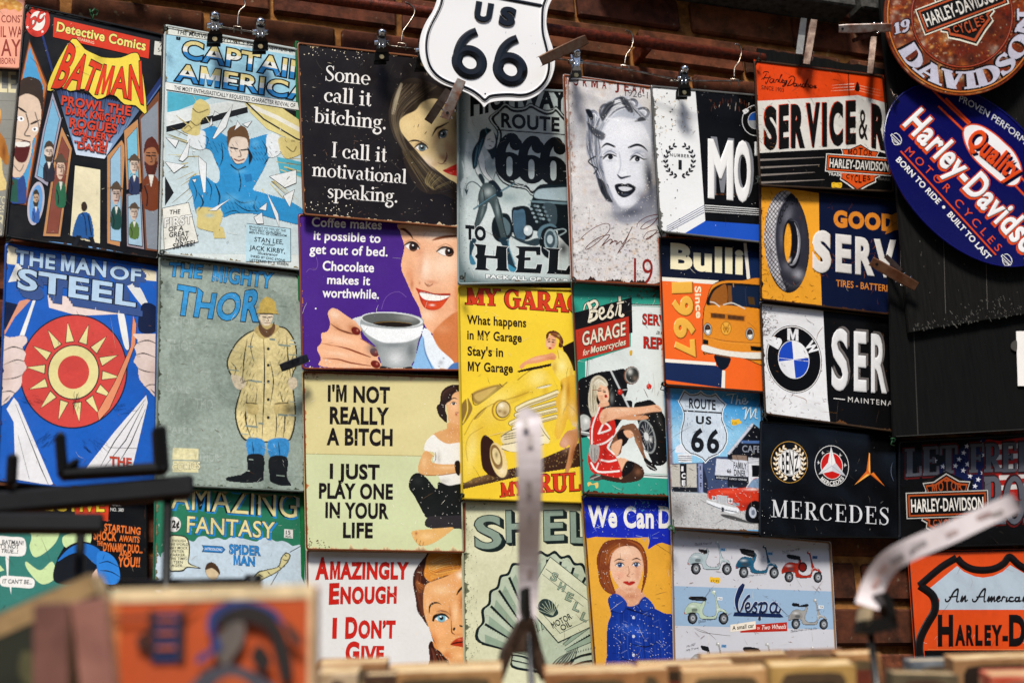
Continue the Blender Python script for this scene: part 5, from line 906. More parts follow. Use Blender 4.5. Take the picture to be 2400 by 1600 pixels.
g.F(C('1130,550 1180,590 1250,625 1400,645 1400,990 1260,965 1190,930 1150,790 1130,760 1140,700 1060,680 1070,610'), 'eceae2', 4); g.B(1180, 740, 20, 60, 'b0a898', .6); g.B(1220, 930, 60, 30, 'b8b2a4', .6); g.S(O('1150,690 1155,740 1145,770'), [2, 8, 2], '4a4438', 3); g.F(C('1060,685 1130,715 1120,765 1180,790 1320,790 1400,780 1400,860 1320,865 1180,885 1060,885 1015,860 1010,800'), 'dba468', 4); g.B(1060, 780, 30, 60, 'efc48e', .7); g.B(1240, 820, 90, 16, 'f0c896', .7); g.S(O('1050,880 1180,882 1320,862'), 6, '8a5a30', 5)
g.F(C('1310,775 1350,770 1350,880 1318,860'), '1c1210', 3)
g.F(C('935,930 960,880 1010,862 1080,900 1160,990 1175,935 1260,965 1400,980 1400,1330 1350,1320 1090,1310 1085,1240 1060,1210 980,1060 935,990'), '131513', 4); g.B(1010, 930, 40, 40, '2c302e', .5); g.F(C('1085,1225 1200,1215 1400,1215 1400,1310 1090,1310'), '2c282a', 4)
g.F(C('955,1350 980,1330 1080,1320 1200,1312 1300,1310 1240,1370 1130,1440 1040,1460 1000,1440 970,1400'), 'e0ae68', 4); g.B(1080, 1380, 60, 30, 'f2cc92', .7); g.S(O('955,1345 952,1390 990,1440 1045,1462'), [4, 12, 10, 4], '2a1610', 2)
for x in (1000, 1030, 1055): g.S([(x, 1400 + (x - 1000) * .5), (x - 8, 1440 + (x - 1000) * .3)], 4, '7a4a24', 3)
g.B(995, 1355, 12, 16, 'a0502c', .8); g.grit(.04, dens=.006); g.done()
s.part('lettering')
for t, x0, y0, x1, y1, h in (("I'M NOT", 272, 276, 780, 292, 126), ('REALLY', 288, 458, 772, 466, 132), ('A BITCH', 262, 630, 802, 638, 130), ('I JUST', 288, 905, 696, 914, 116), ('PLAY ONE', 200, 1066, 804, 1074, 118), ('IN YOUR', 252, 1224, 770, 1234, 120), ('LIFE', 396, 1388, 640, 1390, 118)): s.T(t, x0, y0, x1, y1, h, '17100f', .042, .01)
r = random.Random(3)
for t in range(16): x, y = r.uniform(310, 780), r.uniform(160, 1390); l = r.uniform(6, 34); s.L([(x, y), (x + l, y + r.uniform(-6, 6))], r.uniform(1.5, 4), 'd8cfa0' if y < 700 else 'cdd4a6')
s.wear('t', '7a4420', 9, 51, 'e2c898').wear('l', '6a3418', 5, 52, 'd88a4a').wear('b', '3c2016', 9, 53, 'e8d0a0').specks(60, 'f4eed8', (.5, 1.5), seed=54, streak=.8).specks(24, '5a2e18', (1, 2.6), (.01, .93, .16, .985), 55).specks(16, '5a2e18', (1, 2.4), (.01, .01, .1, .05), 56); s.done()
# ---- amazingly
view(700, 1280, 4.9)
s = Sign('metal_sign', 'pale grey sign with red capitals and a red-haired woman peering in from its right side', 'sign', '717,1286 1094,1292 1096,1640 722,1640', 'dcdad6', tin('print_grey', chip=.12, chipc='f4f2ea', rust=.02, dirt=.1, dirtc='9a968a', grain=.06), o=(.04, .03, .052), rim='8a4a1c')
s.part('picture'); g = Paint(s, 1300, 20, 1935, 1440, 1.3)
g.F(C('1450,110 1500,40 1600,20 1935,20 1935,400 1700,420 1480,500 1430,600 1450,760 1500,900 1480,920 1420,830 1360,740 1340,600 1310,430 1320,300 1370,210'), '3a1c14', 5); g.F(C('1480,110 1560,60 1935,40 1935,300 1700,330 1560,380 1500,400 1440,330 1455,220'), 'd88a34', 6)
g.hair('1470,180 1600,110 1720,60', '1520,390 1660,330 1930,300', 55, 9, ['f4c060', 'b86424', 'f8d888', 'd07c2c', '8a4418'], 2, .7, 3, 6); g.hair('1480,300 1560,360 1650,350', '1470,240 1600,300 1850,240', 24, 7, ['7a3a14', 'f0b050', 'c06c24'], 2, .7, 4, 5); g.hair('1340,280 1330,420 1350,600 1420,800', '1420,250 1400,420 1420,560 1440,780', 34, 8, ['6a3420', '24100c', '9a5a34', '4a241a'], 2, .7, 5, 5); g.hair('1340,430 1380,520 1430,520', '1360,380 1420,420 1470,440', 12, 8, ['d88a40', 'b8682c'], 2, .7, 6)
g.F(C('1470,430 1560,390 1700,340 1830,280 1935,250 1935,1440 1720,1440 1640,1290 1570,1160 1540,1080 1490,920 1440,760 1430,600 1440,500'), 'e2a468', 5); g.F(C('1550,1080 1600,1170 1570,1170 1530,1110'), 'd8904c', 3)
g.B(1640, 500, 130, 70, 'f4d0a0', .6); g.B(1860, 330, 50, 50, 'fae8cc', .9); g.B(1800, 760, 40, 140, 'f2c898', .8); g.B(1620, 980, 90, 80, 'f0b078', .8); g.B(1480, 640, 30, 90, 'f0c08c', .6); g.B(1870, 640, 40, 130, 'b8642c', .7); g.B(1560, 1060, 40, 100, 'd07838', .7, -20); g.B(1740, 760, 16, 90, 'b0622c', .6, -6); g.B(1700, 1250, 60, 70, 'c86c30', .7, -30); g.B(1830, 1010, 50, 20, 'c87c48', .6); g.B(1850, 1250, 60, 50, 'f2be88', .8); g.B(1660, 1180, 50, 40, 'f2ba80', .7); g.B(1650, 740, 80, 24, 'b8703c', .5, 14)
g.S(O('1500,770 1505,690 1545,650 1600,645 1640,665'), [4, 20, 24, 12, 3], '150c0a', 3); g.S(O('1815,555 1840,510 1880,470 1930,450'), [6, 24, 26, 20], '150c0a', 3)
eye(g, 1640, 822, 150, 96, '7ab0be', 2, '0e0806', ir=.5); g.S(O('1545,850 1560,800 1610,782 1680,788 1730,815'), [24, 30, 20, 12, 3], '120a08', 3); g.S(O('1580,745 1640,735 1700,750 1745,790'), [3, 8, 8, 3], '6a3418', 4)
g.S(O('1750,830 1755,920 1760,985 1790,1005'), [3, 8, 14, 8], '6a2c12', 4); g.F(ell(1785, 945, 14, 20, 20), '1a0a06', 4); g.F(ell(1866, 912, 24, 10, 20), '1a0a06', 4); g.F(C('1745,1125 1780,1080 1830,1050 1935,1040 1935,1150 1830,1145'), 'b03418', 4); g.S(O('1745,1128 1800,1105 1935,1090'), [4, 16, 12], '1a0806', 3); g.B(1850, 1065, 30, 12, 'e07858', .7)
g.F(C('1490,1130 1530,1080 1560,1160 1620,1200 1680,1270 1730,1330 1720,1440 1470,1440 1500,1300'), '2a120e', 5); g.hair('1500,1150 1510,1280 1490,1420', '1590,1190 1680,1290 1720,1420', 26, 8, ['6a3224', '160806', '8a4a30'], 2, .7, 8, 5)
g.S(O('1495,930 1530,1040 1570,1110'), [3, 10, 4], '5a2410', 3); g.grit(.05, dens=.008); g.done()
s.part('lettering')
def sc(words, h1, h2):
    for i, (t, x0, y0, x1, y1, h) in enumerate(words):
        if i in (0, 2, 4, 5, 7): s.line('lettering')
        s.T(t, x0, y0, x1, y1, h, '8a1408', .054, .03); s.T(t, x0, y0, x1, y1, h, 'c01f14', .04, .03)
sc((('A', 190, 368, 346, 362, 232), ('MAZINGLY', 358, 366, 1262, 366, 180), ('E', 345, 652, 464, 646, 220), ('NOUGH', 476, 648, 1124, 642, 178), ('I', 384, 1042, 436, 1042, 215), ('D', 532, 1044, 672, 1038, 224), ('ON\u2019T', 682, 1042, 1110, 1042, 186), ('G', 534, 1326, 694, 1324, 224), ('IVE', 714, 1326, 978, 1328, 180)), 0, 0)
s.wear('l', '8a4a1c', 3.5, 61, 'e8a050').specks(46, 'e8d8b0', (.5, 1.4), seed=62, streak=.8).specks(30, '8a8478', (.4, 1), seed=63); s.done()
# green battens behind the quote column
gp = solid('green_paint', '0d6a34', .4, 0, .3, var=.3, sc=40)
MBt = MB(); f = [wp(*q, .03) for q in pts('692,96 700,97 716,1560 708,1560')]; MBt.plate(f, [v + Vector((0, .012, 0)) for v in f]); tag(MBt.done('backing_sheet', gp, None, origin=f[3]), 'green painted edge of a sheet showing along the left of the quote signs', 'sheet')
# ================================================================ highway, garage and oil column
view(1060, 200, 3.267)
TH = tin('print_highway', chip=.35, chipc='b8c4c0', rust=.1, dirt=.25, dirtc='2a3434', grain=.12)
s = Sign('metal_sign', 'blue grey highway sign with three sixes, a devil-costumed woman and hot rod', 'sign', '1071,200 1345,212 1366,662 1072,668', 'b3c2c0', TH, o=(.05, .026, .058))
g = Paint(s.part('picture'), 35, -60, 960, 1545, 1.5)
g.F('30,-80 980,-80 980,1560 30,1560', 'c4d2d0'); g.F(C('30,-80 110,-60 80,400 60,900 90,1300 200,1460 500,1500 960,1510 960,1560 30,1560'), '3c5658', 90, .9); g.B(60, 600, 40, 700, '34484a', .7); g.B(250, 160, 110, 140, 'e2eae8', .9); g.B(330, 1100, 260, 330, 'd8e0de', .9); g.B(800, 1200, 200, 160, 'dfe6e4', .9); g.B(430, 860, 120, 60, '8fa4a4', .8); g.B(520, 1530, 500, 40, '3c5658', .8)
for q in ('80,860 60,760 90,690 75,580 100,660 110,720 85,800', '110,700 95,560 115,400 130,480 120,560 160,640', '150,380 120,300 130,200 150,300 190,420 210,330 215,460'): g.F(C(q), 'd5dfdd', 10, .9)
sh = '275,255 340,195 405,130 450,160 500,170 560,160 600,135 660,165 720,190 770,180 800,160 870,240 960,300 960,760 800,790 690,790 615,850 560,800 450,780 360,720 300,560 335,440 340,350'
g.F(C(sh, 3), '0e1416', 2); sh2 = '300,258 350,205 405,155 450,182 500,192 560,182 602,158 660,188 720,212 770,204 796,186 860,258 960,330 960,740 790,768 680,770 614,826 565,778 460,756 375,700 330,560 362,440 362,350'
g.F(C('285,257 344,200 405,140 452,170 500,180 560,170 601,146 660,175 720,200 770,192 798,172 865,250 960,312 960,752 795,780 685,780 615,840 562,790 455,768 366,712 312,560 345,440 350,350', 3), 'cfdad8', 2); g.F(C('297,258 348,204 405,150 451,180 500,190 560,180 602,155 660,186 720,210 770,202 796,183 862,256 960,324 960,744 790,772 682,774 614,832 564,782 458,760 373,704 326,560 358,440 360,350', 3), '0e1416', 2); g.F(C('320,262 358,218 405,174 450,200 500,210 562,198 604,176 660,206 720,230 772,220 796,205 852,270 960,350 960,730 785,756 675,760 612,812 570,766 466,742 386,690 346,560 378,440 376,350', 3), 'c8d4d2', 2); g.S('345,342 960,386', 9, '0e1416', 2)
# hot rod
DK, MD, LT = '0f181c', '4a6670', 'b8cad0'
g.F(C('615,860 640,790 720,755 960,745 960,1240 820,1160 800,1110 700,1120 600,1100 590,1000 600,900'), DK, 3); g.F(C('628,855 650,805 740,778 960,770 960,880 700,872'), 'a8bcc2', 5); g.F('640,800 760,760 960,752 960,775 700,790', '16262c', 4); g.F('590,880 960,900 960,918 610,898', '6c868e', 3); g.F(C('700,905 790,920 800,1050 760,1080 720,1000'), '3c4c52', 4)
for i in range(26): x, y = 590 + (i % 6) * 22 + (i // 6) * 14, 915 + (i // 6) * 32 + (i % 6) * 4; g.F(ell(x, y, 12, 9, 20), ('9aaeb4', '20302f', '6f858c')[i % 3], 3)
g.F(C('300,1080 320,1010 370,980 430,990 460,1060 470,1120 420,1190 360,1200 315,1160'), DK, 3); g.F(C('350,1060 390,1010 440,1060 440,1130 400,1150'), '5c7278', 5)
g.F(C('455,960 490,930 560,925 600,960 620,1100 600,1170 520,1185 470,1140'), '10181c', 3); g.F(C('465,975 500,958 555,965 560,1165 520,1175 478,1140'), '4c6c82', 5)
for x in range(475, 560, 10): g.S([(x, 975), (x + 6, 1160)], 3, '22343e', 3, .6)
g.F(C('430,1140 560,1190 640,1170 700,1180 640,1230 520,1200'), '2a3a40', 3); g.F(ell(580, 1112, 40, 45, 8), '0f181c', 2); g.F(ell(580, 1112, 34, 39, 8), 'ccd8da', 3); g.B(570, 1100, 16, 20, 'fff', .8)
g.F(ell(740, 1196, 74, 130, -3), '0c1214', 3); g.F(ell(755, 1190, 52, 92, -3), '93a8ae', 3); g.F(ell(750, 1180, 38, 66, -3), '3c4f56', 4); g.F(ell(748, 1180, 22, 34), 'b8c8cc', 4); g.F(C('650,1130 690,1075 760,1060 800,1090 740,1080 690,1110 670,1180'), '5c7a86', 3); g.S(O('780,1110 850,1100 870,1120 820,1150'), 8, 'a8bcc0', 3); g.B(850, 1250, 60, 80, '0c1214', .9)
# woman with the trident
SKN = 'dfe5e2'
g.F(C('190,560 200,500 240,470 270,500 300,540 345,590 350,640 330,670 320,720 340,760 300,745 255,690 225,640'), 'c2cdcb', 3); g.F(C('195,520 225,500 250,580 260,660 310,730 300,745 240,690 205,610'), 'e8ecea', 3); g.B(310, 610, 26, 50, '7c8e8e', .7); g.B(270, 560, 20, 26, 'eef2f0', .7)
g.F(C('170,610 200,640 220,700 245,730 230,760 200,700 180,660'), 'dde3e1', 3); g.F(C('200,690 225,680 250,735 235,760'), '223036', 3); g.F(C('275,745 310,725 350,760 385,820 380,855 345,850 320,800'), '15202a', 3)
g.F(C('225,770 262,745 310,760 335,800 350,870 380,960 395,1080 425,1180 380,1180 350,1080 300,930 275,900 262,960 215,1060 165,1100 185,1000 205,920 200,840'), '404e50', 4); g.B(275, 815, 34, 36, 'b4c0be', .8); g.B(230, 840, 14, 50, '7a8a8a', .6); g.B(345, 950, 14, 60, '9aaaaa', .7, -8); g.B(230, 970, 10, 60, '8a9898', .6, 12); g.S(O('238,800 245,860 250,890'), 5, '0f1618', 3); g.S(O('350,870 395,1080 420,1170'), 6, '0f1618', 3); g.S(O('200,850 205,930 168,1080'), 6, '0f1618', 3)
g.F(C('355,1175 425,1170 440,1250 480,1380 520,1400 515,1425 440,1420 420,1330 385,1230'), '1c3440', 3); g.F(C('430,1370 480,1400 520,1402 515,1425 440,1424'), '3e8aa8', 3); g.S(O('425,1180 440,1260 480,1370'), 8, '5c8ea2', 4); g.F(C('140,1180 185,1180 165,1240 150,1300 180,1365 140,1365 130,1280'), '203844', 3); g.F(C('138,1300 155,1310 178,1368 140,1368'), '3e7a94', 3)
g.F(C('258,335 300,345 335,385 345,450 330,550 300,540 262,480 250,420'), '0f2128', 4); g.F(C('245,420 262,350 310,350 330,420 320,470 285,490 255,480'), 'e6ebe9', 3); g.F(C('150,540 165,480 200,420 215,350 260,330 300,345 262,385 245,440 225,490 200,560 190,620 160,640'), '10222a', 4); g.hair('180,480 170,560 165,640', '240,400 210,500 185,610', 14, 5, ['3c6a7c', '5a8494'], 2, .6, 3); g.S(O('262,325 255,345 268,372'), 9, '3a6a7c', 2); g.S(O('340,390 350,372 352,360'), 7, '3a6a7c', 2)

for q, w in (('195,520 205,610 240,690 300,745', 7), ('250,575 262,660 312,728', 6), ('300,540 345,590 350,640 330,672 320,720 342,762', 8), ('170,612 180,660 200,700 232,760', 7), ('262,490 300,540', 6), ('225,770 205,830 190,940', 6), ('262,745 310,760 338,800', 6)): g.S(O(q), [2, w, 2], '1c2a2e', 3, .9)
g.F(C('255,580 300,545 345,595 345,645 300,690 270,660'), '8fa0a0', 14, .55); g.B(318, 600, 18, 22, 'd8e0de', .6)
g.S('268,418 290,412', 5, '12181a'); g.S('300,430 318,436', 5, '12181a'); g.S('282,462 300,468', 5, '4a3a3a'); g.F(C('300,490 320,560 300,560 285,510'), '0f2128', 3)
g.S(O('225,790 190,755 150,738 115,760 105,800'), [8, 8, 7, 6], '2c3a3c', 3); g.F('92,790 110,845 125,792 108,805', '20343c', 2); g.S('165,948 300,855 480,748', 12, '17282e', 2); g.S('165,948 300,855 480,748', 5, '6c98aa', 2); g.F(C('340,810 375,815 385,845 360,860 335,840'), '162630', 3)
g.S(O('480,748 460,700 540,660'), 9, '24343a', 2); g.S(O('480,748 520,720 608,670'), 7, 'd8e0de', 2); g.S(O('480,748 540,770 625,715'), 9, '24343a', 2); g.S(O('460,700 540,660'), 4, 'e0e8e6', 2); g.S(O('480,748 540,770 625,715'), 4, 'e0e8e6', 2)
g.grit(.045); g.done()
s.part('lettering')
HB_ = ([138, 330, 405, 500, 600, 700, 800, 900], [228, 188, 134, 170, 140, 180, 166, 240])
s.T('HIGHWAY', 0, 0, 1, 0, 1, '0f1517', .045, warp=lambda u, y: (138 + 740 * u, np.interp(138 + 740 * u, *HB_) + (np.interp(138 + 740 * u, [138, 880], [20, 40]) - np.interp(138 + 740 * u, *HB_)) * y))
s.T('ROUTE', 374, 318, 822, 354, 104, '14181a', .035)
for x, y in ((358, 716), (526, 738), (694, 748)): s.SF('6', x - 22, y, x + 182, y + 12, 335, '14181a', .26, .1)
s.T('TO', 100, 1172, 258, 1186, 98, 'e4eae8', .09).T('TO', 100, 1172, 258, 1186, 98, '0f1416', .06)
s.T('PACK ALL OF YOUR VICES', 258, 1474, 1090, 1524, 27, 'e8eeec', .06, out='10181a', ow=.06)
for p in ('165,1212 260,1222 248,1300 330,1306 340,1228 432,1236 415,1250 418,1400 440,1424 330,1418 345,1396 345,1328 262,1322 258,1396 290,1418 168,1412 186,1392 190,1330 172,1310 190,1290 188,1240', '480,1232 676,1236 676,1300 645,1300 640,1272 560,1270 556,1318 600,1316 600,1340 556,1340 552,1400 640,1404 650,1370 690,1370 676,1440 480,1432 496,1410 505,1330 482,1310 510,1296 510,1250', '702,1244 834,1252 815,1268 806,1410 870,1416 890,1380 905,1380 900,1450 720,1442 735,1420 745,1268', '930,1250 1060,1256 1040,1272 1030,1416 1100,1420 1110,1390 1120,1450 940,1452 958,1424 970,1272'):
    c = pts(p); s.L(c, 9, 'e6ecea', True); s.P(c, '0e1214')
s.wear('l', '4a5654', 5, 71, 'a8b4b0').wear('b', '3c4a4a', 5, 72, '6a5a44').specks(110, 'e6ecea', (.4, 1.3), seed=73, streak=.5).specks(80, '20302f', (.4, 1.4), (.01, 0, .1, 1), 74).specks(40, '8a5a30', (.5, 1.3), seed=75); s.done()
# ---- garage
view(1060, 640, 2.8)
s = Sign('metal_sign', 'yellow garage sign with red headings, a woman and a rounded yellow saloon car', 'sign', '1072,668 1352,676 1380,1180 1081,1170', 'f2cf36', tin('print_yellow', chip=.22, chipc='f6e8b0', rust=.08, dirt=.2, dirtc='8a5a1c', grain=.06), o=(.044, .026, .055))
g = Paint(s.part('picture'), 45, 360, 900, 1500, 1.35)
BR = '33190f'
g.F('40,1010 60,1360 500,1250 900,1080 900,1260 460,1330 40,1425', '3c2418', 6); g.F('720,480 900,390 900,640 760,640', '1e120e', 5); g.B(160, 1340, 120, 40, '9a7a4a', .6, -12); g.B(560, 1180, 260, 50, '4a2e1e', .6, -14); r = random.Random(4)
for _ in range(240): x = r.uniform(60, 880); g.B(x, 1390 - (x - 60) * .2 + r.uniform(-90, 0), 3, 3, r.choice(['e8c878', 'c89a50', 'a87a44']), .7)
YC = 'efcd3c'
car = '50,1010 50,860 100,810 160,770 300,725 420,690 500,640 570,620 620,640 680,720 700,790 690,980 690,1100 480,1160 430,1170 330,1160 300,1080 250,1060 200,1080 185,1130 200,1230 210,1280 60,1370 50,1100'
g.F(C(car), YC, 4); g.F(C('120,790 200,745 310,725 340,745 260,790 150,860 130,830'), 'e0b838', 4); g.F(C('132,792 210,755 300,732 315,750 250,800 160,858'), '9c7c3a', 4); g.F(C('145,800 220,765 290,745 270,770 180,840'), 'c8a85c', 6); g.F(C('55,880 95,820 115,840 130,900 60,1000'), '8a6c30', 4); g.S(O('95,820 100,900 70,980'), 8, YC, 3); g.S(O('130,790 150,865 250,805 360,715'), 5, BR, 2); g.S(O('310,725 330,745'), 5, BR, 2)
g.B(300, 830, 120, 60, 'f8e27a', .7, -30); g.B(560, 690, 70, 60, 'f9e68c', .7, -20); g.B(130, 1140, 40, 160, 'f9e68c', .7, 8); g.B(240, 950, 80, 60, 'f7dc62', .7, -40); g.B(450, 800, 100, 24, 'b88a20', .55, -25); g.B(610, 760, 20, 60, 'c89a28', .5); g.B(190, 1010, 60, 120, 'd8ae2c', .5, 30)
g.S(O('430,700 500,645 570,622 630,640 690,740'), 5, '8a6418', 3); g.S(O('80,1060 150,940 260,860 420,810 500,780'), 5, '9a7420', 4, .8); g.S(O('100,1230 90,1130 120,1060 200,1010'), 4, '9a7420', 4, .7); g.F(C('145,955 180,910 222,880 215,900 170,950'), 'c8a640', 3); g.S(O('145,957 180,914 222,880'), 4, BR, 2)
g.F(C('185,1130 200,1070 230,1065 280,1110 330,1180 360,1260 340,1330 260,1330 200,1280'), BR, 4); g.F(ell(305, 1225, 52, 118, -14), 'ecd493', 4); g.F(ell(290, 1205, 36, 84, -14), '8a6a3a', 5); g.F(ell(290, 1200, 24, 56, -14), 'e8d49a', 5); g.B(290, 1190, 12, 24, '5a3c1c', .7); g.B(330, 1300, 30, 30, 'fbeec4', .7)
g.F(ell(322, 898, 64, 70, 10), 'b48a2c', 3); g.F(ell(326, 898, 56, 62, 10), YC, 3); g.F(ell(332, 894, 48, 56, 10), '3a2612', 3); g.F(ell(333, 893, 43, 50, 10), 'dcc48c', 4); g.B(322, 868, 20, 18, 'fdf6da', .9); g.B(345, 915, 20, 22, '8a6a30', .8); g.B(312, 905, 14, 12, '6a4a1c', .7)
for i, (q, w) in enumerate((('430,890 500,855 600,820 690,785', 34), ('420,930 520,895 680,850', 24), ('385,985 480,945 680,895', 26), ('400,1020 500,990 680,940', 22))): g.S(O(q), w + 8, BR, 2); g.S(O(q), w, 'efe3b4', 2); g.S([(a, b + w * .2) for a, b in O(q)], w * .25, 'a08440', 3)
g.F(C('320,1070 380,1030 480,1010 560,990 600,1010 600,1060 520,1080 420,1110 340,1120'), 'e8dcb0', 3); g.F(C('325,1130 420,1105 560,1070 620,1080 600,1120 480,1170 380,1172 330,1155'), 'f2e8c0', 3)
for q in ('320,1072 400,1025 560,990', '330,1125 420,1108 600,1062', '325,1150 420,1175 600,1120', '340,1060 420,1045', '340,1075 420,1060', '340,1090 420,1075'): g.S(O(q), 5, BR, 2)
for x in range(370, 470, 14): g.S([(x, 1190), (x + 4, 1280)], 6, 'b8923c', 2)
g.F(C('556,960 580,950 600,1010 640,1080 630,1115 605,1110 600,1060'), 'efe2b0', 3); g.S(O('556,962 600,1040 640,1090'), 4, BR, 2); g.F(C('552,752 600,738 650,730 630,745 580,756'), 'e8e0c0', 2); g.S(O('552,752 600,738 650,728'), 3, BR, 2)
g.F(C('428,640 500,620 600,600 690,580 700,600 600,620 500,640 440,652'), '1e100a', 3)
SKG = 'e8a070'
g.F(C('665,520 620,530 540,545 470,580 440,610 450,630 470,620 490,600 560,590 640,570 690,570'), SKG, 3); g.B(560, 560, 60, 10, 'f4c49c', .7, -10); g.B(650, 560, 40, 20, 'c87848', .6); g.F(ell(648, 452, 38, 52, 8), 'ecae80', 3); g.B(636, 470, 20, 20, 'f6cda8', .8); g.B(662, 470, 18, 14, 'd86a48', .5); g.F(C('612,420 625,385 670,375 705,395 730,440 720,490 695,480 700,440 672,420 640,400 625,430'), '5a2c16', 3); g.hair('630,390 680,385 720,430', '650,410 690,430 715,470', 10, 5, ['9a5a2c', '2a120a', 'b87840'], 2, .7, 3); g.B(700, 410, 10, 8, 'c8b060', .8)
g.S('622,438 640,432', 5, '1a0c08'); g.S('654,436 674,440', 5, '1a0c08'); g.S('630,450 640,448', 7, '1a0c08'); g.S('656,452 668,454', 7, '1a0c08'); g.F(ell(642, 492, 9, 7), 'b01c14', 2)
g.F(C('690,500 740,520 780,590 800,660 810,690 720,720 660,640 650,590 680,560'), 'f4da62', 4); g.B(720, 610, 30, 40, 'fbeea0', .8); g.B(670, 620, 20, 40, 'c8942c', .7); g.B(780, 650, 14, 50, 'd8a83a', .6); g.S('690,505 700,560', 4, 'c08a28')
g.F(C('715,700 820,670 860,800 850,960 800,1010 760,960 740,1020 700,1090 670,1050 690,930 680,830 710,760'), 'e8b83a', 4); g.B(730, 840, 20, 110, 'fbe68a', .8, 6); g.B(790, 900, 30, 60, 'f4d68a', .8); g.B(760, 770, 16, 80, 'b8781c', .7); g.B(700, 990, 20, 60, 'f0cc5c', .7); g.B(820, 860, 20, 80, 'c0842c', .7); g.B(715, 745, 16, 30, '6a3414', .8)
g.F(C('745,1040 800,1020 830,980 830,1090 800,1160 780,1260 735,1380 730,1330 755,1230 770,1130 735,1150 700,1120'), 'c88a58', 5); g.B(740, 1110, 40, 50, 'e6b49a', .7); g.B(790, 1180, 14, 80, '8a4a24', .7, 12); g.F('725,1320 745,1330 740,1390 725,1370', '5a2c18', 3); g.B(800, 1000, 40, 30, 'e8d8b4', .7)
g.grit(.045); g.done()
s.part('heading')
def slab(t, x0, y0, x1, y1, h, slant=0): s.line('heading').SF(t, x0 - 3, y0 + 3, x1 + 3, y1 + 3, h * 1.06, '3a120c', .30, .15, 1, slant); s.SF(t, x0, y0, x1, y1, h, 'd03a1c', .25, .10, 1, slant)
slab('MY', 96, 206, 305, 216, 110); slab('GARAGE', 346, 228, 950, 268, 118)
slab('MY', 322, 1468, 478, 1450, 90, -.05); slab('RULES', 560, 1440, 1010, 1410, 116, -.03)
s.part('lettering')
for t, x0, y0, x1, y1, h in (('What happens', 96, 332, 486, 354, 58), ('in MY Garage', 98, 432, 456, 452, 58), ("Stay's in", 100, 538, 334, 548, 58), ('MY Garage', 102, 640, 398, 652, 58)): s.T(t, x0, y0, x1, y1, h, '24110c', .03)
s.part('scuffs')
r = random.Random(12)
for _ in range(12): x, y = r.uniform(165, 240), r.uniform(400, 430); s.L([(x, y), (x + r.uniform(-8, 8), y + r.uniform(4, 20))], r.uniform(1.5, 4), 'f0cd3c')
s.wear('b', '6a4a1c', 3, 81, 'c8a040').wear('l', '6a5a2a', 2.5, 82).specks(60, 'fbe9a0', (.4, 1.3), seed=83, streak=.5).specks(30, '6a3a14', (.4, 1.2), seed=84); s.done()
# ---- shell oil
view(1060, 940, 2.3758)
s = Sign('metal_sign', 'cream motor oil sign with shadowed grey letters and a ribbed scallop', 'sign', '1080,1172 1365,1180 1400,1640 1088,1640', 'd9d8b4', tin('print_oil', chip=.3, chipc='eeecd0', rust=.12, dirt=.35, dirtc='6a6a3a', grain=.14), o=(.04, .026, .052))
s.part('lettering')
for t, x0, y0, x1, y1, h in (('S', 128, 816, 276, 812, 176), ('H', 302, 782, 432, 776, 172), ('E', 512, 772, 622, 768, 162), ('L', 660, 782, 760, 786, 168), ('L', 780, 790, 880, 794, 168)): s.T(t, x0, y0, x1, y1, h, '87998a', .02, -.02, out='20302e', ow=.02, sh=('16201f', 18, 13))
s.part('scallop')
cx, cy = 520, 1440; rim = []
for i in range(15):
    a = math.radians(188 + i * 164 / 14); R1 = (388, 570); rim.append((cx + R1[0] * math.cos(a) + 10, cy - 20 + R1[1] * math.sin(a)))
out = []
for i in range(14):
    a, b = rim[i], rim[i + 1]; m = ((a[0] + b[0]) / 2, (a[1] + b[1]) / 2); d = math.hypot(m[0] - cx, m[1] - cy); k = 26 / d; out += [a, (m[0] + (m[0] - cx) * k, m[1] + (m[1] - cy) * k)]
out.append(rim[-1]); base = [(790, 1480), (700, 1520), (560, 1510), (520, 1540), (470, 1510), (330, 1480), (320, 1400)]
s.P(C(out + base, 4), '141f20'); ins = [(cx + (x - cx) * .955, cy - 10 + (y - cy) * .955) for x, y in out + base]; s.P(C(ins, 4), 'b9c4ac')
for i in range(14):
    a, b = rim[i], rim[i + 1]; m = [(a[0] + b[0]) / 2, (a[1] + b[1]) / 2]; f = lambda p, k: (cx + (p[0] - cx) * k, cy + (p[1] - cy) * k); s.P([f(a, .3), f(m, .3), f(m, .93), f(a, .9)], '93a690'); s.L([f(a, .28), f(a, .95)], [2, 14], '141f20')
    for k in range(14): t = .42 + k * .036; q = f(b, t); q2 = f(((b[0] * 3 + m[0]) / 4, (b[1] * 3 + m[1]) / 4), t + .012); s.L([q, q2], 3, '2a3a38')
for k in range(7): s.L(O([(560 + k * 16, 1462), (590 + k * 15, 1430), (640 + k * 10, 1400 - k * 6)]), [7, 4, 2], '1a2626')
s.L(O('330,1410 420,1430 480,1500'), [6, 12, 4], '141f20').L(O('780,1400 700,1420 620,1470'), [10, 8, 4], '141f20').L(O('330,1440 420,1460 470,1490'), [8, 6, 3], '141f20').L(O('790,1440 720,1450 650,1480'), [10, 6, 3], '141f20')
s.part('can').P('545,865 790,1060 800,1240 590,1340 400,1120', 'd3d6b8').L('545,865 790,1060 800,1240 590,1340 400,1120', 4, '2a3a38', True).L('520,930 760,1110', 3, '2a3a38').L('440,1110 600,1290 790,1200', 2.5, '4a5a54').L('500,960 730,1140', 2, '4a5a54')
s.line('lettering')
for i, ch in enumerate('SHELL'): x, y = 552 + i * 42, 960 + i * 56; s.T(ch, x - 8, y + 28, x + 24, y + 42, 44, '93a690', .02, out='1f2c2a', ow=.03, rise=True)
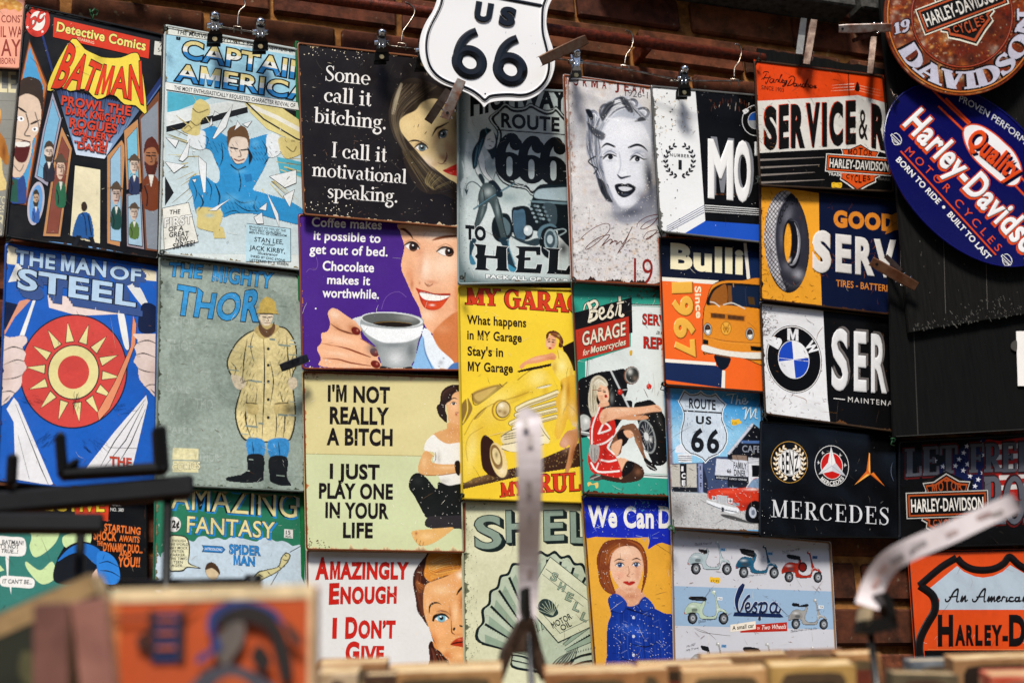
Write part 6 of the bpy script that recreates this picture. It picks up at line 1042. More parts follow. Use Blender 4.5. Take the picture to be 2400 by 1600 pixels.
s.part('small_scallop').P(C('485,1170 478,1130 500,1102 530,1100 560,1118 580,1150 590,1180 560,1200 530,1196', 4), '2a3a38')
for k in range(8): a = math.radians(190 + k * 18); s.L([(560, 1190), (545 + 66 * math.cos(a), 1172 + 66 * math.sin(a))], 3, 'aab69e')
s.part('lettering').T('MOTOR', 562, 1262, 668, 1206, 34, '1f2c2a', .0, rise=True).T('OIL', 612, 1276, 668, 1246, 32, '1f2c2a', .0, rise=True)
s.wear('l', '3a4440', 10, 91, '7a7c5c').wear('t', '6a6444', 4, 92).specks(160, '2a3430', (.4, 1.6), (.01, .02, .12, .98), 93).specks(50, '8a5a2a', (.4, 1.3), seed=94, streak=2).specks(60, 'f2f2d8', (.5, 1.5), seed=95); s.done()
# ================================================================ portrait, teal garage and worker column
view(1300, 100, 2.7035)
s = Sign('metal_sign', 'rust-stained grey portrait sign of a blonde woman with dark lips and a looping signature', 'sign', '1319,173 1545,204 1574,672 1338,660', 'b9b4b0', tin('print_portrait', rough=.3, spec=.3, chip=.3, chipc='f2f0ee', rust=.26, rustc='4a2412', dirt=.08, dirtc='6a6260', grain=.04), o=(.052, .028, .06), rim='7a3a1a')
g = Paint(s.part('picture'), 55, 205, 720, 1540, 1.35)
g.F('50,190 740,230 760,1560 90,1560', 'd6d2d0'); r = random.Random(5)
for _ in range(420): x, y = r.uniform(60, 700), r.uniform(210, 1540); g.B(x, y, r.uniform(6, 40), r.uniform(6, 30), r.choice(['eceae8', 'd8bca0', 'b5aca8', 'f4f2f0', 'ccc8d4', 'e0d8d0']), .45)
for _ in range(700): x = r.uniform(90, 720); y = r.uniform(1240, 1540) if r.random() < .75 else r.uniform(1020, 1260); g.B(x, y, r.uniform(2, 9), r.uniform(2, 7), r.choice(['2a211c', '4a382a', '1a1614', 'e8e0d4', '8a6a48', 'c8a070']), r.uniform(.4, .9))
for _ in range(160): y = r.uniform(240, 1450); g.B(75 + (y - 240) * .03 + abs(r.gauss(0, 12)), y, r.uniform(2, 7), r.uniform(3, 14), r.choice(['a8481c', '7a3414', '5a2a14', '8a5a3a']) if y < 900 else r.choice(['3a3644', '5a5664', '2a262c']), .8)
g.B(150, 340, 26, 110, 'f4f0ee', .8); g.B(145, 600, 22, 200, 'f0eef0', .7)
SKB, INK = 'e4e6ec', '0a0b10'
g.F(C('350,960 420,1000 560,980 640,900 690,1000 700,1140 600,1150 520,1140 440,1150 380,1100'), '8e92a0', 26, .85); g.F(C('295,640 320,520 400,470 500,480 580,520 615,640 605,780 585,880 555,960 500,1030 445,1056 390,1010 345,930 312,840'), SKB, 14); g.B(450, 560, 120, 70, 'f0f1f5', .9); g.B(400, 780, 60, 50, 'eef0f4', .8); g.B(540, 800, 34, 60, 'e6e8ee', .7); g.B(440, 1025, 40, 20, 'eef0f4', .8)

g.F(C('285,640 225,600 200,520 195,440 240,420 290,450 300,400 370,355 420,340 480,350 540,390 590,440 640,500 640,640 600,600 560,520 480,480 400,470 330,510 305,600'), 'c8ccd6', 12); g.F(C('205,560 240,620 290,660 300,760 320,860 370,980 340,1010 290,930 260,850 240,780 205,700 200,620'), '9aa0b0', 12)
for (hx, hy, hr) in ((250, 470, 40), (320, 440, 50), (400, 400, 54), (480, 400, 50), (550, 450, 50), (250, 570, 46), (235, 660, 36), (265, 750, 36), (290, 840, 34), (320, 930, 34)):
    for k in range(3): g.S(ell(hx, hy, hr - k * 10, hr * .7 - k * 7, hx * .3, 20 * k, 250 + 20 * k, 14), [3, 13 - k * 2, 3], ('14161f', '5a6074', 'f2f4f8')[k], 4, .85)
g.B(600, 860, 40, 190, '1c2234', .95, -6); g.B(560, 980, 60, 70, '4a5064', .7, -40); g.B(625, 640, 20, 160, '5a6074', .8); g.B(305, 850, 16, 110, '6a7084', .7, -8); g.B(470, 1075, 130, 40, '2c3244', .85, -8); g.B(390, 1110, 60, 40, '8a8c96', .6)
for q, n, cs, w in ((('195,420 215,520 205,640 240,760 290,860 330,1000', '330,520 280,600 290,680 280,760 310,860 370,1010'), 80, ['14161f', '2c3040', 'b8bcc8', '6a7080', '0c0d14', 'e6e8ee'], 8), (('290,470 330,400 400,360 470,350', '330,500 400,430 500,420 590,500'), 46, ['20222c', 'eceef2', '5a6074', '0c0d14', 'f4f5f8'], 8), (('420,340 450,380 480,430', '500,400 530,440 580,490'), 20, ['14161f', 'dfe2ea', '3a4050'], 7)): g.hair(q[0], q[1], n, w, cs, 2, .8, n, 8)
g.F(C('290,450 330,385 380,370 360,420 320,480 300,500'), '1c1e28', 10, .9); g.F(C('410,345 450,350 480,390 500,440 470,440 430,390'), '1c1e28', 9, .9); g.F(C('505,500 550,470 580,490 540,500'), '14161f', 6, .9); g.F(C('195,430 225,425 245,470 230,490'), INK, 5); g.F(C('205,500 250,540 320,580 300,620 240,580 215,540'), '20222c', 8, .85); g.F(C('270,860 310,880 340,960 370,1010 330,1000 290,940'), INK, 8, .9); g.S(O('330,480 420,495 520,490'), [4, 22, 6], 'f4f5f8', 12, .8)
g.S(O('296,668 330,642 380,660'), [3, 15, 12], INK, 3); g.S(O('470,665 520,648 560,660 590,690'), [12, 17, 12, 3], INK, 3); g.B(350, 690, 44, 16, '9aa0b0', .6); g.B(530, 690, 50, 18, '8a90a2', .7)
for x, y, f in ((350, 722, -1), (520, 735, 1)): g.F(C([(x - 42, y + 8), (x, y - 14), (x + 42, y + 6), (x, y + 20)]), 'e8eaee', 2); g.F(ell(x + 4, y + 3, 16, 16), '10121a', 2); g.S(O([(x - 44 + 0 * f, y + 12), (x - 10, y - 18), (x + 46, y + 6)] if f > 0 else [(x - 46, y + 18), (x - 10, y - 14), (x + 40, y - 2)]), [4, 14, 10, 6], INK, 3); g.S([(x + 36 * f, y + 4), (x + 66 * f, y + 4)], [8, 3], INK, 3); g.S(O([(x - 40, y - 12), (x, y - 36), (x + 40, y - 14)]), 5, '6a7084', 5); g.B(x, y + 26, 34, 8, '9aa0b0', .5)
g.S(O('410,700 418,780 398,840'), [4, 8, 5], 'a0a6b6', 8, .7); g.S(O('398,838 420,858 450,852 480,846'), [6, 15, 12, 6], '1c2030', 5); g.B(440, 830, 24, 12, 'f4f5f8', .8)
g.F(C('380,905 420,892 445,898 470,892 515,918 490,960 440,982 400,960'), '12131a', 3); g.F(C('405,918 445,912 490,924 460,940 425,938'), 'd4d6dc', 3); g.B(445, 962, 26, 8, '4a4e5c', .8); g.B(410, 1060, 60, 26, 'b8bac2', .5)
g.S(O('260,720 215,750 240,780 270,800 250,830'), 9, '14161f', 4); g.grit(.07, dens=.012); g.done()
s.part('lettering')
for t, x0, y0, x1, y1, h in (('N', 72, 262, 92, 266, 44), ('O', 118, 270, 150, 274, 48), ('R', 178, 276, 205, 278, 52), ('M', 232, 282, 274, 288, 52), ('A', 300, 290, 328, 292, 52), ('J', 382, 298, 408, 300, 54), ('E', 440, 306, 470, 310, 54), ('A', 490, 314, 520, 318, 54), ('N', 540, 320, 566, 324, 54)):
    if t == 'N' and x0 < 80: s.line('lettering')
    if t == 'J': s.line('lettering')
    s.T(t, x0, y0, x1, y1, h, '7a2414', .03)
s.deep = 0; s.T('1926-1', 446, 338, 590, 356, 44, '2a2a30', -.012); s.T('19', 502, 1524, 622, 1534, 165, '8a1f14', -.005)
s.part('signature')
for q in ('172,1238 186,1246 168,1238 240,1180 310,1148 345,1152 345,1190 300,1240 240,1290 200,1310 205,1290 270,1240 330,1220 348,1222 320,1260 300,1286 330,1264 352,1246 365,1256 350,1276 380,1256 396,1262 392,1278 420,1258 430,1276 460,1230 490,1170 480,1190 440,1280 410,1320 400,1334 425,1290 470,1256 462,1262 470,1250 490,1240 518,1244', '520,1170 530,1140 580,1106 640,1090 660,1096 620,1150 570,1180 545,1176 580,1140 650,1110', '560,1240 590,1200 650,1190 600,1240 580,1244 640,1210 670,1200'): s.L(O(q), [3, 6, 3], '5a2418')
s.part('flange').L('82,235 116,1480', 10, 'a89c94', up=.0016).L('96,228 640,268', 8, 'c8c2be', up=.0014)
s.wear('tl', '8a4420', 6, 101, 'b87a50').wear('b', '3a2216', 8, 102).specks(120, '3a2c24', (.4, 1.5), (.02, .75, .98, .99), 103).specks(60, '8a4018', (.5, 1.6), (0, .0, .12, .6), 104); s.done()
# ---- best garage
view(1320, 640, 2.9037)
s = Sign('metal_sign', 'teal best garage sign with a blonde woman in red leaning on a black motorcycle', 'sign', '1338,658 1560,672 1588,1166 1364,1158', '2f9a84', tin('print_teal', chip=.4, chipc='dcdccc', rust=.22, crack=.34, crackc='5a2c14', dirt=.2, grain=.08), o=(.044, .026, .055), rim='5a3018')
s.part('backdrop').P('465,208 720,215 760,1400 420,1380 150,1100 150,600 460,500', 'dde4e0').L('465,212 730,220', 7, '15201c').L('465,222 730,230', 4, '2f9a84').L('165,580 160,720', 5, '15201c').L('176,580 172,720', 3, '2f9a84').L('550,1374 740,1384', 6, '15201c').L('550,1362 740,1372', 3, '2f9a84')
s.part('heading').P('68,272 466,165 472,404 446,410 446,300 70,390', '120f0e').P('70,390 446,294 452,500 78,596', 'b8301c')
g = Paint(s.part('picture'), 90, 540, 740, 1440, 1.35)
g.F(C('95,760 160,700 240,672 340,660 420,650 430,720 440,800 420,860 470,870 460,960 400,1000 340,1080 250,1100 180,1110 105,1090'), '100f10', 4)
g.S(O('95,695 150,650 200,628 300,622 400,612 470,600 520,572 545,580'), [10, 14, 10, 10, 12, 8], '141414', 3); g.S(O('150,660 200,634 300,628 400,618 480,600'), 4, 'b8bcb8', 2); g.S('120,690 175,640', 20, '1a1a1a', 3); g.S('520,580 545,640', 16, '1a1a1a', 3); g.S(O('545,610 580,640 600,655'), 6, '333', 2)
for q in ('200,630 330,640 410,700', '340,610 400,640 420,700', '440,600 450,640', '180,640 300,690'): g.S(O(q), 6, '1c1c1c', 3)
g.S('330,660 460,930', 30, '1a1a1a', 3); g.S('325,665 455,930', 12, 'c8ccca', 3); g.S('510,760 600,960', 26, '1a1a1a', 3); g.S('515,760 600,950', 9, 'b8bcba', 3); g.S(O('385,800 480,790 590,765'), 16, '22201f', 3); g.S('400,795 560,775', 5, 'd8d8d4', 2)
g.F(ell(465, 695, 56, 64, 8), '121212', 3); g.F(ell(468, 694, 48, 57, 8), '9a9a94', 3); g.F(ell(470, 694, 42, 50, 8), '30302e', 4); g.B(455, 670, 18, 22, 'd8d8d0', .9); g.B(488, 715, 18, 20, '7a6a5a', .8); g.S(ell(468, 694, 52, 61, 8), 4, '9a5a34', 2)
for x, y in ((388, 808), (584, 770)): g.F(ell(x, y, 20, 22), '5a120c', 3); g.F(ell(x - 1, y - 1, 16, 18), 'd0281c', 3); g.B(x - 6, y - 6, 5, 5, 'f6a090', .8)
g.F(C('480,900 540,868 600,862 640,900 690,970 715,1080 715,1200 700,1290 640,1310 600,1280 560,1180 520,1060'), '131212', 4); g.B(660, 1010, 20, 70, '3a3836', .7, -20); g.F(ell(570, 1110, 56, 120, -14), '8f9492', 4); g.F(ell(568, 1110, 48, 108, -14), '22242a', 4)
for k in range(14): a = k * math.pi / 7; g.S([(568, 1110), (568 + 46 * math.cos(a), 1110 + 100 * math.sin(a))], 3, 'b8bcba', 2, .8)
g.F(ell(566, 1110, 16, 30, -14), 'd0d4d2', 3); g.S('470,1000 560,1190', 18, '1c1c1c', 3); g.S('466,1000 555,1190', 7, 'c8ccca', 2); g.B(595, 1130, 12, 20, 'e8e8e4', .8)
g.F(C('110,980 140,960 180,985 180,1050 130,1070 108,1040'), 'b8bab4', 4); g.B(155, 1005, 20, 24, 'f0f0ea', .9); g.S('105,1080 180,1095', 24, '8a8c88', 4); g.S('105,1074 180,1088', 8, 'e8e8e4', 3); g.S(O('330,780 300,850 330,930'), 10, '4a4a48', 4); g.B(330, 850, 16, 40, '8a8c88', .6)
# pin-up
SKW = 'e6b08a'
g.F(C('395,1040 420,1030 480,1020 510,1060 530,1110 560,1240 600,1290 570,1300 530,1230 490,1150 470,1100 410,1170 390,1230 340,1250 310,1200 340,1120'), '7a5038', 4); g.F(C('365,1100 410,1060 450,1120 400,1180'), '17110f', 4); g.F(C('410,1075 460,1070 480,1110 440,1120'), SKW, 5); g.B(500, 1150, 16, 60, 'b8845a', .7, -24); g.F(C('330,1170 400,1130 380,1220 340,1260'), SKW, 4)
g.F(C('360,1260 440,1270 500,1290 548,1330 545,1390 480,1420 380,1425 250,1400 210,1390 260,1370 390,1380'), '3a2418', 4); g.F(C('360,1262 450,1275 410,1380 380,1390'), SKW, 3); g.F(C('430,1280 480,1290 470,1340 420,1380 390,1380'), '120d0c', 4); g.B(510, 1350, 26, 26, '8a5c40', .7)
g.F(C('545,1255 570,1265 610,1290 640,1330 630,1345 590,1335 560,1300'), '17120f', 3); g.S('560,1290 552,1340', 6, 'd8d8d4', 2); g.S('545,1285 640,1345', 4, 'c8c8c4', 2); g.F(C('180,1385 215,1365 260,1385 250,1410 190,1408'), '4a403c', 3); g.S('185,1400 250,1375', 5, 'c8c0b8', 2)
g.F(C('180,1060 200,960 235,900 270,895 260,980 300,1020 340,985 360,1060 340,1120 300,1180 330,1220 370,1270 395,1385 260,1370 190,1350 165,1260 180,1180'), 'c8261a', 4); g.S(O('195,1160 200,1040 250,905'), 10, 'f0ece6', 2); g.S(O('245,1080 280,1020 320,1060 240,1090'), 12, 'f0ece6', 3); g.S(O('230,1170 290,1150 340,1110'), 12, 'f0ece6', 3); g.S(O('260,1270 310,1280 360,1270'), 12, 'f0ece6', 3); g.S(O('190,1290 240,1350 380,1345'), 12, 'f0ece6', 3); g.S(O('310,1195 345,1230'), 11, 'f0ece6', 3); g.S(O('240,1290 225,1330'), 8, 'f0ece6', 3); g.B(230, 1180, 30, 20, '7a100c', .6); g.B(280, 1240, 20, 60, '8a140e', .5)
g.F(C('245,980 275,925 340,912 480,912 560,905 640,895 668,920 665,940 600,945 480,968 380,985 300,1010 270,1030'), SKW, 4); g.F(C('360,985 470,970 560,968 575,990 480,1000 390,995'), 'd2946a', 4); g.B(400, 930, 80, 12, 'f6cfae', .8, -2); g.B(480, 965, 90, 8, 'b87850', .6, -6); g.B(285, 980, 14, 30, 'c08058', .7, 20); g.S('625,905 660,925', 3, '8a4a2a', 2)
g.F(C('180,1170 200,1165 245,1180 240,1250 215,1290 190,1270 175,1220'), 'a8a49e', 3); g.S('190,1190 195,1270', 3, '4a4844', 2); g.S('215,1190 215,1280', 3, '4a4844', 2); g.S('230,1200 228,1260', 3, '4a4844', 2)
g.F(C('250,880 300,870 310,900 250,910'), SKW, 4); g.F(C('225,770 280,740 305,790 312,850 290,880 255,880 235,840'), 'eebd98', 3); g.B(295, 830, 10, 30, 'f8dac0', .7); g.B(262, 850, 14, 14, 'd08060', .5)
g.F(C('180,780 195,720 240,695 285,720 305,760 280,770 250,760 235,800 225,860 240,910 225,960 195,975 175,920 170,850'), 'd6cdb4', 4); g.hair('185,760 180,850 190,950', '235,740 225,840 230,940', 30, 7, ['9a8c6c', 'f0e8d4', 'c0b490', '6a5e48'], 2, .7, 8, 4); g.hair('190,740 240,705 290,740', '220,770 250,730 300,770', 12, 6, ['f2ecd8', '9a8c6c'], 2, .7, 3)
g.S('240,785 258,782', 4, '4a2a1a', 2); g.S('272,795 286,800', 4, '4a2a1a', 2); g.S('238,800 258,799', 7, '1a1210', 2); g.S('272,806 288,810', 7, '1a1210', 2); g.F(ell(290, 836, 9, 12), 'b81c14', 2); g.S('200,795 235,795 255,785', 3, '8a3a20', 2); g.B(238, 862, 6, 10, '2a1a14', .8); g.grit(.05, dens=.006); g.done()
s.part('heading').line('heading')
for q, w in (('140,250 150,215 180,195 205,190', 8), ('172,200 190,260 178,338', 24), ('180,205 215,188 232,215 205,250 185,262', 17), ('190,258 230,262 222,305 180,326', 19), ('248,280 275,262 268,235 248,250 248,290 265,312 295,290', 14), ('300,290 325,225 335,225 320,250 340,275 325,302 302,296', 14), ('355,290 385,165', 8), ('384,158 388,240 384,280 400,292 412,278', 17), ('366,206 412,196', 11)): s.L(O(q), w + 9, '0f0c0b'); s.L(O(q), w, 'e8dfc6')
s.part('lettering'); s.T('GARAGE', 130, 494, 424, 420, 92, 'e8dfc6', .02, 0, out='1a0f0a', ow=.03).T('for', 132, 562, 176, 551, 42, 'e8dfc6', .01, .15).T('Motorcycles', 186, 546, 424, 486, 44, 'e8dfc6', .02, .12, out='1a0f0a', ow=.02)
s.T('SERVICE', 540, 347, 805, 366, 70, 'b82418', .02, out='1a0f0c', ow=.03).T('and', 632, 416, 720, 421, 34, '2a2a2a', .0, .25).T('REPAIR', 548, 507, 800, 526, 74, 'b82418', .03, out='1a0f0c', ow=.03)
s.part('sticker_scrap').P(C('452,530 470,525 468,555 455,558'), 'd8a834').P(C('165,1425 185,1420 200,1432 235,1422 238,1455 222,1462 215,1440 185,1440 170,1450'), 'e0c06a')
s.wear('b', '6a3014', 8, 111, '4a2a14').wear('t', '5a3018', 5, 112).wear('l', '6a3a1c', 3.5, 113).specks(70, '5a2c14', (.5, 1.6), seed=114, streak=1.6).specks(70, 'e8ece4', (.4, 1.1), seed=115, streak=.8).specks(34, '6a3014', (1, 3.4), (.6, .01, .95, .06), 116); s.done()
# ---- we can
view(1360, 1150, 3.646)
s = Sign('metal_sign', 'scratched yellow sign with a blue speech bubble heading and a woman in a blue shirt', 'sign', '1362,1158 1590,1168 1612,1640 1398,1640', 'e6a838', tin('print_bubble', chip=.42, chipc='d8d4c8', rust=.06, crack=.1, dirt=.15, grain=.1), o=(.042, .026, .052), rim='5a3a24')
s.part('bubble').P(C('10,40 820,45 820,440 700,440 640,460 580,495 590,440 585,400 540,395 400,400 250,395 130,390 35,375', 3), '1a2cb4')
s.part('heading').T('We Can', 64, 298, 628, 312, 172, 'f2efe8', .036, 0).T('Do It!', 670, 308, 1080, 326, 176, 'f2efe8', .036, 0)
g = Paint(s.part('picture'), 120, 400, 900, 1620, 1.4)
g.F(C('240,905 420,900 560,950 640,1000 720,1040 800,1060 900,1200 900,1640 250,1640 225,1400 230,1150 260,1050'), '12308c', 4); g.hair('300,1000 280,1250 290,1500', '700,1080 720,1300 740,1520', 50, 5, ['0c1c58', '1c48b8', '2c5ccc', '0a1440'], 4, .6, 4, 14); g.B(440, 1180, 160, 50, '2a58c4', .6, 10); g.S(O('250,1040 360,1000 480,1030 620,1080'), [4, 14, 6], '081038', 4); g.S(O('420,1300 560,1330 660,1290'), [3, 12, 4], '081038', 4); g.S(O('330,1420 480,1460 640,1440'), [3, 12, 4], '081038', 4)
g.F(C('300,900 320,820 480,820 560,900 500,960 420,985 340,950'), 'dca27e', 5); g.B(430, 900, 70, 24, 'b87454', .7)
g.F(C('250,600 270,480 360,430 470,450 530,520 540,640 510,780 460,850 400,865 330,820 270,730'), 'e8b898', 4); g.B(380, 520, 90, 50, 'f4d0b4', .7); g.B(340, 720, 50, 40, 'e89c80', .5); g.B(490, 700, 30, 90, 'c88868', .6); g.B(420, 840, 60, 20, 'c08060', .6)
g.F(C('150,700 140,560 200,440 300,410 420,408 520,450 570,560 575,700 545,830 520,860 540,700 530,560 470,480 380,470 300,500 262,580 255,700 290,820 300,880 230,870 170,800'), '7a3a1c', 4); g.hair('160,640 180,520 280,440', '250,620 280,520 380,450', 26, 8, ['b8622c', '4a200e', '964c22', 'd8843c'], 2, .7, 5, 5); g.hair('165,680 180,780 250,860', '250,660 260,760 290,860', 22, 8, ['b8622c', '4a200e', '964c22'], 2, .7, 6, 5); g.hair('400,420 520,480 560,640', '440,440 500,500 540,640', 16, 7, ['b8622c', '4a200e'], 2, .7, 7, 4)
g.S(O('290,600 330,580 375,592'), [3, 12, 4], '3a1c10', 3); g.S(O('440,590 480,574 520,592'), [4, 12, 3], '3a1c10', 3); eye(g, 338, 632, 72, 40, '3a5a8a', 2); eye(g, 478, 628, 68, 38, '3a5a8a', -2); g.S(O('410,640 418,700 400,722 425,732'), [3, 6, 8, 4], '9a5a40', 4); g.F(C('365,778 400,768 420,774 450,768 470,782 420,806'), 'b8281c', 3); g.S('366,780 468,783', 3, '5a100c', 2)
g.F(C('240,905 320,880 400,960 360,1040 260,1010'), '1a3c9c', 3); g.F(C('560,900 500,960 540,1030 640,1000'), '1a3c9c', 3); g.S(O('240,905 260,1010 360,1040 400,960'), 5, '081038', 2); g.S(O('560,905 500,965 540,1030 640,1000'), 5, '081038', 2)
for y in (1080, 1240, 1400): g.F(ell(455, y, 12, 13), 'dfe4ec', 2); g.B(455, y, 4, 4, '6a7a94', .9)
r = random.Random(8)
for _ in range(70): x, y = r.uniform(250, 840), r.uniform(960, 1600); l = r.uniform(8, 60); a = r.uniform(-.8, .8); g.S([(x, y), (x + l * math.cos(a), y + l * math.sin(a))], r.uniform(1.5, 3.5), r.choice(['8a9ac8', '6a8ad8', 'b8c0d8', '0a1030', '081038']), 2, .6)
g.grit(.05, dens=.01); g.done()
s.part('scratches')
for _ in range(60): x, y = r.uniform(60, 800), r.uniform(60, 420); l = r.uniform(6, 70); a = r.uniform(-1.6, 1.6); s.L([(x, y), (x + l * math.cos(a), y + l * math.sin(a))], r.uniform(1, 3), r.choice(['8aa4e0', 'c8d4ea', '4a6ad0']))
s.wear('t', '5a4a3a', 4, 121, '3ab0a0').wear('l', '7a5a2c', 3, 122).specks(60, '3a2a1c', (.4, 1.3), seed=123, streak=1).specks(70, 'dfe6ee', (.5, 1.5), (.1, .03, .95, .2), 124).specks(24, '4aa8d8', (1, 3), (.5, .02, .9, .07), 125); s.done()
# ================================================================ motor, camper, road shield and scooter column
TW = tin('print_white', rough=.3, chip=.3, chipc='4a4038', rust=.13, crack=.3, crackc='9a7a4a', dirt=.1, dirtc='8a8478', grain=.04)
view(1500, 180, 4.02)
s = Sign('metal_sign', 'white and black number one motor sign with embossed letters and a blue foot band', 'sign', '1524,199 1790,222 1800,572 1545,545', '0a0a0b', TW, o=(.052, .03, .066), rim='5a5a58')
s.part('field').P('105,75 520,118 565,640 615,1358 395,1490 200,1470 150,900', 'e6e7e6').P('615,1358 1160,1395 1160,1570 560,1520 395,1490', '1d4fb8')
for k in range(4): s.L([(250, 1412 + k * 19), (606, 1210 + k * 22)], 5, '2a3f78').L([(610, 1210 + k * 20), (1140, 1246 + k * 19)], 8 - k, 'e4e4e2')
s.part('laurel')
def laurel(cx, cy, rx, ry, n, l, w, col, gap=28, stem=3, rot0=0):
    for sd in (-1, 1):
        arc = []
        for i in range(n):
            a = math.radians(90 - sd * (gap * .35 + (180 - gap * 1.35) * i / (n - 1))); x, y = cx + rx * math.cos(a), cy + ry * math.sin(a); arc.append((x, y)); tx, ty = sd * math.sin(a), -sd * math.cos(a) * (ry / rx)
            for k in (-1, 1):
                d = math.atan2(ty, tx) + k * .62; ex, ey = x + l * math.cos(d), y + l * math.sin(d); px_, py_ = -math.sin(d) * w / 2, math.cos(d) * w / 2; m = ((x * .45 + ex * .55), (y * .45 + ey * .55)); s.P(C([(x, y), (m[0] + px_, m[1] + py_), (ex, ey), (m[0] - px_, m[1] - py_)], 3), col)
        s.L(arc, stem, col)
laurel(372, 790, 130, 150, 9, 40, 20, '15161a')
s.part('lettering').T('NUMBER', 282, 750, 466, 764, 30, '1a1c1e', .02, sp=1.25).T('1', 362, 868, 394, 872, 82, '1a1c1e', .05)
s.part('roundel').E(1092, 412, 132, 146, 'd8d8d8').E(1092, 412, 126, 140, '0a0a0b').E(1092, 412, 76, 82, 'd8d8d8').P(ell(1092, 412, 72, 78, 0, 180, 270) + [(1092, 412)], '1c4a94').P(ell(1092, 412, 72, 78, 0, 0, 90) + [(1092, 412)], '1c4a94').P(ell(1092, 412, 72, 78, 0, 90, 180) + [(1092, 412)], '8a8c90')
s.T('B', 985, 352, 1030, 322, 36, 'e4e4e4', .06, rise=True)
s.part('raised_letter')
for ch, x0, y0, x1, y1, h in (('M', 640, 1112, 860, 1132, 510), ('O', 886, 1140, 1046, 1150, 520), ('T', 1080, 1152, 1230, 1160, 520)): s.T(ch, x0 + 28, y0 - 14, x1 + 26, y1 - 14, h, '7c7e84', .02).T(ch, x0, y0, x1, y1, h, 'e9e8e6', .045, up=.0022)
s.part('rust_runs'); r = random.Random(3)
for _ in range(30): x, y = r.uniform(660, 1060), r.uniform(170, 290); s.L([(x, y), (x + r.uniform(-6, 6), y + r.uniform(10, 50))], r.uniform(2, 7), r.choice(['6a3018', '4a2412', 'a89888']))
for _ in range(44): x, y = r.uniform(130, 540), r.uniform(180, 560); a = r.uniform(0, 3.1); l = r.uniform(10, 40); s.L(O([(x, y), (x + l * .5, y + r.uniform(-8, 8)), (x + l * math.cos(a), y + l * math.sin(a))]), [1, r.uniform(3, 6), 1], r.choice(['c8a458', '9a7a3c', '6a5638', '8a8070']))
for _ in range(26): x = r.uniform(640, 1040); s.L([(x, r.choice([1110, 600, 620])), (x + 8, 1130)] if False else [(x, 1100 + r.uniform(-6, 20)), (x + r.uniform(8, 24), 1112)], r.uniform(3, 8), '6a3c1c')
s.wear('l', '55534e', 7, 131, '77746c').wear('t', '6a6a66', 5, 132).wear('b', '6a5a48', 5, 133).specks(60, '2a2824', (.5, 2.6), (.01, .02, .2, .98), 134).specks(30, 'e8e6de', (.5, 1.2), seed=135); s.done()
# ---- camper van
view(1520, 540, 4.125)
s = Sign('metal_sign', 'orange and navy camper van sign with cream dotted lettering', 'sign', '1543,554 1790,566 1804,922 1556,904', 'ea6420', tin('print_van', rough=.28, chip=.1, chipc='e8dcc0', rust=.03, dirt=.1, grain=.05), o=(.044, .028, .058), rim='2a2420')
s.part('field').P('98,50 1200,80 1200,540 640,505 120,450', '0d1226').P('108,448 680,484 640,520 112,486', 'e8e2d4').P('918,120 948,122 985,485 952,482', 'e8e2d4').P('948,122 1200,140 1200,520 985,485', '12254c').P('148,1238 650,1275 652,1306 148,1272', 'e8e2d4').P('148,1272 652,1306 720,1345 705,1518 150,1440', '16264e').P('712,1350 742,1355 738,1522 704,1518', 'e8e2d4')
g = Paint(s.part('van'), 500, 460, 1200, 1370, 1.3)
VO = 'e08a24'
g.F(C('640,1200 790,1220 780,1300 740,1345 690,1340 650,1280'), '0c1420', 3); g.F(C('525,1180 520,900 530,760 550,700 590,560 640,505 740,478 900,478 1200,500 1200,1270 900,1235 600,1195'), '1a1410', 4); g.F(C('535,1170 530,900 540,760 560,700 600,560 650,512 745,486 900,486 1200,510 1200,1260 900,1225 610,1185'), VO, 3)
g.F(C('560,712 600,590 660,535 750,508 900,512 1060,525 1200,535 1200,770 1040,752 800,725 640,720'), '10100f', 3); g.F(C('590,700 625,600 680,550 750,528 755,715 650,712'), 'a8621e', 4, .8); g.F('765,530 1200,545 1200,755 770,722', '12223c', 3, .9); g.F('765,530 800,532 810,722 770,720', '7a4a1c', 3); g.F('960,640 1020,645 1030,720 970,712', '4a3418', 4)
g.S('935,560 945,735', 5, '2a3a58', 3); g.S('820,515 822,545', 8, 'c88a30', 2)
for q in ('600,690 640,700 685,735', '725,718 800,700 870,725 930,755'): g.S(O(q), 11, 'd8d4c8', 2)
g.F(C('600,800 610,793 920,820 935,830 930,872 915,880 610,850 602,842', 3), 'b86c18', 2)
for p in ('604,798 738,812 738,850 606,840', '764,816 924,832 922,870 768,856'): g.F(p, '3c2412', 2)
for x in list(range(612, 736, 12)) + list(range(770, 920, 12)): g.S([(x, 805 + (x - 604) * .11), (x, 842 + (x - 604) * .11)], 4, '7a4a1c', 1.5, .8)
for x, y in ((572, 955), (980, 1000)): g.F(ell(x, y, 42, 62, -4), '1a1410', 3); g.F(ell(x, y, 36, 55, -4), 'd0d0cc', 3); g.F(ell(x, y, 30, 48, -4), '2a1c14', 3); g.F([(x - 22, y + 10), (x + 26, y + 4), (x + 14, y + 42), (x - 8, y + 42)], 'f0efe8', 5); g.B(x, y - 18, 12, 14, '6a4a34', .8)
g.F(ell(750, 945, 52, 68), '9a6010', 2); g.F(ell(750, 945, 46, 61), 'eaa83a', 3)
for q in ('722,905 740,950 750,930 760,950 778,905', '722,940 736,985 750,945 764,985 778,940'): g.S(pts(q), 8, 'a06818', 2)
g.S(O('540,1020 700,1060 900,1080 1200,1090'), [5, 9, 7, 5], 'a05c14', 4); g.S(O('600,1040 720,1075 920,1095 1200,1100'), 4, 'f0ac4c', 4, .7)
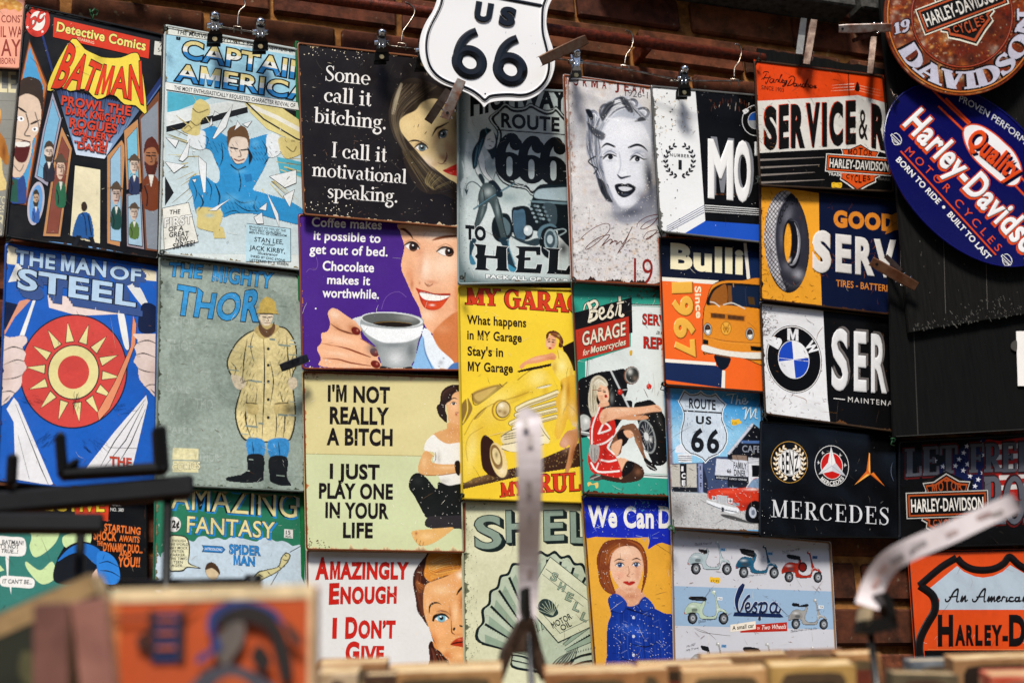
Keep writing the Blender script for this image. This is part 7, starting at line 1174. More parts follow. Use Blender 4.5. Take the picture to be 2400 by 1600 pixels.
g.F('528,1050 578,1060 576,1105 530,1098', '0f0d0b', 3); g.F('985,1115 1100,1125 1100,1168 990,1160', '0f0d0b', 3); g.F(C('510,1115 545,1105 700,1150 900,1175 1200,1185 1200,1245 900,1235 620,1190 520,1165'), 'e6e2d6', 3); g.S(O('510,1165 620,1195 900,1240 1200,1252'), [6, 16, 16], '6a3c10', 3)
d = (np.sin((s_ := g.X * 1.15 + g.Y * .5) * 2.2) * np.sin((g.X * .5 - g.Y * 1.15) * 2.2)); g.c *= (1 - .16 * (d > .2) * (g.c[..., 0] > .3))[..., None]; g.done()
s.part('lettering').T('Bulli', 212, 355, 914, 414, 226, 'ece2bc', .05, 0)
s.T('Since', 448, 540, 462, 848, 58, 'ece2bc', .03, rise=True)
s.part('numerals')
for ch, y0, y1, x0, x1 in (('1', 500, 610, 236, 240), ('9', 640, 830, 240, 252), ('6', 846, 1044, 252, 264), ('7', 1062, 1240, 262, 274)): s.T(ch, x0 + 6, y0 + 4, x1 + 6, y1 + 4, 182, 'a8501a', .05, rise=True).T(ch, x0, y0, x1, y1, 176, 'e6ac42', .05, rise=True, up=.0012)
s.wear('l', '3a3026', 2.5, 141).specks(30, 'f0e8d8', (.4, 1.1), seed=142).specks(20, '2a2018', (.4, 1.2), seed=143); s.done()
# ---- road shield picture
view(1540, 890, 4.238)
s = Sign('metal_sign', 'blue picture sign with a cracked road shield, diner and red saloon car', 'sign', '1556,903 1786,916 1796,1250 1571,1238', '5aa8d8', tin('print_diner', rough=.3, chip=.28, chipc='e6e4de', rust=.12, crack=.3, crackc='3a2c22', dirt=.22, grain=.12), o=(.044, .028, .062), rim='4a3424')
g = Paint(s.part('picture'), 65, 60, 1110, 1490, 1.3)
g.F('60,40 1120,80 1120,1500 60,1500', '8cc4e4'); g.F('60,40 1120,80 1120,420 60,300', '2f8fce', 300); g.B(900, 330, 260, 120, '3f9ad4', .7); g.B(300, 560, 300, 100, 'b8d8ea', .7)
g.F('60,40 130,60 160,900 120,1490 60,1490', '8a5236', 20, .8); g.F('60,40 100,60 130,900 100,1490 60,1490', '27508c', 16, .8); g.F('100,1100 500,1120 1120,1280 1120,1500 100,1500', 'b8b8b8', 20); r = random.Random(4)
for _ in range(500): x, y = r.uniform(110, 1000), r.uniform(1120, 1470); g.B(x, y, r.uniform(3, 9), r.uniform(2, 5), r.choice(['6a6a6a', 'd8d8d6', '3a3430', '8a8a8c', '4a3a30']), .6 if x > 450 else .9)
g.B(200, 1300, 110, 130, '4a423c', .6)
g.F('150,830 450,820 560,760 720,760 720,1070 420,1120 150,1090', '3c4a6c', 5); g.F('700,720 945,425 1120,560 1120,1100 700,1060', '12141c', 4); g.F('690,735 940,430 960,430 950,460 720,740', 'c8ccd8', 3); g.F('830,600 1120,605 1120,630 832,628', '4a6aa0', 3); g.F('180,670 250,620 330,700 330,740 180,720', 'd8dce4', 3); g.F('205,735 350,735 345,820 215,815', 'e4e6ea', 4)
for y in (755, 775, 795): g.S([(215, y), (345, y + 4)], 7, '2a3040', 2)
g.F('130,840 390,830 395,1065 150,1060', 'bcb8ae', 3); g.F('145,1060 400,1068 400,1115 150,1110', '1a1c22', 3); g.F('225,830 292,830 296,1055 232,1055', '14161c', 2); g.F('410,830 452,830 456,1115 414,1118', '8a94b8', 3); g.F('452,830 500,1000 505,1130 458,1115', '22283c', 3)
g.F('590,780 900,800 905,960 575,945', 'd0d4de', 3); g.F('575,945 905,965 900,1010 575,985', '16181e', 3); g.F('745,745 890,750 895,800 750,790', '8a7668', 3); g.F('905,770 1120,780 1120,1040 910,1030', 'dfe2ea', 4); g.F('940,845 1120,850 1120,970 945,960', '0e1016', 3)
for y in (780, 800, 820): g.S([(905, y), (1110, y + 5)], 5, '22283a', 2)
g.F('700,1010 910,1030 900,1060 710,1070', '1a1e2c', 4)
RD = 'c8351c'
g.F(C('640,1330 760,1350 900,1400 960,1430 800,1400 660,1360'), '22201f', 10, .9); g.F(C('505,1130 520,1095 640,1075 900,1062 960,975 1010,965 1120,960 1120,1330 1000,1300 900,1290 830,1300 780,1250 600,1190 520,1180'), RD, 3); g.F(C('905,1065 960,985 1120,970 1120,1075 930,1068'), '7c98b8', 4); g.S(O('890,1065 950,980 1010,965'), 10, 'e0e4ea', 3); g.B(950, 1085, 90, 14, 'f0d8d0', .9); g.B(700, 1110, 120, 22, 'e8573a', .8, -3); g.B(900, 1250, 100, 40, '8a1c10', .7)
g.F('545,1150 585,1155 582,1195 548,1190', 'd8dce0', 3); g.F('590,1142 705,1150 702,1225 592,1210', 'c0c4c8', 3); g.F('705,1170 750,1178 748,1225 706,1220', 'd8dce0', 3); g.F('750,1215 820,1220 815,1250 752,1246', '9aa0a8', 3)
for x, y in ((565, 1172), (728, 1198)): g.F(ell(x, y, 13, 15), '3a4048', 2); g.B(x - 4, y - 4, 5, 6, 'fff', .8)
for x in range(600, 700, 9): g.S([(x, 1150), (x, 1215)], 2, '5a6068', 1.5, .7)
g.F(C('490,1195 540,1205 700,1250 805,1275 800,1310 740,1325 640,1290 520,1235'), 'e0e4e8', 3); g.S(O('500,1225 640,1280 790,1310'), 9, '4a5058', 3); g.F('640,1260 665,1265 665,1310 642,1305', '2a3038', 3); g.F(C('885,1390 880,1300 920,1220 990,1200 1060,1260 1050,1400 980,1425'), '0e0f13', 4); g.F(ell(950, 1315, 36, 55, -6), 'b8c0cc', 3); g.F(ell(955, 1315, 18, 28), '6a7484', 3); g.grit(.06, dens=.008); g.done()
def shield(q, w, col, fill, edge=None):
    if edge: s.L(C(q, 5), w * 3, edge, True)
    s.P(C(q, 5), fill); s.L(C(q, 5), w, col, True)
SH = '270,112 290,124 320,148 370,150 410,138 434,118 460,142 500,160 545,160 580,142 620,190 678,243 655,280 642,330 645,400 670,460 695,540 690,620 655,690 610,735 560,755 510,780 482,812 450,775 390,745 330,730 280,690 245,630 238,560 245,480 265,410 270,330 250,270 218,212 245,160'
s.part('road_shield'); p = pts(SH); s.P(p, 'eef2f4'); s.L([(460 + (x - 460) * 1.0, 450 + (y - 450) * 1.0) for x, y in p], 22, 'dfe7ec', True); s.L([(460 + (x - 460) * .985, 450 + (y - 450) * .985) for x, y in p], 8, '16181c', True); s.P([(460 + (x - 460) * .965, 450 + (y - 450) * .965) for x, y in p], 'c9d6e2'); s.L('262,305 642,328', 14, '16181c')
for _ in range(160): x, y = r.uniform(270, 670), r.uniform(170, 730); s.L([(x, y), (x + r.uniform(-6, 6), y + r.uniform(6, 30))], r.uniform(1.5, 5), r.choice(['eef2f6', '8aa8c8', 'f4f6f8', '6a88a8']))
s.part('lettering').T('ROUTE', 318, 276, 582, 296, 96, '16181c', .02).T('US', 386, 432, 540, 440, 74, '16181c', .04, sp=1.2).T('6', 332, 700, 462, 712, 222, '16181c', .03, .06).T('6', 490, 712, 614, 722, 222, '16181c', .03, .06)
for i, ch in enumerate('ICE'): s.line('lettering') if i == 0 else 0; s.T(ch, 240 + 3 * i, 902 + i * 70, 282 if ch != 'I' else 262, 902 + i * 70, 46, 'e8e8ea', .05)
for i, ch in enumerate('ICE'): s.line('lettering') if i == 0 else 0; s.T(ch, 424, 890 + i * 84, 444 if ch != 'I' else 434, 892 + i * 84, 38, '22283c', .04)
s.part('lettering').T('FAMILY', 760, 876, 890, 886, 60, '16181c', .02).T('DINER', 764, 946, 880, 958, 60, '16181c', .02).T('66', 696, 920, 736, 922, 38, '16181c', .03).T('BREAKFAST  LUNCH  DINNER', 588, 976, 892, 1000, 18, 'dfe2e8', .0).T('CAFE', 845, 714, 1030, 720, 66, '8a909c', .02)
s.part('script')
for q in ('690,150 720,140 780,138', '760,140 745,190 738,236', '800,150 785,240 800,200 820,195 822,236 840,232', '850,215 880,205 872,180 852,195 850,230 880,238 905,210', '850,290 885,275 880,340 875,390 905,310 930,275 930,330 930,380 965,310 985,290 975,370 1000,385'): s.L(O(q), 18, '4a5a64'); s.L(O(q), 13, 'c3d9e6', up=.0008)
s.part('price_sticker').P(C('735,400 748,388 770,396 800,386 818,392 822,405 836,410 832,432 800,440 775,452 742,445 738,425', 3), 'e8b832').T('\u00a310', 745, 440, 790, 440, 24, '5a4414', .0)
s.wear('l', '3a4c74', 4, 151, '8a5a3c').wear('b', 'a87c50', 4, 152, '4a3424').specks(80, '3a2c22', (.5, 1.6), seed=153, streak=1.5).specks(60, 'e8ecee', (.4, 1.3), seed=154, streak=.6); s.done()
# ---- scooters
view(1560, 1220, 4.611)
s = Sign('metal_sign', 'pale grey scooter sign with six small scooters and a blue band across', 'sign', '1572,1236 1948,1268 1968,1640 1580,1640', 'c6c6cc', TW, o=(.038, .022, .05), rim='8a6a4c')
s.part('field').P('70,50 260,40 1000,98 1000,110 990,240 500,200 140,110 70,100', '6a6a6e') if False else s.part('field').P('88,702 1830,762 1845,1172 100,1130', '93aec8')
def scooter(x, y, k, body, dark, seat='17171a', seat2=None, name='scooter', spare=False):
    """a side-on motor scooter printed about 470 view pixels long"""
    g = Paint(s.part(name), x - 20 * k, y - 30 * k, x + 500 * k, y + 400 * k, 1.15); q = lambda t: C([(x + a * k, y + b * k) for a, b in pts(t)]); o = lambda t: O([(x + a * k, y + b * k) for a, b in pts(t)]); e = lambda cx, cy, rx, ry, rot=0: ell(x + cx * k, y + cy * k, rx * k, ry * k, rot, n=24)
    for cx, cy in ((90, 285), (425, 290)): g.F(e(cx, cy, 56, 68), '17171a', 3); g.F(e(cx + 4, cy, 36, 46), '5a5e62', 3); g.F(e(cx + 5, cy, 22, 28), 'a8acb0', 3); g.F(e(cx + 5, cy, 8, 10), '2a2c30', 2)
    g.F(q('0,240 10,180 60,120 120,110 190,120 205,60 235,90 225,150 205,200 215,240 260,262 330,250 345,180 330,60 318,20 340,10 360,90 390,170 440,190 470,230 470,240 400,215 370,230 350,290 320,300 180,296 150,240 80,228 20,250'), '24262a', 5); g.F(q('6,236 16,182 62,126 122,116 192,126 210,70 228,94 219,150 199,202 210,246 258,270 334,258 352,180 336,60 326,22 338,18 354,92 384,174 436,196 462,232 400,208 366,224 344,282 318,292 184,288 154,232 82,220 24,240'), body, 3)
    g.F(q('20,215 40,150 90,128 150,150 170,200 140,226 80,216 30,236'), dark, 10, .55); g.B(x + 90 * k, y + 155 * k, 40 * k, 16 * k, 'f2f4f4', .5); g.F(q('90,180 140,182 136,212 86,208'), '3a3e42', 3, .7); g.S(o('350,200 390,180 430,200'), 5 * k, 'eef0f0', 3, .7)
    g.F(q(seat2 or '120,70 200,80 215,90 210,124 140,110 118,90'), seat, 3); g.S(o('130,74 200,84'), 4 * k, '4a4a4e', 3)
    g.S(o('330,30 315,5 300,15'), 9 * k, body, 3); g.F(e(318, 2, 26, 20, -30), body, 3); g.F(e(326, -4, 10, 9), 'f4f4f0', 3); g.S(o('300,18 280,28'), 6 * k, '2a2a2c', 2); g.S(o('330,60 345,150 360,230'), 4 * k, 'f0f0ee', 3, .7); g.S(o('180,292 320,296'), 5 * k, '2a2a2c', 2); g.F(e(6, 232, 8, 9), 'a83a1c', 2)
    if spare: g.F(e(250, 170, 54, 64), '17171a', 3); g.F(e(250, 170, 36, 44), dark, 3)
    g.grit(.05); g.done()
scooter(236, 230, 1.0, 'a9b8bc', '8a9ca2'); scooter(755, 275, .98, '1f5a78', '143c54', seat2='50,20 200,40 210,60 205,120 80,90 60,70'); scooter(1250, 340, .93, 'a52a18', '7a1a10', seat2='70,20 210,40 222,60 210,90 80,70', spare=True)
scooter(200, 765, 1.0, 'b4c6ae', '98b094', seat2='60,50 225,52 235,100 70,90'); scooter(1325, 855, .9, '9a9894', '7a7672', seat2='50,30 130,40 140,60 230,40 236,80 60,76'); scooter(250, 1325, .98, 'a0a09c', '80807c', seat2='130,20 210,30 228,60 220,90 150,70'); scooter(790, 1330, .96, 'a8a8a4', '8a8a86', seat2='60,30 220,44 235,100 70,90'); scooter(1290, 1368, .92, 'b4b4b0', '8a8a86', seat2='60,30 200,44 215,100 70,90')
s.part('lettering')
for t, x0, y0, x1, y1, h in (('Mu.018 Vespa 50', 316, 258, 496, 250, 22), ('Mu.028 Vespa 125 GT3 blu', 824, 608, 1088, 580, 22), ('Mu.022 Vespa 90 SS', 1264, 346, 1450, 312, 22), ('Mu.020 Vespa GT', 354, 1092, 555, 1062, 22), ('Mu.015 Vespa 125 Dalp Vibe', 1352, 1196, 1634, 1168, 22), ('Mu.003', 226, 1368, 318, 1338, 24), ('MP6 77 serie', 220, 1410, 354, 1378, 22)): s.T(t, x0, y0, x1, y1, h, '22262c', .0, .2)
for x, y in ((316, 264), (824, 613), (1264, 354), (354, 1096), (1352, 1200)): s.L([(x, y), (x + 82, y - 9)], 3, '22262c')
for t, x, y, c in (('1963', 592, 320, '6a9cc8'), ('1976', 1104, 364, '6a9cc8'), ('1965', 1588, 404, '4a6a98'), ('1966', 560, 850, 'eceeee'), ('1958', 1654, 940, 'eceeee'), ('1947', 604, 1362, '6a9cc8')): s.part('year_tag').P([(x, y - 28), (x + 54, y - 26), (x + 52, y + 6), (x - 2, y + 4)], c).T(t, x + 4, y - 2, x + 48, y, 20, '15181e', .01)
s.part('script').line('script')
for q, w in (('845,680 810,740 775,830 768,900 780,960 800,985', [30, 62, 50, 36, 24, 14]), ('800,985 830,930 850,870 890,815 912,806', [12, 24, 24, 26, 30]), ('860,940 905,925 905,890 880,885 862,930 880,975 910,970 940,930', 20), ('930,950 965,885 985,885 960,915 985,950 970,985 935,975', 20), ('1000,900 1040,885 1020,980 1015,1060', [16, 22, 26, 30]), ('1025,900 1070,880 1095,905 1085,960 1050,985 1025,965', 22), ('1200,900 1170,882 1140,905 1130,955 1150,985 1185,970 1205,900 1195,970 1225,985 1240,950', 22)): s.L(O(q), [a + 8 for a in w] if isinstance(w, list) else w + 8, 'dfe4ea'); s.L(O(q), w, '14224a', up=.0016)
s.P('745,985 1240,1003 1275,1036 1238,1040 730,1024', '14224a')
s.part('slogan').P('805,1130 1312,1092 1316,1190 808,1206', 'b02a1c').P('700,1120 972,1080 976,1166 702,1200', 'e6dccb').T('A small car', 722, 1178, 956, 1148, 44, '1a1814', .02).T('ON', 990, 1172, 1016, 1170, 26, 'e8e4de', .0).T('Two Wheels', 1032, 1174, 1298, 1162, 50, 'f0ece6', .0, .2)
s.part('price_sticker').P(C('478,612 495,602 520,612 560,608 590,620 588,660 560,678 520,662 482,660', 3), 'e8b832').T('\u00a37.95', 488, 658, 578, 664, 26, '6a4a14', .01)
s.part('marks'); r = random.Random(2)
for _ in range(80):
    x, y = r.uniform(90, 1820), r.uniform(110, 1420); a = r.uniform(0, 3.1); l = r.uniform(6, 40); s.L(O([(x, y), (x + l * .5 * math.cos(a) + r.uniform(-6, 6), y + l * .5 * math.sin(a)), (x + l * math.cos(a), y + l * math.sin(a))]), [1, r.uniform(3, 7), 1], r.choice(['7a4a20', '3a2c20', '8a5a28', '5a5450']))
for q in ('305,1150 460,1210 545,1285', '1150,840 1240,940 1320,1020', '1400,600 1470,715', '1050,800 1110,840', '310,1160 420,1205 700,1240', '850,1275 885,1340', '1580,1200 1588,1300'): s.L(O(q), [1, 4, 2], '4a3a2c')
s.wear('t', '8a5a34', 4, 161, 'c8a070').wear('l', '8a7a68', 3.5, 162).wear('r', '9a8a78', 2.5, 163).specks(60, '6a3c18', (.5, 1.8), seed=164, streak=1.2); s.done()
# ================================================================ service column
TS = tin('print_service', rough=.35, spec=.12, chip=.2, chipc='3a2c20', rust=.12, crack=.4, crackc='5a3a18', dirt=.3, dirtc='1c1610', grain=.1)
def barshield(s, cx, cy, ux, uy, solid_=False, up=0., orange='d8521c', white='e8e4dc', k=1.):
    """the bar across a shield: MOTOR over, CYCLES under; u is the half-width vector of the bar"""
    L_ = math.hypot(ux, uy); vx, vy = -uy, ux
    def m(p): return [(cx + ux * a - vx * b, cy + uy * a - vy * b) for a, b in pts(p)]
    bh = .27 * k; top = f'-.52,.2 -.5,{.30*k} -.56,{.44*k} -.3,{.46*k} 0,{.62*k} .3,{.46*k} .56,{.44*k} .5,{.30*k} .52,.2'; bot = f'-.56,-.2 -.62,{-.3*k} -.5,{-.36*k} -.52,{-.46*k} -.3,{-.58*k} 0,{-.78*k} .3,{-.58*k} .52,{-.46*k} .5,{-.36*k} .62,{-.3*k} .56,-.2'
    def sc(p, f): return ' '.join(f'{a * f},{b * f}' for a, b in pts(p))
    key = s.cur
    for p in (top, bot): s.P(m(sc(p, 1.04)), white); s.P(m(sc(p, .99)), '0c0b0b'); s.P(m(sc(p, .93)), orange)
    if not solid_:
        for p in (top, bot): s.P(m(sc(p, .85)), '0c0b0b')
    e = .035
    for f, c in ((0, white), (.025, '0c0b0b'), (.055, orange), (.095, '0c0b0b')): s.P(m(f'{-1 + f},{bh - f} {1 - f},{bh - f} {1 - f},{-bh + f} {-1 + f},{-bh + f}'), c)
    lc = '0c0b0b' if solid_ else orange
    def tx(t, x0, x1, y, h, c, up=0): (a, b), (c2, d) = m([(x0, y), (x1, y)]); s.T(t, a, b, c2, d, h * L_, c, .02, rise=True, up=up)
    tx('HARLEY-DAVIDSON', -.88, .88, -.13 * k, .26 * k, 'e4dfd6', up)
    n = 5
    for i, ch in enumerate('MOTOR'): x = -.36 + i * .155; hh = (.15 + .075 * (1 - abs(i - 2) / 2)) * k; s.line('emblem_lettering') if i == 0 else 0; tx(ch, x, x + .125, .285 * k, hh, lc, up)
    for i, ch in enumerate('CYCLES'): x = -.36 + i * .125; hh = (.13 + .12 * (1 - abs(i - 2.5) / 2.5)) * k; s.line('emblem_lettering') if i == 0 else 0; tx(ch, x, x + .1, (-.30 * k - hh), hh, lc, up)
    s.part(key)
view(1740, 20, 3.5636)
s = Sign('metal_sign', 'orange, white and black motorcycle service sign with tall black letters', 'sign', '1766,139 2072,176 2098,452 1779,437', '0b0a0a', TS, o=(.060, .034, .070), rim='3a2c20')
s.part('field').P('90,420 1250,560 1300,800 1200,790 965,725 800,738 96,775', 'dc4514').P('96,775 800,738 965,725 1200,790 1320,812 1340,1260 1100,1180 830,1170 350,1195 106,1210', 'dcd8cf')
for k in range(3): s.L([(740 + k * 5, 690 - k * 24), (935, 678 - k * 24)], [1, 6], 'f0d8c0').L([(975, 688 - k * 22), (1160, 735 - k * 24)], [6, 1], 'e8a080')
s.P(C('960,612 980,655 975,690 955,692 940,680 945,650', 4), '1c0f0a').L('884,530 892,735', 7, '3a1408')
for k, (y, l) in enumerate(((1262, 560), (1325, 520), (1388, 480), (1450, 560))): s.P([(125 + k * 8, y - 4), (125 + k * 8, y + 14), (125 + l, y - 18), (125 + l, y - 22)], '8a8078')
s.part('lettering').line('lettering')
for ch, x0, y0, x1, y1, h in (('S', 182, 1150, 290, 1158, 320), ('E', 308, 1152, 390, 1142, 328), ('R', 408, 1144, 524, 1140, 326), ('V', 534, 1138, 650, 1132, 330), ('I', 668, 1132, 708, 1130, 328), ('C', 728, 1126, 842, 1118, 324), ('E', 866, 1114, 950, 1108, 325), ('R', 1080, 1140, 1200, 1168, 330)): s.T(ch, x0 - 7, y0 - 5, x1 - 7, y1 - 5, h, 'd83c10', .05).T(ch, x0, y0, x1, y1, h - 4, '12100f', .06)
s.T('&', 972, 1082, 1048, 1098, 250, '1a1614', .01)
s.T('EPAIR', 1216, 1180, 1560, 1240, 330, '12100f', .06)
s.part('lettering').T('SINCE 1903', 160, 676, 346, 700, 34, '1a100c', .01)
s.part('script').line('script')
for q in ('172,548 180,532 212,530 218,540', '205,540 188,570 176,598', '232,560 214,600 198,630 192,610', '160,598 176,582 222,580 240,572', '262,592 240,588 228,610 244,622 264,594 260,618 276,616', '276,616 284,596 300,596 296,616', '300,616 316,580 330,556 322,560 308,612 322,620', '322,616 342,604 336,594 326,616 346,620 352,610', '352,604 352,626 372,604 366,630 346,652 336,646 372,620', '344,606 372,600', '410,590 390,622 372,650', '386,580 420,564 438,590 420,630 388,644 374,640', '452,632 436,624 428,642 442,650 456,632 454,650 464,648', '466,628 472,650 488,626', '492,632 488,652 500,650', '524,632 506,630 500,650 516,654 548,588 528,650 536,656', '558,640 546,634 560,652 540,658', '584,646 570,640 564,658 580,662 590,646', '590,664 602,642 604,664 614,644 612,662 622,660'): s.L(O(q), [4, 8, 5], '160d0a')
s.part('emblem'); barshield(s, 975, 1306, 280, 20, True)
s.part('lettering').T('TRADE', 718, 1392, 832, 1404, 24, 'd8d4cc', .02).T('MARK', 1135, 1432, 1244, 1444, 24, '5a5652', .02)
s.part('price_sticker').P(C('744,1470 752,1452 790,1456 826,1454 832,1476 820,1500 780,1494 750,1496', 3), 'e6b62c').L('756,1462 772,1466', 4, '8a5a14').L('800,1464 826,1478', 4, '8a5a14').L('762,1486 776,1488', 4, '8a5a14').L('806,1490 816,1486', 4, '8a5a14')
s.part('cracks'); r = random.Random(11)
for _ in range(60): x, y = (r.uniform(110, 260), r.uniform(800, 1190)) if r.random() < .45 else (r.uniform(120, 1180), r.uniform(480, 1190)); a = r.uniform(0, 3.1); l = r.uniform(8, 46); s.L(O([(x, y), (x + l * .5 * math.cos(a) + r.uniform(-6, 6), y + l * .5 * math.sin(a)), (x + l * math.cos(a), y + l * math.sin(a))]), [1, r.uniform(2, 4), 1], r.choice(['3a2412', '6a4418', '2a1a10', '9a6a28']))
s.wear('l', '4a3424', 4, 171).wear('b', '1c1814', 5, 172).wear('t', '6a3a1c', 2, 173).specks(60, '2a1a10', (.4, 1.8), seed=174, streak=1.4).specks(24, 'b89a70', (.4, 1.2), seed=175); s.done()
# ---- tyre sign
view(1760, 420, 4.9)
s = Sign('metal_sign', 'amber and navy tyre service sign with a big dark tyre and cracked white letters', 'sign', '1779,431 2112,466 2112,742 1781,704', '0b1430', TS, o=(.050, .030, .062), rim='3a2414')
s.part('field').P('100,60 780,160 785,560 800,1040 815,1470 105,1385 75,700', 'eaa02c')
g = Paint(s.part('tyre'), 135, 115, 690, 1320, 1.15)
g.F(ell(412, 718, 262, 592, -3), '1b1b22', 4); g.B(560, 700, 60, 360, '4c4c58', .5); g.B(490, 1120, 100, 90, '9a9aa4', .8); g.B(600, 870, 40, 120, '6a6a76', .6); g.F(C('150,700 160,520 210,310 300,170 400,130 470,140 380,240 320,400 290,620 300,860 330,1060 400,1270 330,1230 240,1090 180,930'), 'c9c6ca', 8)
g.B(240, 420, 50, 140, 'e6e4e4', .6, 12); g.B(230, 900, 50, 160, '8a8890', .6, -8); g.B(380, 1180, 60, 100, '3a3a42', .7)
for i in range(-16, 24):
    y0 = 130 + i * 58
    g.S(O([(140, y0 + 120), (220, y0 + 250), (330, y0 + 380), (420, y0 + 470)]), 9, '14141a', 3, .9) if True else 0
    g.S(O([(140, y0 + 420), (220, y0 + 300), (320, y0 + 160), (430, y0 + 40)]), 9, '14141a', 3, .9)
sw = ell(468, 722, 190, 500, -3); g.F(sw, '2c2c36', 10); g.B(420, 420, 60, 120, '74747e', .7, 18); g.B(350, 660, 30, 150, '62626c', .7); g.B(420, 1010, 60, 80, '6a6a74', .7, -30); g.B(540, 1090, 70, 60, 'a4a4ac', .8, 30); g.B(600, 620, 30, 160, '34343e', .8); g.S(ell(468, 722, 186, 494, -3, 140, 260), 9, '8a8a92', 6, .7)
g.F(ell(470, 740, 100, 288, -3), '0e0e14', 5); g.F(C('382,740 395,600 425,508 455,560 465,660 462,780 445,900 425,960 395,880'), 'eaa02c', 3); g.S(O('500,500 555,640 550,820 500,960 450,985'), [6, 18, 24, 14], '8a8a92', 5); g.S(O('525,560 545,700 530,860 480,960'), [4, 8, 8, 4], 'd4d4d8', 4); g.S(O('440,470 520,490 560,600'), [4, 10, 4], '4a4a54', 5); g.S(O('425,505 462,600 466,760 440,920'), 5, '2a2418', 3); g.B(445, 930, 14, 30, 'd8d8da', .8, 20)
k = ell(412, 718, 262, 592, -3); g.cov *= g.mask(k, 2); g.grit(.1); g.done()
s.part('lettering').TA('GOODYEAR', 480, 700, 155, 410, 205, 292, 62, '0c0c12', bold=.02)
s.T('S', 708, 1024, 926, 1030, 414, 'c08028', .03).T('S', 706, 1030, 922, 1034, 412, 'dad6d0', .065, up=.0016)
for ch, x0, y0, x1, y1, h in (('E', 972, 1036, 1156, 1056, 392), ('R', 1198, 1062, 1420, 1086, 388), ('V', 1412, 1090, 1668, 1106, 388), ('I', 1702, 1110, 1752, 1114, 380), ('C', 1780, 1110, 1980, 1130, 380)): s.T(ch, x0, y0, x1, y1, h, 'd6d2cc', .05, up=.0016)
s.T('GOODYEAR', 948, 536, 2240, 630, 172, 'd8832a', .06); s.T('TIRES - BATTERIES', 978, 1228, 1650, 1298, 76, 'd8832a', .01)
s.part('winged_foot').P(C('1560,590 1600,480 1590,430 1640,400 1720,380 1720,560 1640,590 1545,632', 3), 'b06a22').L('1580,560 1700,470', 4, '2a1808').L('1600,470 1680,520', 4, '2a1808')
s.part('cracks'); r = random.Random(21)
for _ in range(170):
    z = r.random()
    if z < .5: x, y = 90 + abs(r.gauss(0, 70)), r.uniform(120, 1380)
    elif z < .8: x, y = r.uniform(710, 1440), r.uniform(640, 1080)
    else: x, y = r.uniform(120, 800), r.uniform(1050, 1440)
    a = r.uniform(0, 3.1); l = r.uniform(15, 80) * (1 if z < .5 else .9); s.L(O([(x, y), (x + l * .4 * math.cos(a) + r.uniform(-14, 14), y + l * .5 * math.sin(a)), (x + l * math.cos(a), y + l * math.sin(a))]), [1, r.uniform(3, 7), 1], r.choice(['2a1608', '7a3c12', '3a1c0a', '9a5018']))
s.wear('l', '24180e', 5, 181).wear('b', '2c1c10', 6, 182, '5a3214').wear('t', '14100c', 3, 183).specks(50, '7a3c12', (.5, 1.6), seed=184, streak=1.6); s.done()
# ---- roundel service sign
view(1760, 700, 4.9)
s = Sign('metal_sign', 'white and black car service sign with a blue and white roundel', 'sign', '1780,706 2116,744 2120,1016 1791,972', '0a0a0b', TS, o=(.050, .030, .064), rim='3a2c20')
s.part('field').P('98,30 830,140 848,560 880,1160 914,1460 700,1440 380,1385 150,1310 90,600', 'e3e3e5')
s.part('roundel').E(494, 694, 318, 392, '0c0c0e', -12).E(494, 694, 311, 384, 'eceae8', -12).E(494, 695, 302, 374, '0b0b0d', -12).E(491, 698, 178, 222, 'e8e8ea', -12)
def rq(a0, a1): return ell(491, 698, 170, 214, -12, a0, a1)
s.P(rq(184, 278) + [(491, 698)], '1c45b4').P(rq(4, 98) + [(491, 698)], '1c45b4').P(rq(278, 364) + [(491, 698)], 'e6e6e8').P(rq(98, 184) + [(491, 698)], 'e0e0e4').L('325,678 660,718', 5, 'e8e8ea').L('480,485 500,910', 5, 'e8e8ea')
s.part('roundel_letter')
s.T('B', 300, 575, 362, 470, 118, 'e8e8ea', .09, rise=True).T('M', 418, 465, 545, 478, 120, 'e8e8ea', .04).T('W', 612, 530, 690, 650, 108, 'e8e8ea', .05, rise=True)
s.part('raised_letter')
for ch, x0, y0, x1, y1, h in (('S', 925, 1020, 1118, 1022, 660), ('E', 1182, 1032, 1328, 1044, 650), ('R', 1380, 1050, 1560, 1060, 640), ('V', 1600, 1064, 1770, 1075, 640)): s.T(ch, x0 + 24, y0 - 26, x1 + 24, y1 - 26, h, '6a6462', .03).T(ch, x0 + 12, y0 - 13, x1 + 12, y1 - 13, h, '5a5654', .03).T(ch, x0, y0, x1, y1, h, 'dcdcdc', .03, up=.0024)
s.part('lettering').L('948,1142 1080,1156', 9, 'e2e0dc').T('MAINTENANCE', 1115, 1182, 1830, 1250, 60, 'd4d2ce', .0, sp=1.3)
s.part('cracks'); r = random.Random(31)
for _ in range(190):
    z = r.random()
    if z < .55: x, y = 130 + abs(r.gauss(40, 55)), r.uniform(70, 420)
    elif z < .75: x, y = r.uniform(110, 330), r.uniform(400, 1340)
    elif z < .88: x, y = r.uniform(200, 860), r.uniform(1060, 1400)
    else: x, y = r.uniform(930, 1560), r.uniform(380, 1040)
    a = r.uniform(0, 3.1); l = r.uniform(8, 55); s.L(O([(x, y), (x + l * .4 * math.cos(a) + r.uniform(-14, 14), y + l * .5 * math.sin(a)), (x + l * math.cos(a), y + l * math.sin(a))]), [1, r.uniform(3, 6), 1], r.choice(['2a1c10', '7a4c18', '3a2a1a', '1a1410']))
for q in ('320,1140 430,1145', '450,1095 620,1150 635,1200', '730,1195 800,1205', '825,1295 990,1310', '830,320 770,400 755,470'): s.L(O(q), [2, 6, 2], '8a5a1c')
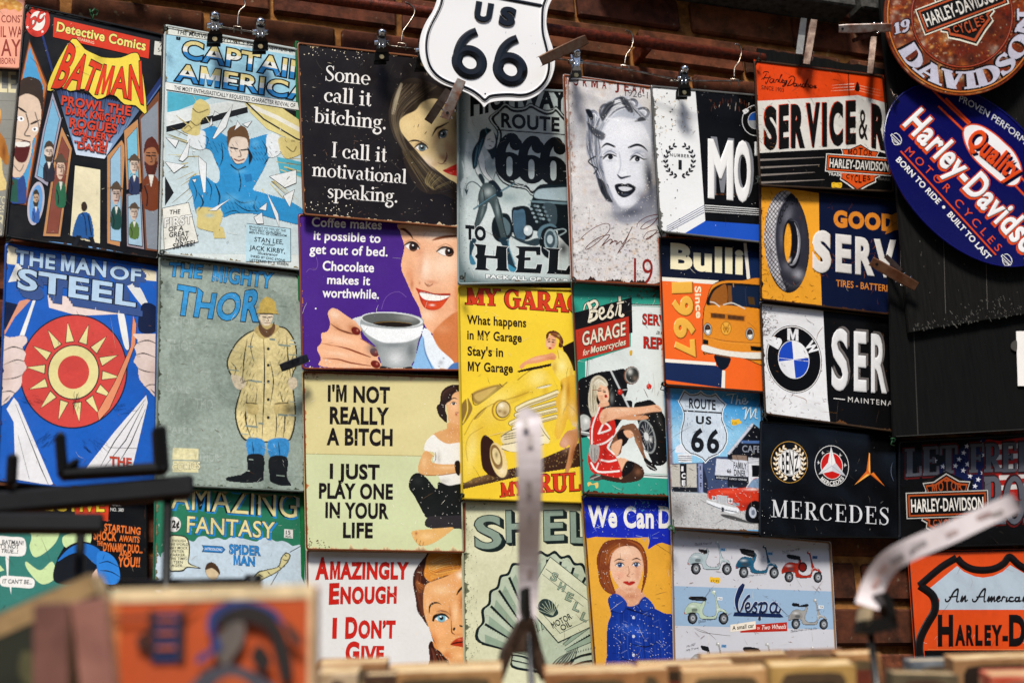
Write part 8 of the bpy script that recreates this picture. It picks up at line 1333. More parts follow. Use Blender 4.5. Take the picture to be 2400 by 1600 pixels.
s.wear('l', '3a2c20', 4, 191).wear('b', '3a2412', 5, 192, '6a4424').specks(60, '3a2412', (.4, 1.7), seed=193, streak=1); s.done()
# ---- star emblem sign
view(1760, 980, 4.9)
s = Sign('metal_sign', 'glossy black car sign with three round and star emblems over white serif capitals', 'sign', '1781,984 2108,1006 2112,1262 1778,1258', '060607', tin('print_gloss', rough=.22, spec=.35, chip=.1, chipc='8a8880', rust=0, dirt=.1, dirtc='1a1a18', grain=.02, dent=.9), o=(.048, .032, .060), rim='0a0a0a')
s.part('wreath_emblem'); GO = 'c8963c'
s.E(441, 502, 212, 240, GO, -6).E(441, 502, 206, 234, '070708', -6); laurel(446, 508, 160, 184, 9, 50, 26, GO, 30, 4); laurel(446, 508, 160, 184, 9, 46, 17, 'ece6d4', 30, 2); s.E(446, 508, 134, 152, 'e6e4e0', -6).E(446, 508, 126, 144, '0a0a0b', -6).E(446, 508, 122, 139, 'e6e4e0', -6)
for ch, x0, y0, x1, y1, h in (('B', 356, 612, 388, 618, 205), ('E', 400, 624, 436, 630, 240), ('N', 442, 632, 490, 628, 258), ('Z', 496, 618, 548, 590, 180)): s.T(ch, x0, y0, x1, y1, h, '0c0c0d', .02)
s.part('red_star_emblem'); s.E(928, 545, 196, 236, 'e2e0dc', -8).E(928, 545, 190, 229, '0a0a0b', -8).E(928, 545, 128, 156, 'e2e0dc', -8).E(928, 545, 121, 149, 'c0160c', -8)
for i, (x, y) in enumerate(((920, 320), (775, 640), (1092, 668))):
    a, b, c_ = [(928 + (px - 928) * 1, py) for px, py in ((888, 520), (975, 520), (930, 600))]
s.P('920,320 972,510 930,545 886,500', 'e6e4e2').P('775,642 890,500 930,545 935,605', 'd6d6d8').P('1092,668 935,605 930,545 972,508', 'c4c4c8').L('930,545 920,330', 3, '8a8a8e').L('930,545 790,636', 3, '8a8a8e').L('930,545 1080,660', 3, '8a8a8e')
for x, y in ((826, 392), (1026, 418), (776, 502), (1082, 530)): s.P([(x - 4, y - 22), (x + 6, y + 2), (x + 24, y + 6), (x + 4, y + 12), (x - 8, y + 30), (x - 6, y + 8), (x - 20, y + 2), (x - 6, y)], 'd8d6d2')
s.TA('MERCEDES', 928, 545, 186, 222, 136, 40, 44, 'e6e4e0', True, bold=.02)
s.part('amber_star'); s.P('1356,392 1370,640 1365,640 1326,610', 'c8601a').P('1356,392 1366,400 1372,640 1350,600', 'f0a040').P('1326,605 1368,642 1186,766', 'd0641c').P('1330,640 1368,642 1186,766', 'f2b050').P('1368,642 1408,618 1536,778', 'd8701e').P('1368,642 1385,640 1536,778', 'a8480f')
s.part('lettering').SF('MERCEDES', 236, 1130, 1606, 1226, 200, 'd3d4d6', .155, .04, 1.12)
s.part('roundel_edge').L(O('1630,500 1612,560 1612,640 1640,720'), [2, 7, 6, 2], '5a6478')
s.specks(40, '8a8a84', (.3, 1.2), seed=201, streak=.6).specks(14, 'e0e0d8', (.4, 1.4), (.02, .5, .1, .98), 202); s.done()
# ================================================================ right border: round, oval, freedom and orange signs
view(2040, 0, 6.533)
oc = ell(1405, 240, 1192, 1222, 0, n=80)
TR = tin('print_rust', rough=.4, spec=.25, chip=.0, rust=.1, rustc='5a2408', dirt=.4, dirtc='2a0e04', grain=.25, dent=.3)
s = Sign('round_sign', 'round rust-patterned motorcycle sign with a white edged bar emblem, at the upper right', 'sign', '2040,-140 2440,-140 2440,224 2040,224', '8a3a14', TR, o=(.128, .124, .132), shape=S_(oc), th=.003)
g = Paint(s.part('rust_print'), 200, -30, 2400, 1480, 1.2); g.F(oc, '6a2a12'); r = random.Random(4)
for n, lo, hi, al_ in ((90, 60, 150, .8), (420, 22, 60, .7), (1500, 6, 22, .8), (1300, 3, 7, .8)):
    for _ in range(n):
        x, y = r.uniform(200, 2400), r.uniform(-30, 1480); d = math.hypot(x - 1405, y - 240); dk = .15 + .55 * (x > 1250 and d < 770) + .25 * (x > 1300 and y > 900) + .2 * (x > 1900)
        g.B(x, y, r.uniform(lo, hi), r.uniform(lo, hi) * .7, r.choice(['2a1412', '1c1210', '4a1810', '6a1c10', '8a2410', '241818']) if r.random() < dk else r.choice(['c8601c', 'a84414', 'e0883a', 'd8c8ae', '7a2c10', 'f0b868', '4a1a0c', 'b8a894', '9a3c14']), r.uniform(.35, 1) * al_, r.uniform(0, 180))
g.cov *= g.mask(oc, 2); g.grit(.1); g.done()
s.part('ring')
for R1, R2, c, w, u in ((1140, 1170, 'c8742c', 26, .0012), (770, 790, '9a3a20', 26, .0014)): s.L(ell(1405, 240, R1, R2, 0, n=90), w + 16, '1c100c', True).L(ell(1405, 240, R1, R2, 0, n=90), w, c, True, up=u)
s.part('emblem'); barshield(s, 1405, 105, 648, -246, False, .0016, 'b8502a', 'e8e4d0', 1.14)
s.part('lettering')
def arcw(a0, a1, R, h): return lambda u, y: (1405 + (R - y * h) * math.cos(math.radians(a0 + (a1 - a0) * u)), 240 + (R - y * h) * 1.02 * math.sin(math.radians(a0 + (a1 - a0) * u)))
s.SF('DAVIDSON', 0, 0, 0, 0, 0, '100c0c', .36, .17, .98, warp=arcw(154, -4, 1122, 300)).SF('DAVIDSON', 0, 0, 0, 0, 0, 'c6c4d4', .29, .12, .98, warp=arcw(152.6, -5, 1108, 262))
s.SF('19', 356, 552, 630, 462, 190, '120d0c', .34, .16, 1, -.1).SF('19', 366, 535, 616, 455, 168, 'c6c4d4', .26, .11, 1, -.1)
s.part('hole').E(1705, 1346, 22, 24, '060504'); s.done()
# ---- oval
view(2060, 180, 3.267)
ov = ell(722, 753, 832, 522, 47, n=80)
s = Sign('oval_sign', 'tilted deep blue oval motorcycle sign with orange edged white lettering', 'sign', '2080,190 2470,190 2470,640 2080,640', '0b0c4e', tin('print_oval', rough=.24, spec=.3, chip=.04, rust=0, dirt=.08, grain=.0, dent=.55), o=(.104, .098, .110), shape=S_(ov), th=.002, rim='1a1c5a')
s.part('rim').L(ell(722, 753, 826, 516, 47, n=80), 10, '12145e', True, up=.0018)
s.part('quality_badge'); OR = 'd8491a'
for k, (a, b) in enumerate((('410,100', '690,370'), ('510,165', '700,355'), ('455,225', '650,415'))): s.L(f'{a} {b}', 17, OR, up=.001)
for k, (a, b) in enumerate((('1040,830', '1180,980'), ('1085,770', '1200,890'))): s.L(f'{a} {b}', 17, OR, up=.001)
bd = ell(872, 602, 285, 108, 49, n=50); bd = C('650,420 670,385 720,370 790,385 880,440 960,510 1030,580 1080,680 1085,760 1060,815 1010,830 940,805 860,740 790,680 730,620 690,560 660,490', 4)
s.L(bd, 22, OR, True).P(bd, 'e8e6e6')
def al(t, x0, y0, x1, y1, h, col, b=.0, **k): s.T(t, x0, y0, x1, y1, h, col, b, rise=True, **k)
s.part('lettering').line('lettering'); al('Quality', 676, 516, 1046, 824, 150, '0a0a30', .05); al('Quality', 660, 500, 1030, 806, 150, OR, .038, up=.0016)
s.line('lettering'); c0 = textmesh('Harley-Davidson', .03, 0, 1.08)[0]; rf = (c0[:, 0].min(), c0[:, 0].max() - c0[:, 0].min()); al('Harley-Davidson', 178, 374, 1190, 1448, 192, OR, .075, sp=1.08, ref=rf); al('Harley-Davidson', 182, 366, 1194, 1442, 192, OR, .075, sp=1.08, ref=rf); al('Harley-Davidson', 184, 364, 1196, 1440, 190, '10102c', .045, sp=1.08, ref=rf); al('Harley-Davidson', 184, 364, 1196, 1440, 190, 'ebe9e8', .03, sp=1.08, ref=rf, up=.0012)
s.part('lettering')
al('MOTOR', 195, 575, 520, 890, 58, OR, .0, sp=1.6); al('CYCLES', 572, 965, 905, 1340, 58, OR, .0, sp=1.6)
s.part('rule').L('165,570 895,1365', 14, OR, up=.001)
s.part('lettering'); al('BORN TO RIDE', 128, 640, 448, 978, 44, 'ece9e6', .02); al('BUILT TO LAST', 520, 1058, 832, 1402, 44, 'ece9e6', .02); s.E(496, 998, 12, 12, 'ece9e6')
s.T('PROVEN PERFORMANCE', 0, 0, 1, 0, 60, 'd6d6da', .0, warp=lambda u, y: (612 + 660 * u + 46 * y * (.25 + .5 * u), 190 + 470 * (u ** 1.12) + 20 * math.sin(u * 3.1) * -1 - 50 * y * (1 - .3 * u)))
s.part('small_emblem')
for x, y in ((134, 476), (980, 1400)): 
    f = lambda q: [(x + a, y + b) for a, b in pts(q)]
    s.L(f('-44,-26 -34,-38 36,28 26,42'), 5, 'e8e6e2', True).L(f('-20,-40 0,-44 20,-30 36,-6 40,20'), 5, 'e8e6e2').L(f('-36,-10 -30,20 -14,44 8,46 22,36'), 5, 'e8e6e2').L(f('-36,0 20,44'), 4, 'e8e6e2')
s.part('hole').E(147, 192, 11, 13, '040408'); s.done()
# ---- freedom
view(1960, 1000, 2.6133)
s = Sign('metal_sign', 'dark freedom sign with grey block letters over a starred flag print', 'sign', '2104,1032 2470,1012 2474,1276 2104,1286', '0a0908', tin('print_flag', rough=.3, spec=.2, chip=.08, rust=.05, dirt=.3, dirtc='0a0808', grain=.1), o=(.030, .026, .036), rim='0a0a0a')
s.part('flag').P(C('640,230 760,130 860,90 920,80 940,240 950,420 880,450 740,330 620,290', 4), '0f1740').P(C('905,100 1000,85 1150,65 1340,60 1340,420 1000,440 930,380', 4), 'a01d14')
for k in range(5): s.P([(960 + k * 12, 110 + k * 62), (1340, 84 + k * 62), (1340, 112 + k * 62), (962 + k * 12, 140 + k * 62)], 'c9c4c0')
for i, (x, y) in enumerate(((800, 118), (780, 158), (752, 198), (730, 238), (654, 242), (604, 205), (778, 266), (804, 228), (870, 322), (898, 280), (820, 300), (922, 236), (905, 172), (850, 362), (884, 100), (700, 280))): s.P([(x + (18 if k % 2 == 0 else 7) * math.sin(k * math.pi / 5 + .2), y - (18 if k % 2 == 0 else 7) * math.cos(k * math.pi / 5 + .2)) for k in range(10)], 'd6d6dc')
s.part('lettering')
for t, x0, y0, x1, y1, h in (('LET', 418, 304, 742, 284, 172), ('FREEDOM', 812, 284, 1560, 256, 176), ('ROAR', 896, 602, 1420, 580, 292)): s.line('lettering').SF(t, x0 - 5, y0 + 7, x1 + 5, y1 + 7, h + 12, '5a1412', .32, .18).SF(t, x0, y0, x1, y1, h, '141518', .30, .15).SF(t, x0 + 3, y0 - 3, x1 + 3, y1 - 3, h - 4, '55565e', .25, .11)
s.part('emblem'); s.P('530,340 670,270 800,330 840,320 830,400 930,395 935,560 740,570 630,650 500,570 440,560 425,410', '0a0909'); barshield(s, 680, 474, 252, -9, False, 0, 'a8481c', 'b8b4ac', 1.18)
s.specks(20, '8a8880', (.4, 1), seed=211); s.done()
# ---- orange shield sign
s = Sign('metal_sign', 'orange embossed motorcycle shield sign standing low at the right', 'sign', '2126,1290 2470,1284 2480,1580 2146,1580', 'cc4616', tin('print_orange', rough=.3, spec=.2, chip=.06, chipc='2a1208', rust=.03, dirt=.25, dirtc='3a1408', grain=.06), o=(.034, .030, .044), rim='1a0a06')
s.part('shield').P('575,985 740,850 780,885 850,915 900,922 960,912 1020,885 1065,845 1150,895 1340,1000 1340,1118 628,1118 634,1060 610,1020', 'a9b7c2')
bl = '738,800 775,840 830,868 900,876 970,866 1025,836 1062,796 1120,845 1200,890'
s.L(O(bl), 44, '120c0a', up=.002); s.L(O('738,800 640,860 510,970'), 44, '120c0a', up=.002); s.L(O('510,970 580,1020 605,1070 600,1130 560,1200 520,1280 508,1350 520,1430 530,1480'), 50, '120c0a', up=.002)
for q in (bl, '740,812 640,875 540,965', '545,985 595,1030 618,1080 605,1150 540,1260 520,1350 535,1440'): s.L(O(q), 5, 'c2451c')
s.L('438,760 1340,748', 8, 'd85a24', up=.0012).L('560,1362 1340,1362', 5, 'd86a34').P('540,1368 1340,1366 1340,1440 545,1440', '0d0807')
s.part('lettering').line('lettering')
for ch, x0, x1, h in (('H', 622, 716, 172), ('A', 728, 790, 112), ('R', 796, 842, 112), ('L', 852, 896, 112), ('E', 908, 948, 112), ('Y', 952, 1016, 112), ('-', 1018, 1052, 112), ('D', 1058, 1160, 172), ('A', 1168, 1230, 112)): s.T(ch, x0, 1328 - (36 if ch == '-' else 0) * 0, x1, 1328, h, '120b09', .05, up=.0014)
s.part('script').line('script')
for q in ('668,1050 672,1066 692,1060 720,1010 745,992 742,1030 738,1066 752,1066', '690,1040 745,1034', '760,1068 772,1036 770,1066 790,1036 790,1066 806,1056', '835,1050 838,1066 858,1062 890,1008 912,990 908,1030 906,1066 916,1066', '858,1040 912,1036', '924,1066 936,1038 934,1066 952,1040 950,1066 968,1040 968,1066 980,1058', '982,1056 1002,1046 998,1036 984,1050 990,1068 1010,1058', '1012,1066 1022,1040 1038,1042', '1046,1040 1042,1066 1056,1060', '1086,1042 1066,1042 1060,1062 1080,1066 1092,1058', '1122,1042 1100,1044 1098,1064 1116,1062 1122,1042 1120,1066 1134,1060', '1140,1066 1150,1040 1150,1066 1164,1042'): s.L(O(q), [8, 12, 7], '14100f', up=.0008)
s.part('frame').P('425,960 448,960 482,1480 440,1480', '0d0a09'); s.done()
# ================================================================ the big white road shield
view(960, 0, 5.113)
out = C('330,-60 315,40 270,150 200,260 145,390 120,520 125,650 160,770 220,870 300,950 420,1020 560,1065 680,1110 780,1170 860,1240 893,1284 940,1240 1020,1216 1150,1206 1300,1210 1430,1190 1560,1120 1660,1010 1720,880 1742,740 1720,590 1670,440 1640,300 1645,180 1670,70 1740,-60 1850,-200 1660,-440 1500,-400 1330,-430 1190,-520 1050,-470 900,-490 740,-530 520,-650 290,-380', 3)
s = Sign('shield_sign', 'large white embossed US 66 road shield clamped at the top of the wall', 'road sign', '1000,-130 1300,-90 1300,250 990,215', 'ecebe9', tin('enamel_white', rough=.16, spec=.5, chip=.04, chipc='8a8a88', rust=0, dirt=.06, dirtc='b8b4ac', grain=.0, dent=.18), o=(.128, .112, .128), shape=S_(out), th=.0016, rim='c8c8c6')
ln = '395,-60 380,40 330,160 260,290 215,420 200,560 215,700 260,820 350,920 480,990 620,1030 740,1080 830,1140 900,1197 960,1155 1060,1138 1200,1132 1330,1140 1440,1120 1550,1055 1630,960 1668,840 1665,700 1630,540 1597,400 1590,250 1600,80 1650,-50'
s.part('shield_line').L(O(ln, 4), 62, 'e9e8e6', up=.0016).L(O(ln, 4), 38, '0c0c0d', up=.0024).L('1080,-24 1600,74', 40, '0c0c0d', up=.0018).L('700,-100 1100,-22', 40, '0c0c0d', up=.0018)
s.part('numeral')
for x0, y0, x1, y1 in ((505, 905, 925, 965), (998, 990, 1410, 1050)):
    s.line('numeral'); P6 = lambda q: [(x0 + a * (x1 - x0) / 420, y0 - 605 + b + (a / 420) * 55) for a, b in pts(q)]
    s.L(P6(O('300,42 210,95 130,185 85,300 72,400', 6)), [104, 108, 116, 122, 128], '0b0b0c', up=.0034); s.L(P6(ell(211, 422, 150, 142, 0, n=40)), [128] * 40, '0b0b0c', True, up=.0034)
s.part('lettering').T('U', 762, 226, 978, 262, 200, '0b0b0c', .075, rise=True, up=.0028).T('S', 1060, 276, 1256, 312, 196, '0b0b0c', .075, rise=True, up=.0028)
s.part('hole').E(906, 1126, 10, 11, '0a0a0a')
s.specks(26, '6a6a68', (.3, 1), (.2, .5, .95, .98), 221, .8); s.done()
# ================================================================ the bookstall in front, out of focus
def fp(px, py, d): return at(px, py, d)
TZ = 1.0
wood = solid('stall_wood', '7a5a3a', .7, c2='4a3422', sc=18, stretch=(1, 1, 6), bump=.3)
tb = empty('stall_table', (.2, -1.1, 0), 'plain wooden stall table carrying the rows of paperbacks', 'table')
MB().box((.2, -1.12, TZ - .018), (1.1, 0, 0), (0, .42, 0), (0, 0, .017), .004).done('tabletop', wood, tb)
for x in (-.82, 1.22):
    for y in (-1.48, -.76): MB().box((x, y, (TZ - .035) / 2), (.03, 0, 0), (0, .03, 0), (0, 0, (TZ - .035) / 2 - .001), .003).done('leg', wood, tb)
pagem = solid('page_edges', 'e0c89c', .9, c2='8a6840', sc=30, stretch=(.3, 9, 9), bump=.15, spec=.1)
def book(label, x0, y0, x1, y1, d, t, col, col2=None, lean=20, yaw=0., h=None, art=None, sc=24, pc=None, group='paperbacks standing on the stall'):
    """a paperback standing in the row: front cover, back cover, spine and the block of pages"""
    a, b = fp(x0, y0, d), fp(x1, y1, d + yaw); W = b - a; w = W.length; X = W.normalized(); lean = lean * (.72 if d > 1 else 1); l = math.radians(lean); U = Vector((0, -math.sin(l), math.cos(l))); U = (U - X * U.dot(X)).normalized(); N = X.cross(U) * -1; N = N if N.y > 0 else -N
    h = h or (min(a.z, b.z) - TZ) / U.z - t * .0; o = a - U * h; rt = empty('paperback', o, label, 'book', group); mat = solid('cover_' + col + (col2 or ''), col, .6, c2=col2, sc=sc, var=.3, bump=.15)
    c = lambda i, j, k: o + X * (w * i) + U * (h * j) + N * (t * k); e = .0016
    mb = MB(); mb.box(c(.5, .5, 0) + N * e / 2, X * (w / 2), U * (h / 2), N * (e / 2), .0005); mb.box(c(.5, .5, 1) - N * e / 2, X * (w / 2), U * (h / 2), N * (e / 2), .0005); mb.box(c(0, .5, .5) + X * e / 2, X * (e / 2), U * (h / 2 - .0002), N * (t / 2 - e), 0); mb.done('cover', mat, rt)
    MB().box(c(.5, .5, .5) + X * e * .4, X * (w / 2 - e * .7), U * (h / 2 - .0012), N * (t / 2 - e - .0001), 0).done('pages', pc or pagem, rt)
    if art is None and d > 1: art = framed(col2, w, h)
    if art: art(rt, lambda u, v: o + X * (w * u) + U * (h * v) - N * .0006)
    return rt
rbk = random.Random(3)
def framed(c, w, h):
    def f(rt, P):
        e, k = .008 / w, .0055 / h; q = [(e, .2), (1 - e, .2), (1 - e, 1 - k * 2.2), (1 - e * 1.4, 1 - k * 1.2), (1 - e * 2.4, 1 - k), (e * 2.4, 1 - k), (e * 1.4, 1 - k * 1.2), (e, 1 - k * 2.2)]; a = rbk.uniform(.1, .3); b = rbk.uniform(.5, .85); y = 1 - k * rbk.uniform(2.4, 3.2); dk = rbk.choice(['2a1c12', '3c2a18', '5a4630', '4a2418', '6a5638', '26302a'])
        flat(rt, 'cover_print', P, [(q, dk), ([(a, y - k * 2.4), (b, y - k * 2.4), (b, y), (a, y)], rbk.choice(['8a6a3c', '14100c', '7a3420', 'a89468', '1c1812'])), ([(a + .08, y - k * 4), (b - .1, y - k * 4), (b - .1, y - k * 3), (a + .08, y - k * 3)], rbk.choice(['14100c', '8a7a58', '5a2018']))])
    return f
def flat(rt, name, P, polys):
    for i, (p, c) in enumerate(polys):
        q = [P(*k) for k in p]; n = (q[1] - q[0]).cross(q[2] - q[0]).normalized(); n = n if n.y < 0 else -n
        mesh(name, [v + n * (.0003 * i) for v in q], tess_from(q), solid('ink_' + c, c, .6, c2=None, sc=60, var=.35, bump=.1), rt)
def tess_from(q): return [tuple(t) for t in tessellate_polygon([q])]
def el(cx, cy, rx, ry, n=20): return [(cx + rx * math.cos(6.2832 * i / n), cy + ry * math.sin(6.2832 * i / n)) for i in range(n)]
def orange_art(rt, P0):
    P = lambda u, v: P0(u, 1 - (1 - v) * .34)
    C2 = lambda s: C(s, 4)
    flat(rt, 'cover_print', P, [([(.0, .89), (1, .89), (1, 1), (0, 1)], 'f0d4a4'), ([(.97, .0), (1, .0), (1, .89), (.97, .89)], 'e8c090'), ([(.0, 0), (.05, 0), (.05, .89), (0, .89)], 'd87a40'),
        ([(.21, .40), (.35, .40), (.35, .80), (.21, .80)], '1d2c58'), ([(.19, .44), (.22, .44), (.22, .82), (.19, .82)], '3a1c14'), ([(.34, .40), (.37, .40), (.37, .80), (.34, .80)], '3a1c14'), ([(.235, .725), (.325, .725), (.325, .75), (.235, .75)], 'c8602c'), ([(.235, .62), (.325, .62), (.325, .645), (.235, .645)], 'c8602c'), ([(.235, .5), (.325, .5), (.325, .53), (.235, .53)], 'c8602c'),
        (C2('.14,.60 .2,.66 .18,.56 .21,.5 .15,.52'), '2a1812'), ([(.02, .77), (.2, .78), (.2, .75), (.02, .74)], '6a2c18'), (C2('.35,.80 .42,.86 .45,.87 .40,.82 .36,.76'), '2a1812'),
        (C2('.48,.68 .5,.80 .6,.88 .72,.86 .82,.78 .86,.66 .80,.74 .70,.80 .58,.78 .53,.68 .50,.60'), '2a3c78'), (C2('.52,.70 .58,.80 .68,.84 .78,.78 .84,.66 .88,.50 .90,.30 .86,.20 .82,.40 .78,.62 .68,.70 .58,.68'), '241a16'), (C2('.52,.52 .58,.68 .66,.70 .66,.55 .62,.45 .58,.36 .54,.42'), '6a6058'), (C2('.44,.38 .52,.46 .56,.50 .52,.62 .50,.50 .44,.44'), '2a3c78'), (C2('.40,.20 .50,.34 .62,.36 .74,.28 .84,.16 .88,.02 .36,.02'), '4a4850'), (C2('.52,.20 .60,.28 .70,.20 .68,.04 .50,.04'), 'c85a24'), (C2('.74,.52 .80,.40 .76,.30 .70,.42'), '241a16'), (C2('.86,.70 .93,.60 .95,.50 .89,.56'), '3a2c28')])
book('orange paperback with a dark blue figure on its cover, largest on the stall', 262, 1380, 737, 1368, .86, .022, 'c0501c', 'b0481a', 6, 0, None, orange_art, 14)
book('dark olive book leaning left with its pale page edge upwards', -60, 1462, 212, 1340, .92, .022, '26281a', '14160e', 9, .0, .19, lambda rt, P: flat(rt, 'cover_print', P, [([(0, .93), (1, .93), (1, .995), (0, .995)], 'a8885a'), (C('.2,.80 .3,.86 .4,.80 .45,.72 .35,.70 .25,.74', 3), '5a5634'), (C('.5,.70 .6,.78 .66,.70 .6,.62', 3), '4a4a2c'), (C('.1,.55 .3,.62 .4,.52 .25,.46', 3), '5a5634')]), 10)
book('faded pink paperback tucked beside the dark olive book', 78, 1414, 160, 1410, .84, .020, '8a5a4c', '54332b', 9, 0, None, None, 9, None)
book('dusty rose paperback pressed against the orange cover', 164, 1412, 246, 1398, .845, .018, 'b57e6c', '70423a', 9, 0, None, None, 9, None)
for a in (('tan paperback just right of the orange cover', 742, 1556, 906, 1552, 1.30, .030, 'b88a5a', '8a5a34', 24), ('white-edged paperback low beside the orange cover', 745, 1578, 838, 1576, 1.16, .030, 'e0c8a4', 'b09068', 26), ('dark brown paperback in the middle row', 852, 1582, 926, 1580, 1.15, .024, '3a281c', '5a3c28', 22), ('wide cream paperback left of the central clip', 908, 1576, 1176, 1568, 1.17, .036, 'c89a64', '8a6038', 26), ('pale paperback behind the wide cream one', 975, 1562, 1160, 1558, 1.34, .022, 'd8c4b8', 'a08a80', 22),
          ('tan paperback right of the central clip', 1276, 1578, 1492, 1572, 1.18, .034, 'bb8450', '8a5a34', 26), ('narrow sandy paperback in the middle of the row', 1484, 1570, 1566, 1566, 1.24, .026, 'c89464', 'a07040', 22), ('long brown paperback behind the sandy one', 1494, 1560, 1722, 1554, 1.36, .030, '9a6a40', '6a4428', 24), ('brown paperback under the scooter sign', 1642, 1540, 1846, 1530, 1.42, .026, 'a87c52', '74502f', 22),
          ('tall brown paperback standing out above the row', 1842, 1522, 1972, 1518, 1.44, .014, '9a7456', '6a4a34', 12), ('cream-topped paperback with a dark print, right of centre', 1806, 1560, 2006, 1556, 1.20, .028, 'c8a05c', 'b08a48', 24), ('sandy paperback left of the right-hand rod', 1962, 1534, 2064, 1530, 1.40, .028, 'd09a62', '9a6a3c', 22),
          ('grey green paperback right of the right-hand rod', 2092, 1576, 2248, 1580, 1.18, .024, '6a5e44', '3c3628', 20), ('paperback with a bluish picture near the right border', 2132, 1548, 2250, 1544, 1.38, .024, '8a8e90', '3a4650', 18), ('broad tan paperback at the right border', 2234, 1546, 2440, 1538, 1.30, .030, 'b08458', '8a6038', 24), ('red paperback low at the right border', 2322, 1584, 2460, 1580, 1.12, .028, 'c04a30', 'e08a6a', 24),
          ('buff paperback between the long brown and tall brown ones', 1600, 1572, 1800, 1566, 1.22, .024, 'd8aa74', 'a87a48', 24)): book(*a)
# black display rack
rk = solid('rack_black', '0b0b0c', .45, .1, .35, var=.4, sc=40, bump=.1); rack = empty('display_rack', fp(230, 1380, 1.34), 'black display rack with upright prongs in front of the lower left comic signs', 'rack'); D = 1.34
def bar(n, x0, y0, x1, y1, wpx, d=D, dep=.018, r=None):
    a, b = fp(x0, y0, d), fp(x1, y1, d)
    if r: return MB().tube([a, b], r, 12).done(n, rk, rack, True)
    ax = (b - a); s = Vector((0, 1, 0)); up = ax.normalized().cross(s).normalized() * (wpx * d / FPX / 2); return MB().box((a + b) / 2, ax / 2, s * dep / 2, up, .003).done(n, rk, rack)
bar('shelf_bar', -60, 1186, 452, 1140, 52); bar('shelf_bar', -60, 1226, 242, 1228, 46, D - .03); bar('prong', 26, 1140, 30, 1066, 26); bar('prong', 148, 1118, 140, 1016, 24); bar('prong', 380, 1112, 372, 1000, 32); bar('cross_bar', 140, 1112, 390, 1098, 26); bar('hook', 150, 1104, 186, 1080, 18)
zb = lambda x, y, d: Vector((fp(x, y, d).x, fp(x, y, d).y, TZ + .001))
for x, y in ((394, 1158), (190, 1236)): a = fp(x, y, D); MB().tube([a, Vector((a.x, a.y, TZ))], .0042, 12).done('upright', rk, rack, True)
bar('rail', 280, 1368, 596, 1364, 0, D, 0, .0042); MB().tube([fp(575, 1364, D), fp(612, 1364, D)], .007, 12).done('end_knob', rk, rack, True)
# paper price strips on their clips
pp = solid('paper_strip', 'd6cccb', .8, c2='c2b6b6', sc=40, bump=.1); cb = solid('clip_brown', '7a6656', .4, .7, .4, c2='4a3a30', sc=40, bump=.2); ik = solid('faded_ink', '8a8280', .9, var=.2, sc=90)
def strip(label, cl, wpx, d, rodx, rody, cc, clips, ink):
    q = O(cl, 6); P3 = [fp(x, y, d + .012 * math.sin(i * .25)) for i, (x, y) in enumerate(q)]; rt = empty('price_strip', Vector((fp(rodx, rody, d).x, fp(rodx, rody, d).y, TZ)), label, 'price tag', 'paper price strips on rods'); ws = []
    for i, p in enumerate(P3):
        t = (P3[min(i + 1, len(P3) - 1)] - P3[max(i - 1, 0)]).normalized(); ws.append(t.cross((CAM - p).normalized()).normalized() * (wpx[0] + (wpx[1] - wpx[0]) * i / (len(P3) - 1)) * d / FPX / 2)
    MB().ribbon(P3, ws, [(CAM - p).normalized() for p in P3], .0004).done('paper', pp, rt)
    for i, (k, dx, l, c) in enumerate(ink):
        j = int(k * (len(P3) - 2)); p = P3[j] + (CAM - P3[j]).normalized() * .0012; t = (P3[j + 1] - P3[j]).normalized() * l; w = ws[j]; mesh('printed_mark', [p + w * (dx - .22) - t, p + w * (dx + .22) - t, p + w * (dx + .25) + t, p + w * (dx - .2) + t], [(0, 1, 2, 3)], solid('mark_' + c, c, .9, var=.3, sc=80), rt)
    a = fp(rodx, rody, d + .006); MB().tube([a, Vector((a.x, a.y, TZ))], .0031, 12).done('rod', blk, rt, True)
    for n, poly, c in clips:
        f = [fp(x, y, d - .004) for x, y in pts(poly)]; MB().plate(f, [v + Vector((0, .012, 0)) for v in f]).done(n, c, rt)
strip('upright pale paper price strip on a clip in front of the garage and oil signs', '1234,1462 1238,1380 1240,1260 1242,1120 1238,1000 1236,985', (44, 66), 1.30, 1236, 1420, None, (('clip_leg', '1222,1448 1240,1462 1208,1520 1180,1592 1166,1596 1182,1520', cb), ('clip_leg', '1236,1448 1252,1444 1270,1520 1292,1590 1278,1590 1240,1510', cb), ('clip_body', '1216,1458 1252,1458 1268,1516 1252,1526 1214,1526 1198,1518', cb), ('clip_slot', '1229,1376 1242,1374 1246,1448 1228,1450', blk)), ((.3, .1, .004, 'c4b0ac'), (.5, 0, .004, 'bcb2b2'), (.62, -.1, .005, 'a89c98'), (.76, .1, .006, 'b4a8a4'), (.88, -.2, .009, 'aaa09a')))
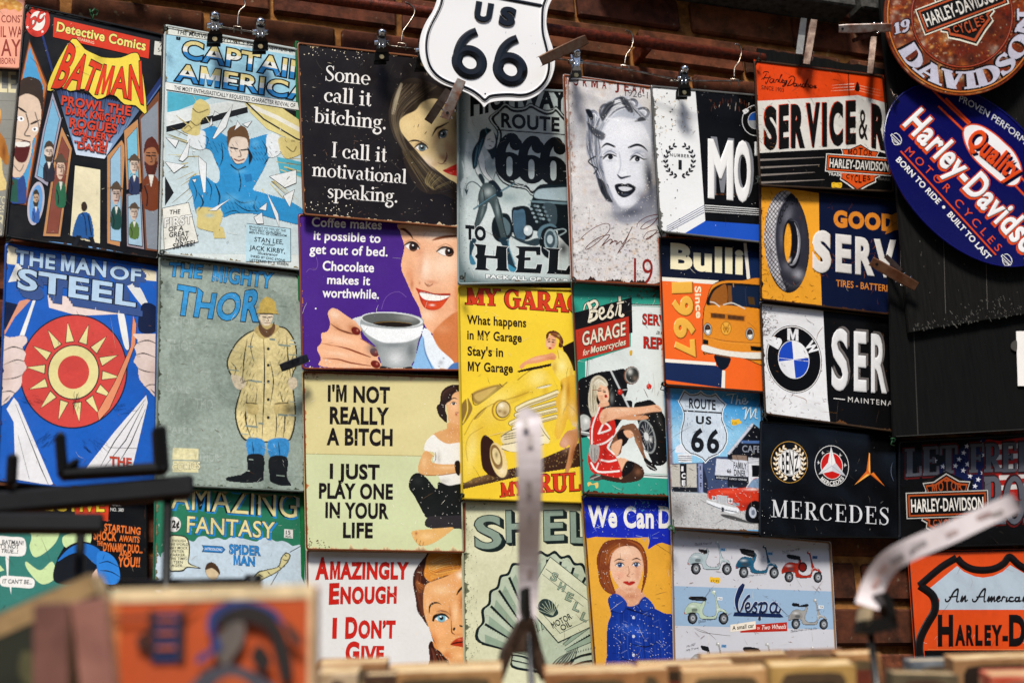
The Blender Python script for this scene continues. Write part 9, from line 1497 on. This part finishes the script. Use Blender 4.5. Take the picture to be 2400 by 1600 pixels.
strip('curved pale paper price strip drooping over the orange shield sign', '2032,1420 2048,1370 2082,1318 2140,1284 2230,1246 2320,1204 2384,1176', (56, 46), 1.22, 2038, 1466, None, (('clip_jaw', '2062,1388 2084,1386 2098,1420 2104,1462 2092,1464 2078,1424', blk), ('clip_jaw', '2028,1420 2046,1424 2040,1462 2024,1470', solid('clip_cream', 'c8b490', .5)), ('clip_body', '2022,1452 2100,1440 2106,1472 2040,1486 2018,1480', blk)), ((.3, .0, .006, 'c8aca6'), (.42, .2, .007, '9a9290'), (.56, -.1, .007, 'a8a09e'), (.7, .1, .006, 'b09a96'), (.83, -.1, .007, 'a88e8a'), (.18, .1, .007, 'c8a29a'), (.9, .2, .006, '9a908c')))
# ---------------------------------------------------------------- the street behind the viewer and an unseen awning added at the right: they shape the light
hb = solid('house_brick', '5a3a2a', .9, c2='3a261c', sc=14, bump=.4); gl = solid('dark_pane', '14181c', .15, 0, .5, sc=5); rfm = solid('slate', '2c2e32', .8, sc=12); stone = solid('sill_stone', '8a8478', .8, sc=20)
hs = empty('terraced_house', (0, -15, 0), 'long brick terrace across the street from the sign wall', 'house')
MB().box((0, -18, 3.8), (22, 0, 0), (0, 3, 0), (0, 0, 3.8)).done('wall', hb, hs); mb = MB(); mb.add([(-22.2, -14.8, 7.6), (22.2, -14.8, 7.6), (22.2, -21.2, 7.6), (-22.2, -21.2, 7.6), (-22.2, -18, 9.8), (22.2, -18, 9.8)], [(0, 1, 5, 4), (2, 3, 4, 5), (1, 2, 5), (3, 0, 4), (3, 2, 1, 0)]); mb.done('roof', rfm, hs)
for i in range(10):
    for z in (1.6, 4.8):
        x = -19.8 + i * 4.4; w = MB().box((x, -14.99, z + .2), (.6, 0, 0), (0, .03, 0), (0, 0, .9), .01).done('window', stone, hs); MB().box((x, -14.955, z + .2), (.5, 0, 0), (0, .01, 0), (0, 0, .8)).done('pane', gl, w)
cv = solid('canvas', '2a3a34', .9, sc=30, bump=.2); aw = empty('shade_awning', (3.6, 0, 2.9), 'dark green canvas awning over the next stall along the wall', 'awning')  # unseen canopy, added to keep sky light off the right-hand signs
MB().add([(2.45, -.02, 3.75), (6.2, -.02, 3.75), (6.2, -1.75, 3.25), (2.45, -1.75, 3.25), (2.45, -.02, 3.74), (6.2, -.02, 3.74), (6.2, -1.75, 3.24), (2.45, -1.75, 3.24), (2.45, -1.75, 3.0), (6.2, -1.75, 3.0)], [(0, 1, 2, 3), (4, 7, 6, 5), (3, 2, 9, 8)]).done('canvas', cv, aw)
for x in (2.47, 6.17): MB().tube([(x, -.03, 3.0), (x, -1.74, 3.23)], .012, 8).done('arm', rk, aw, True)
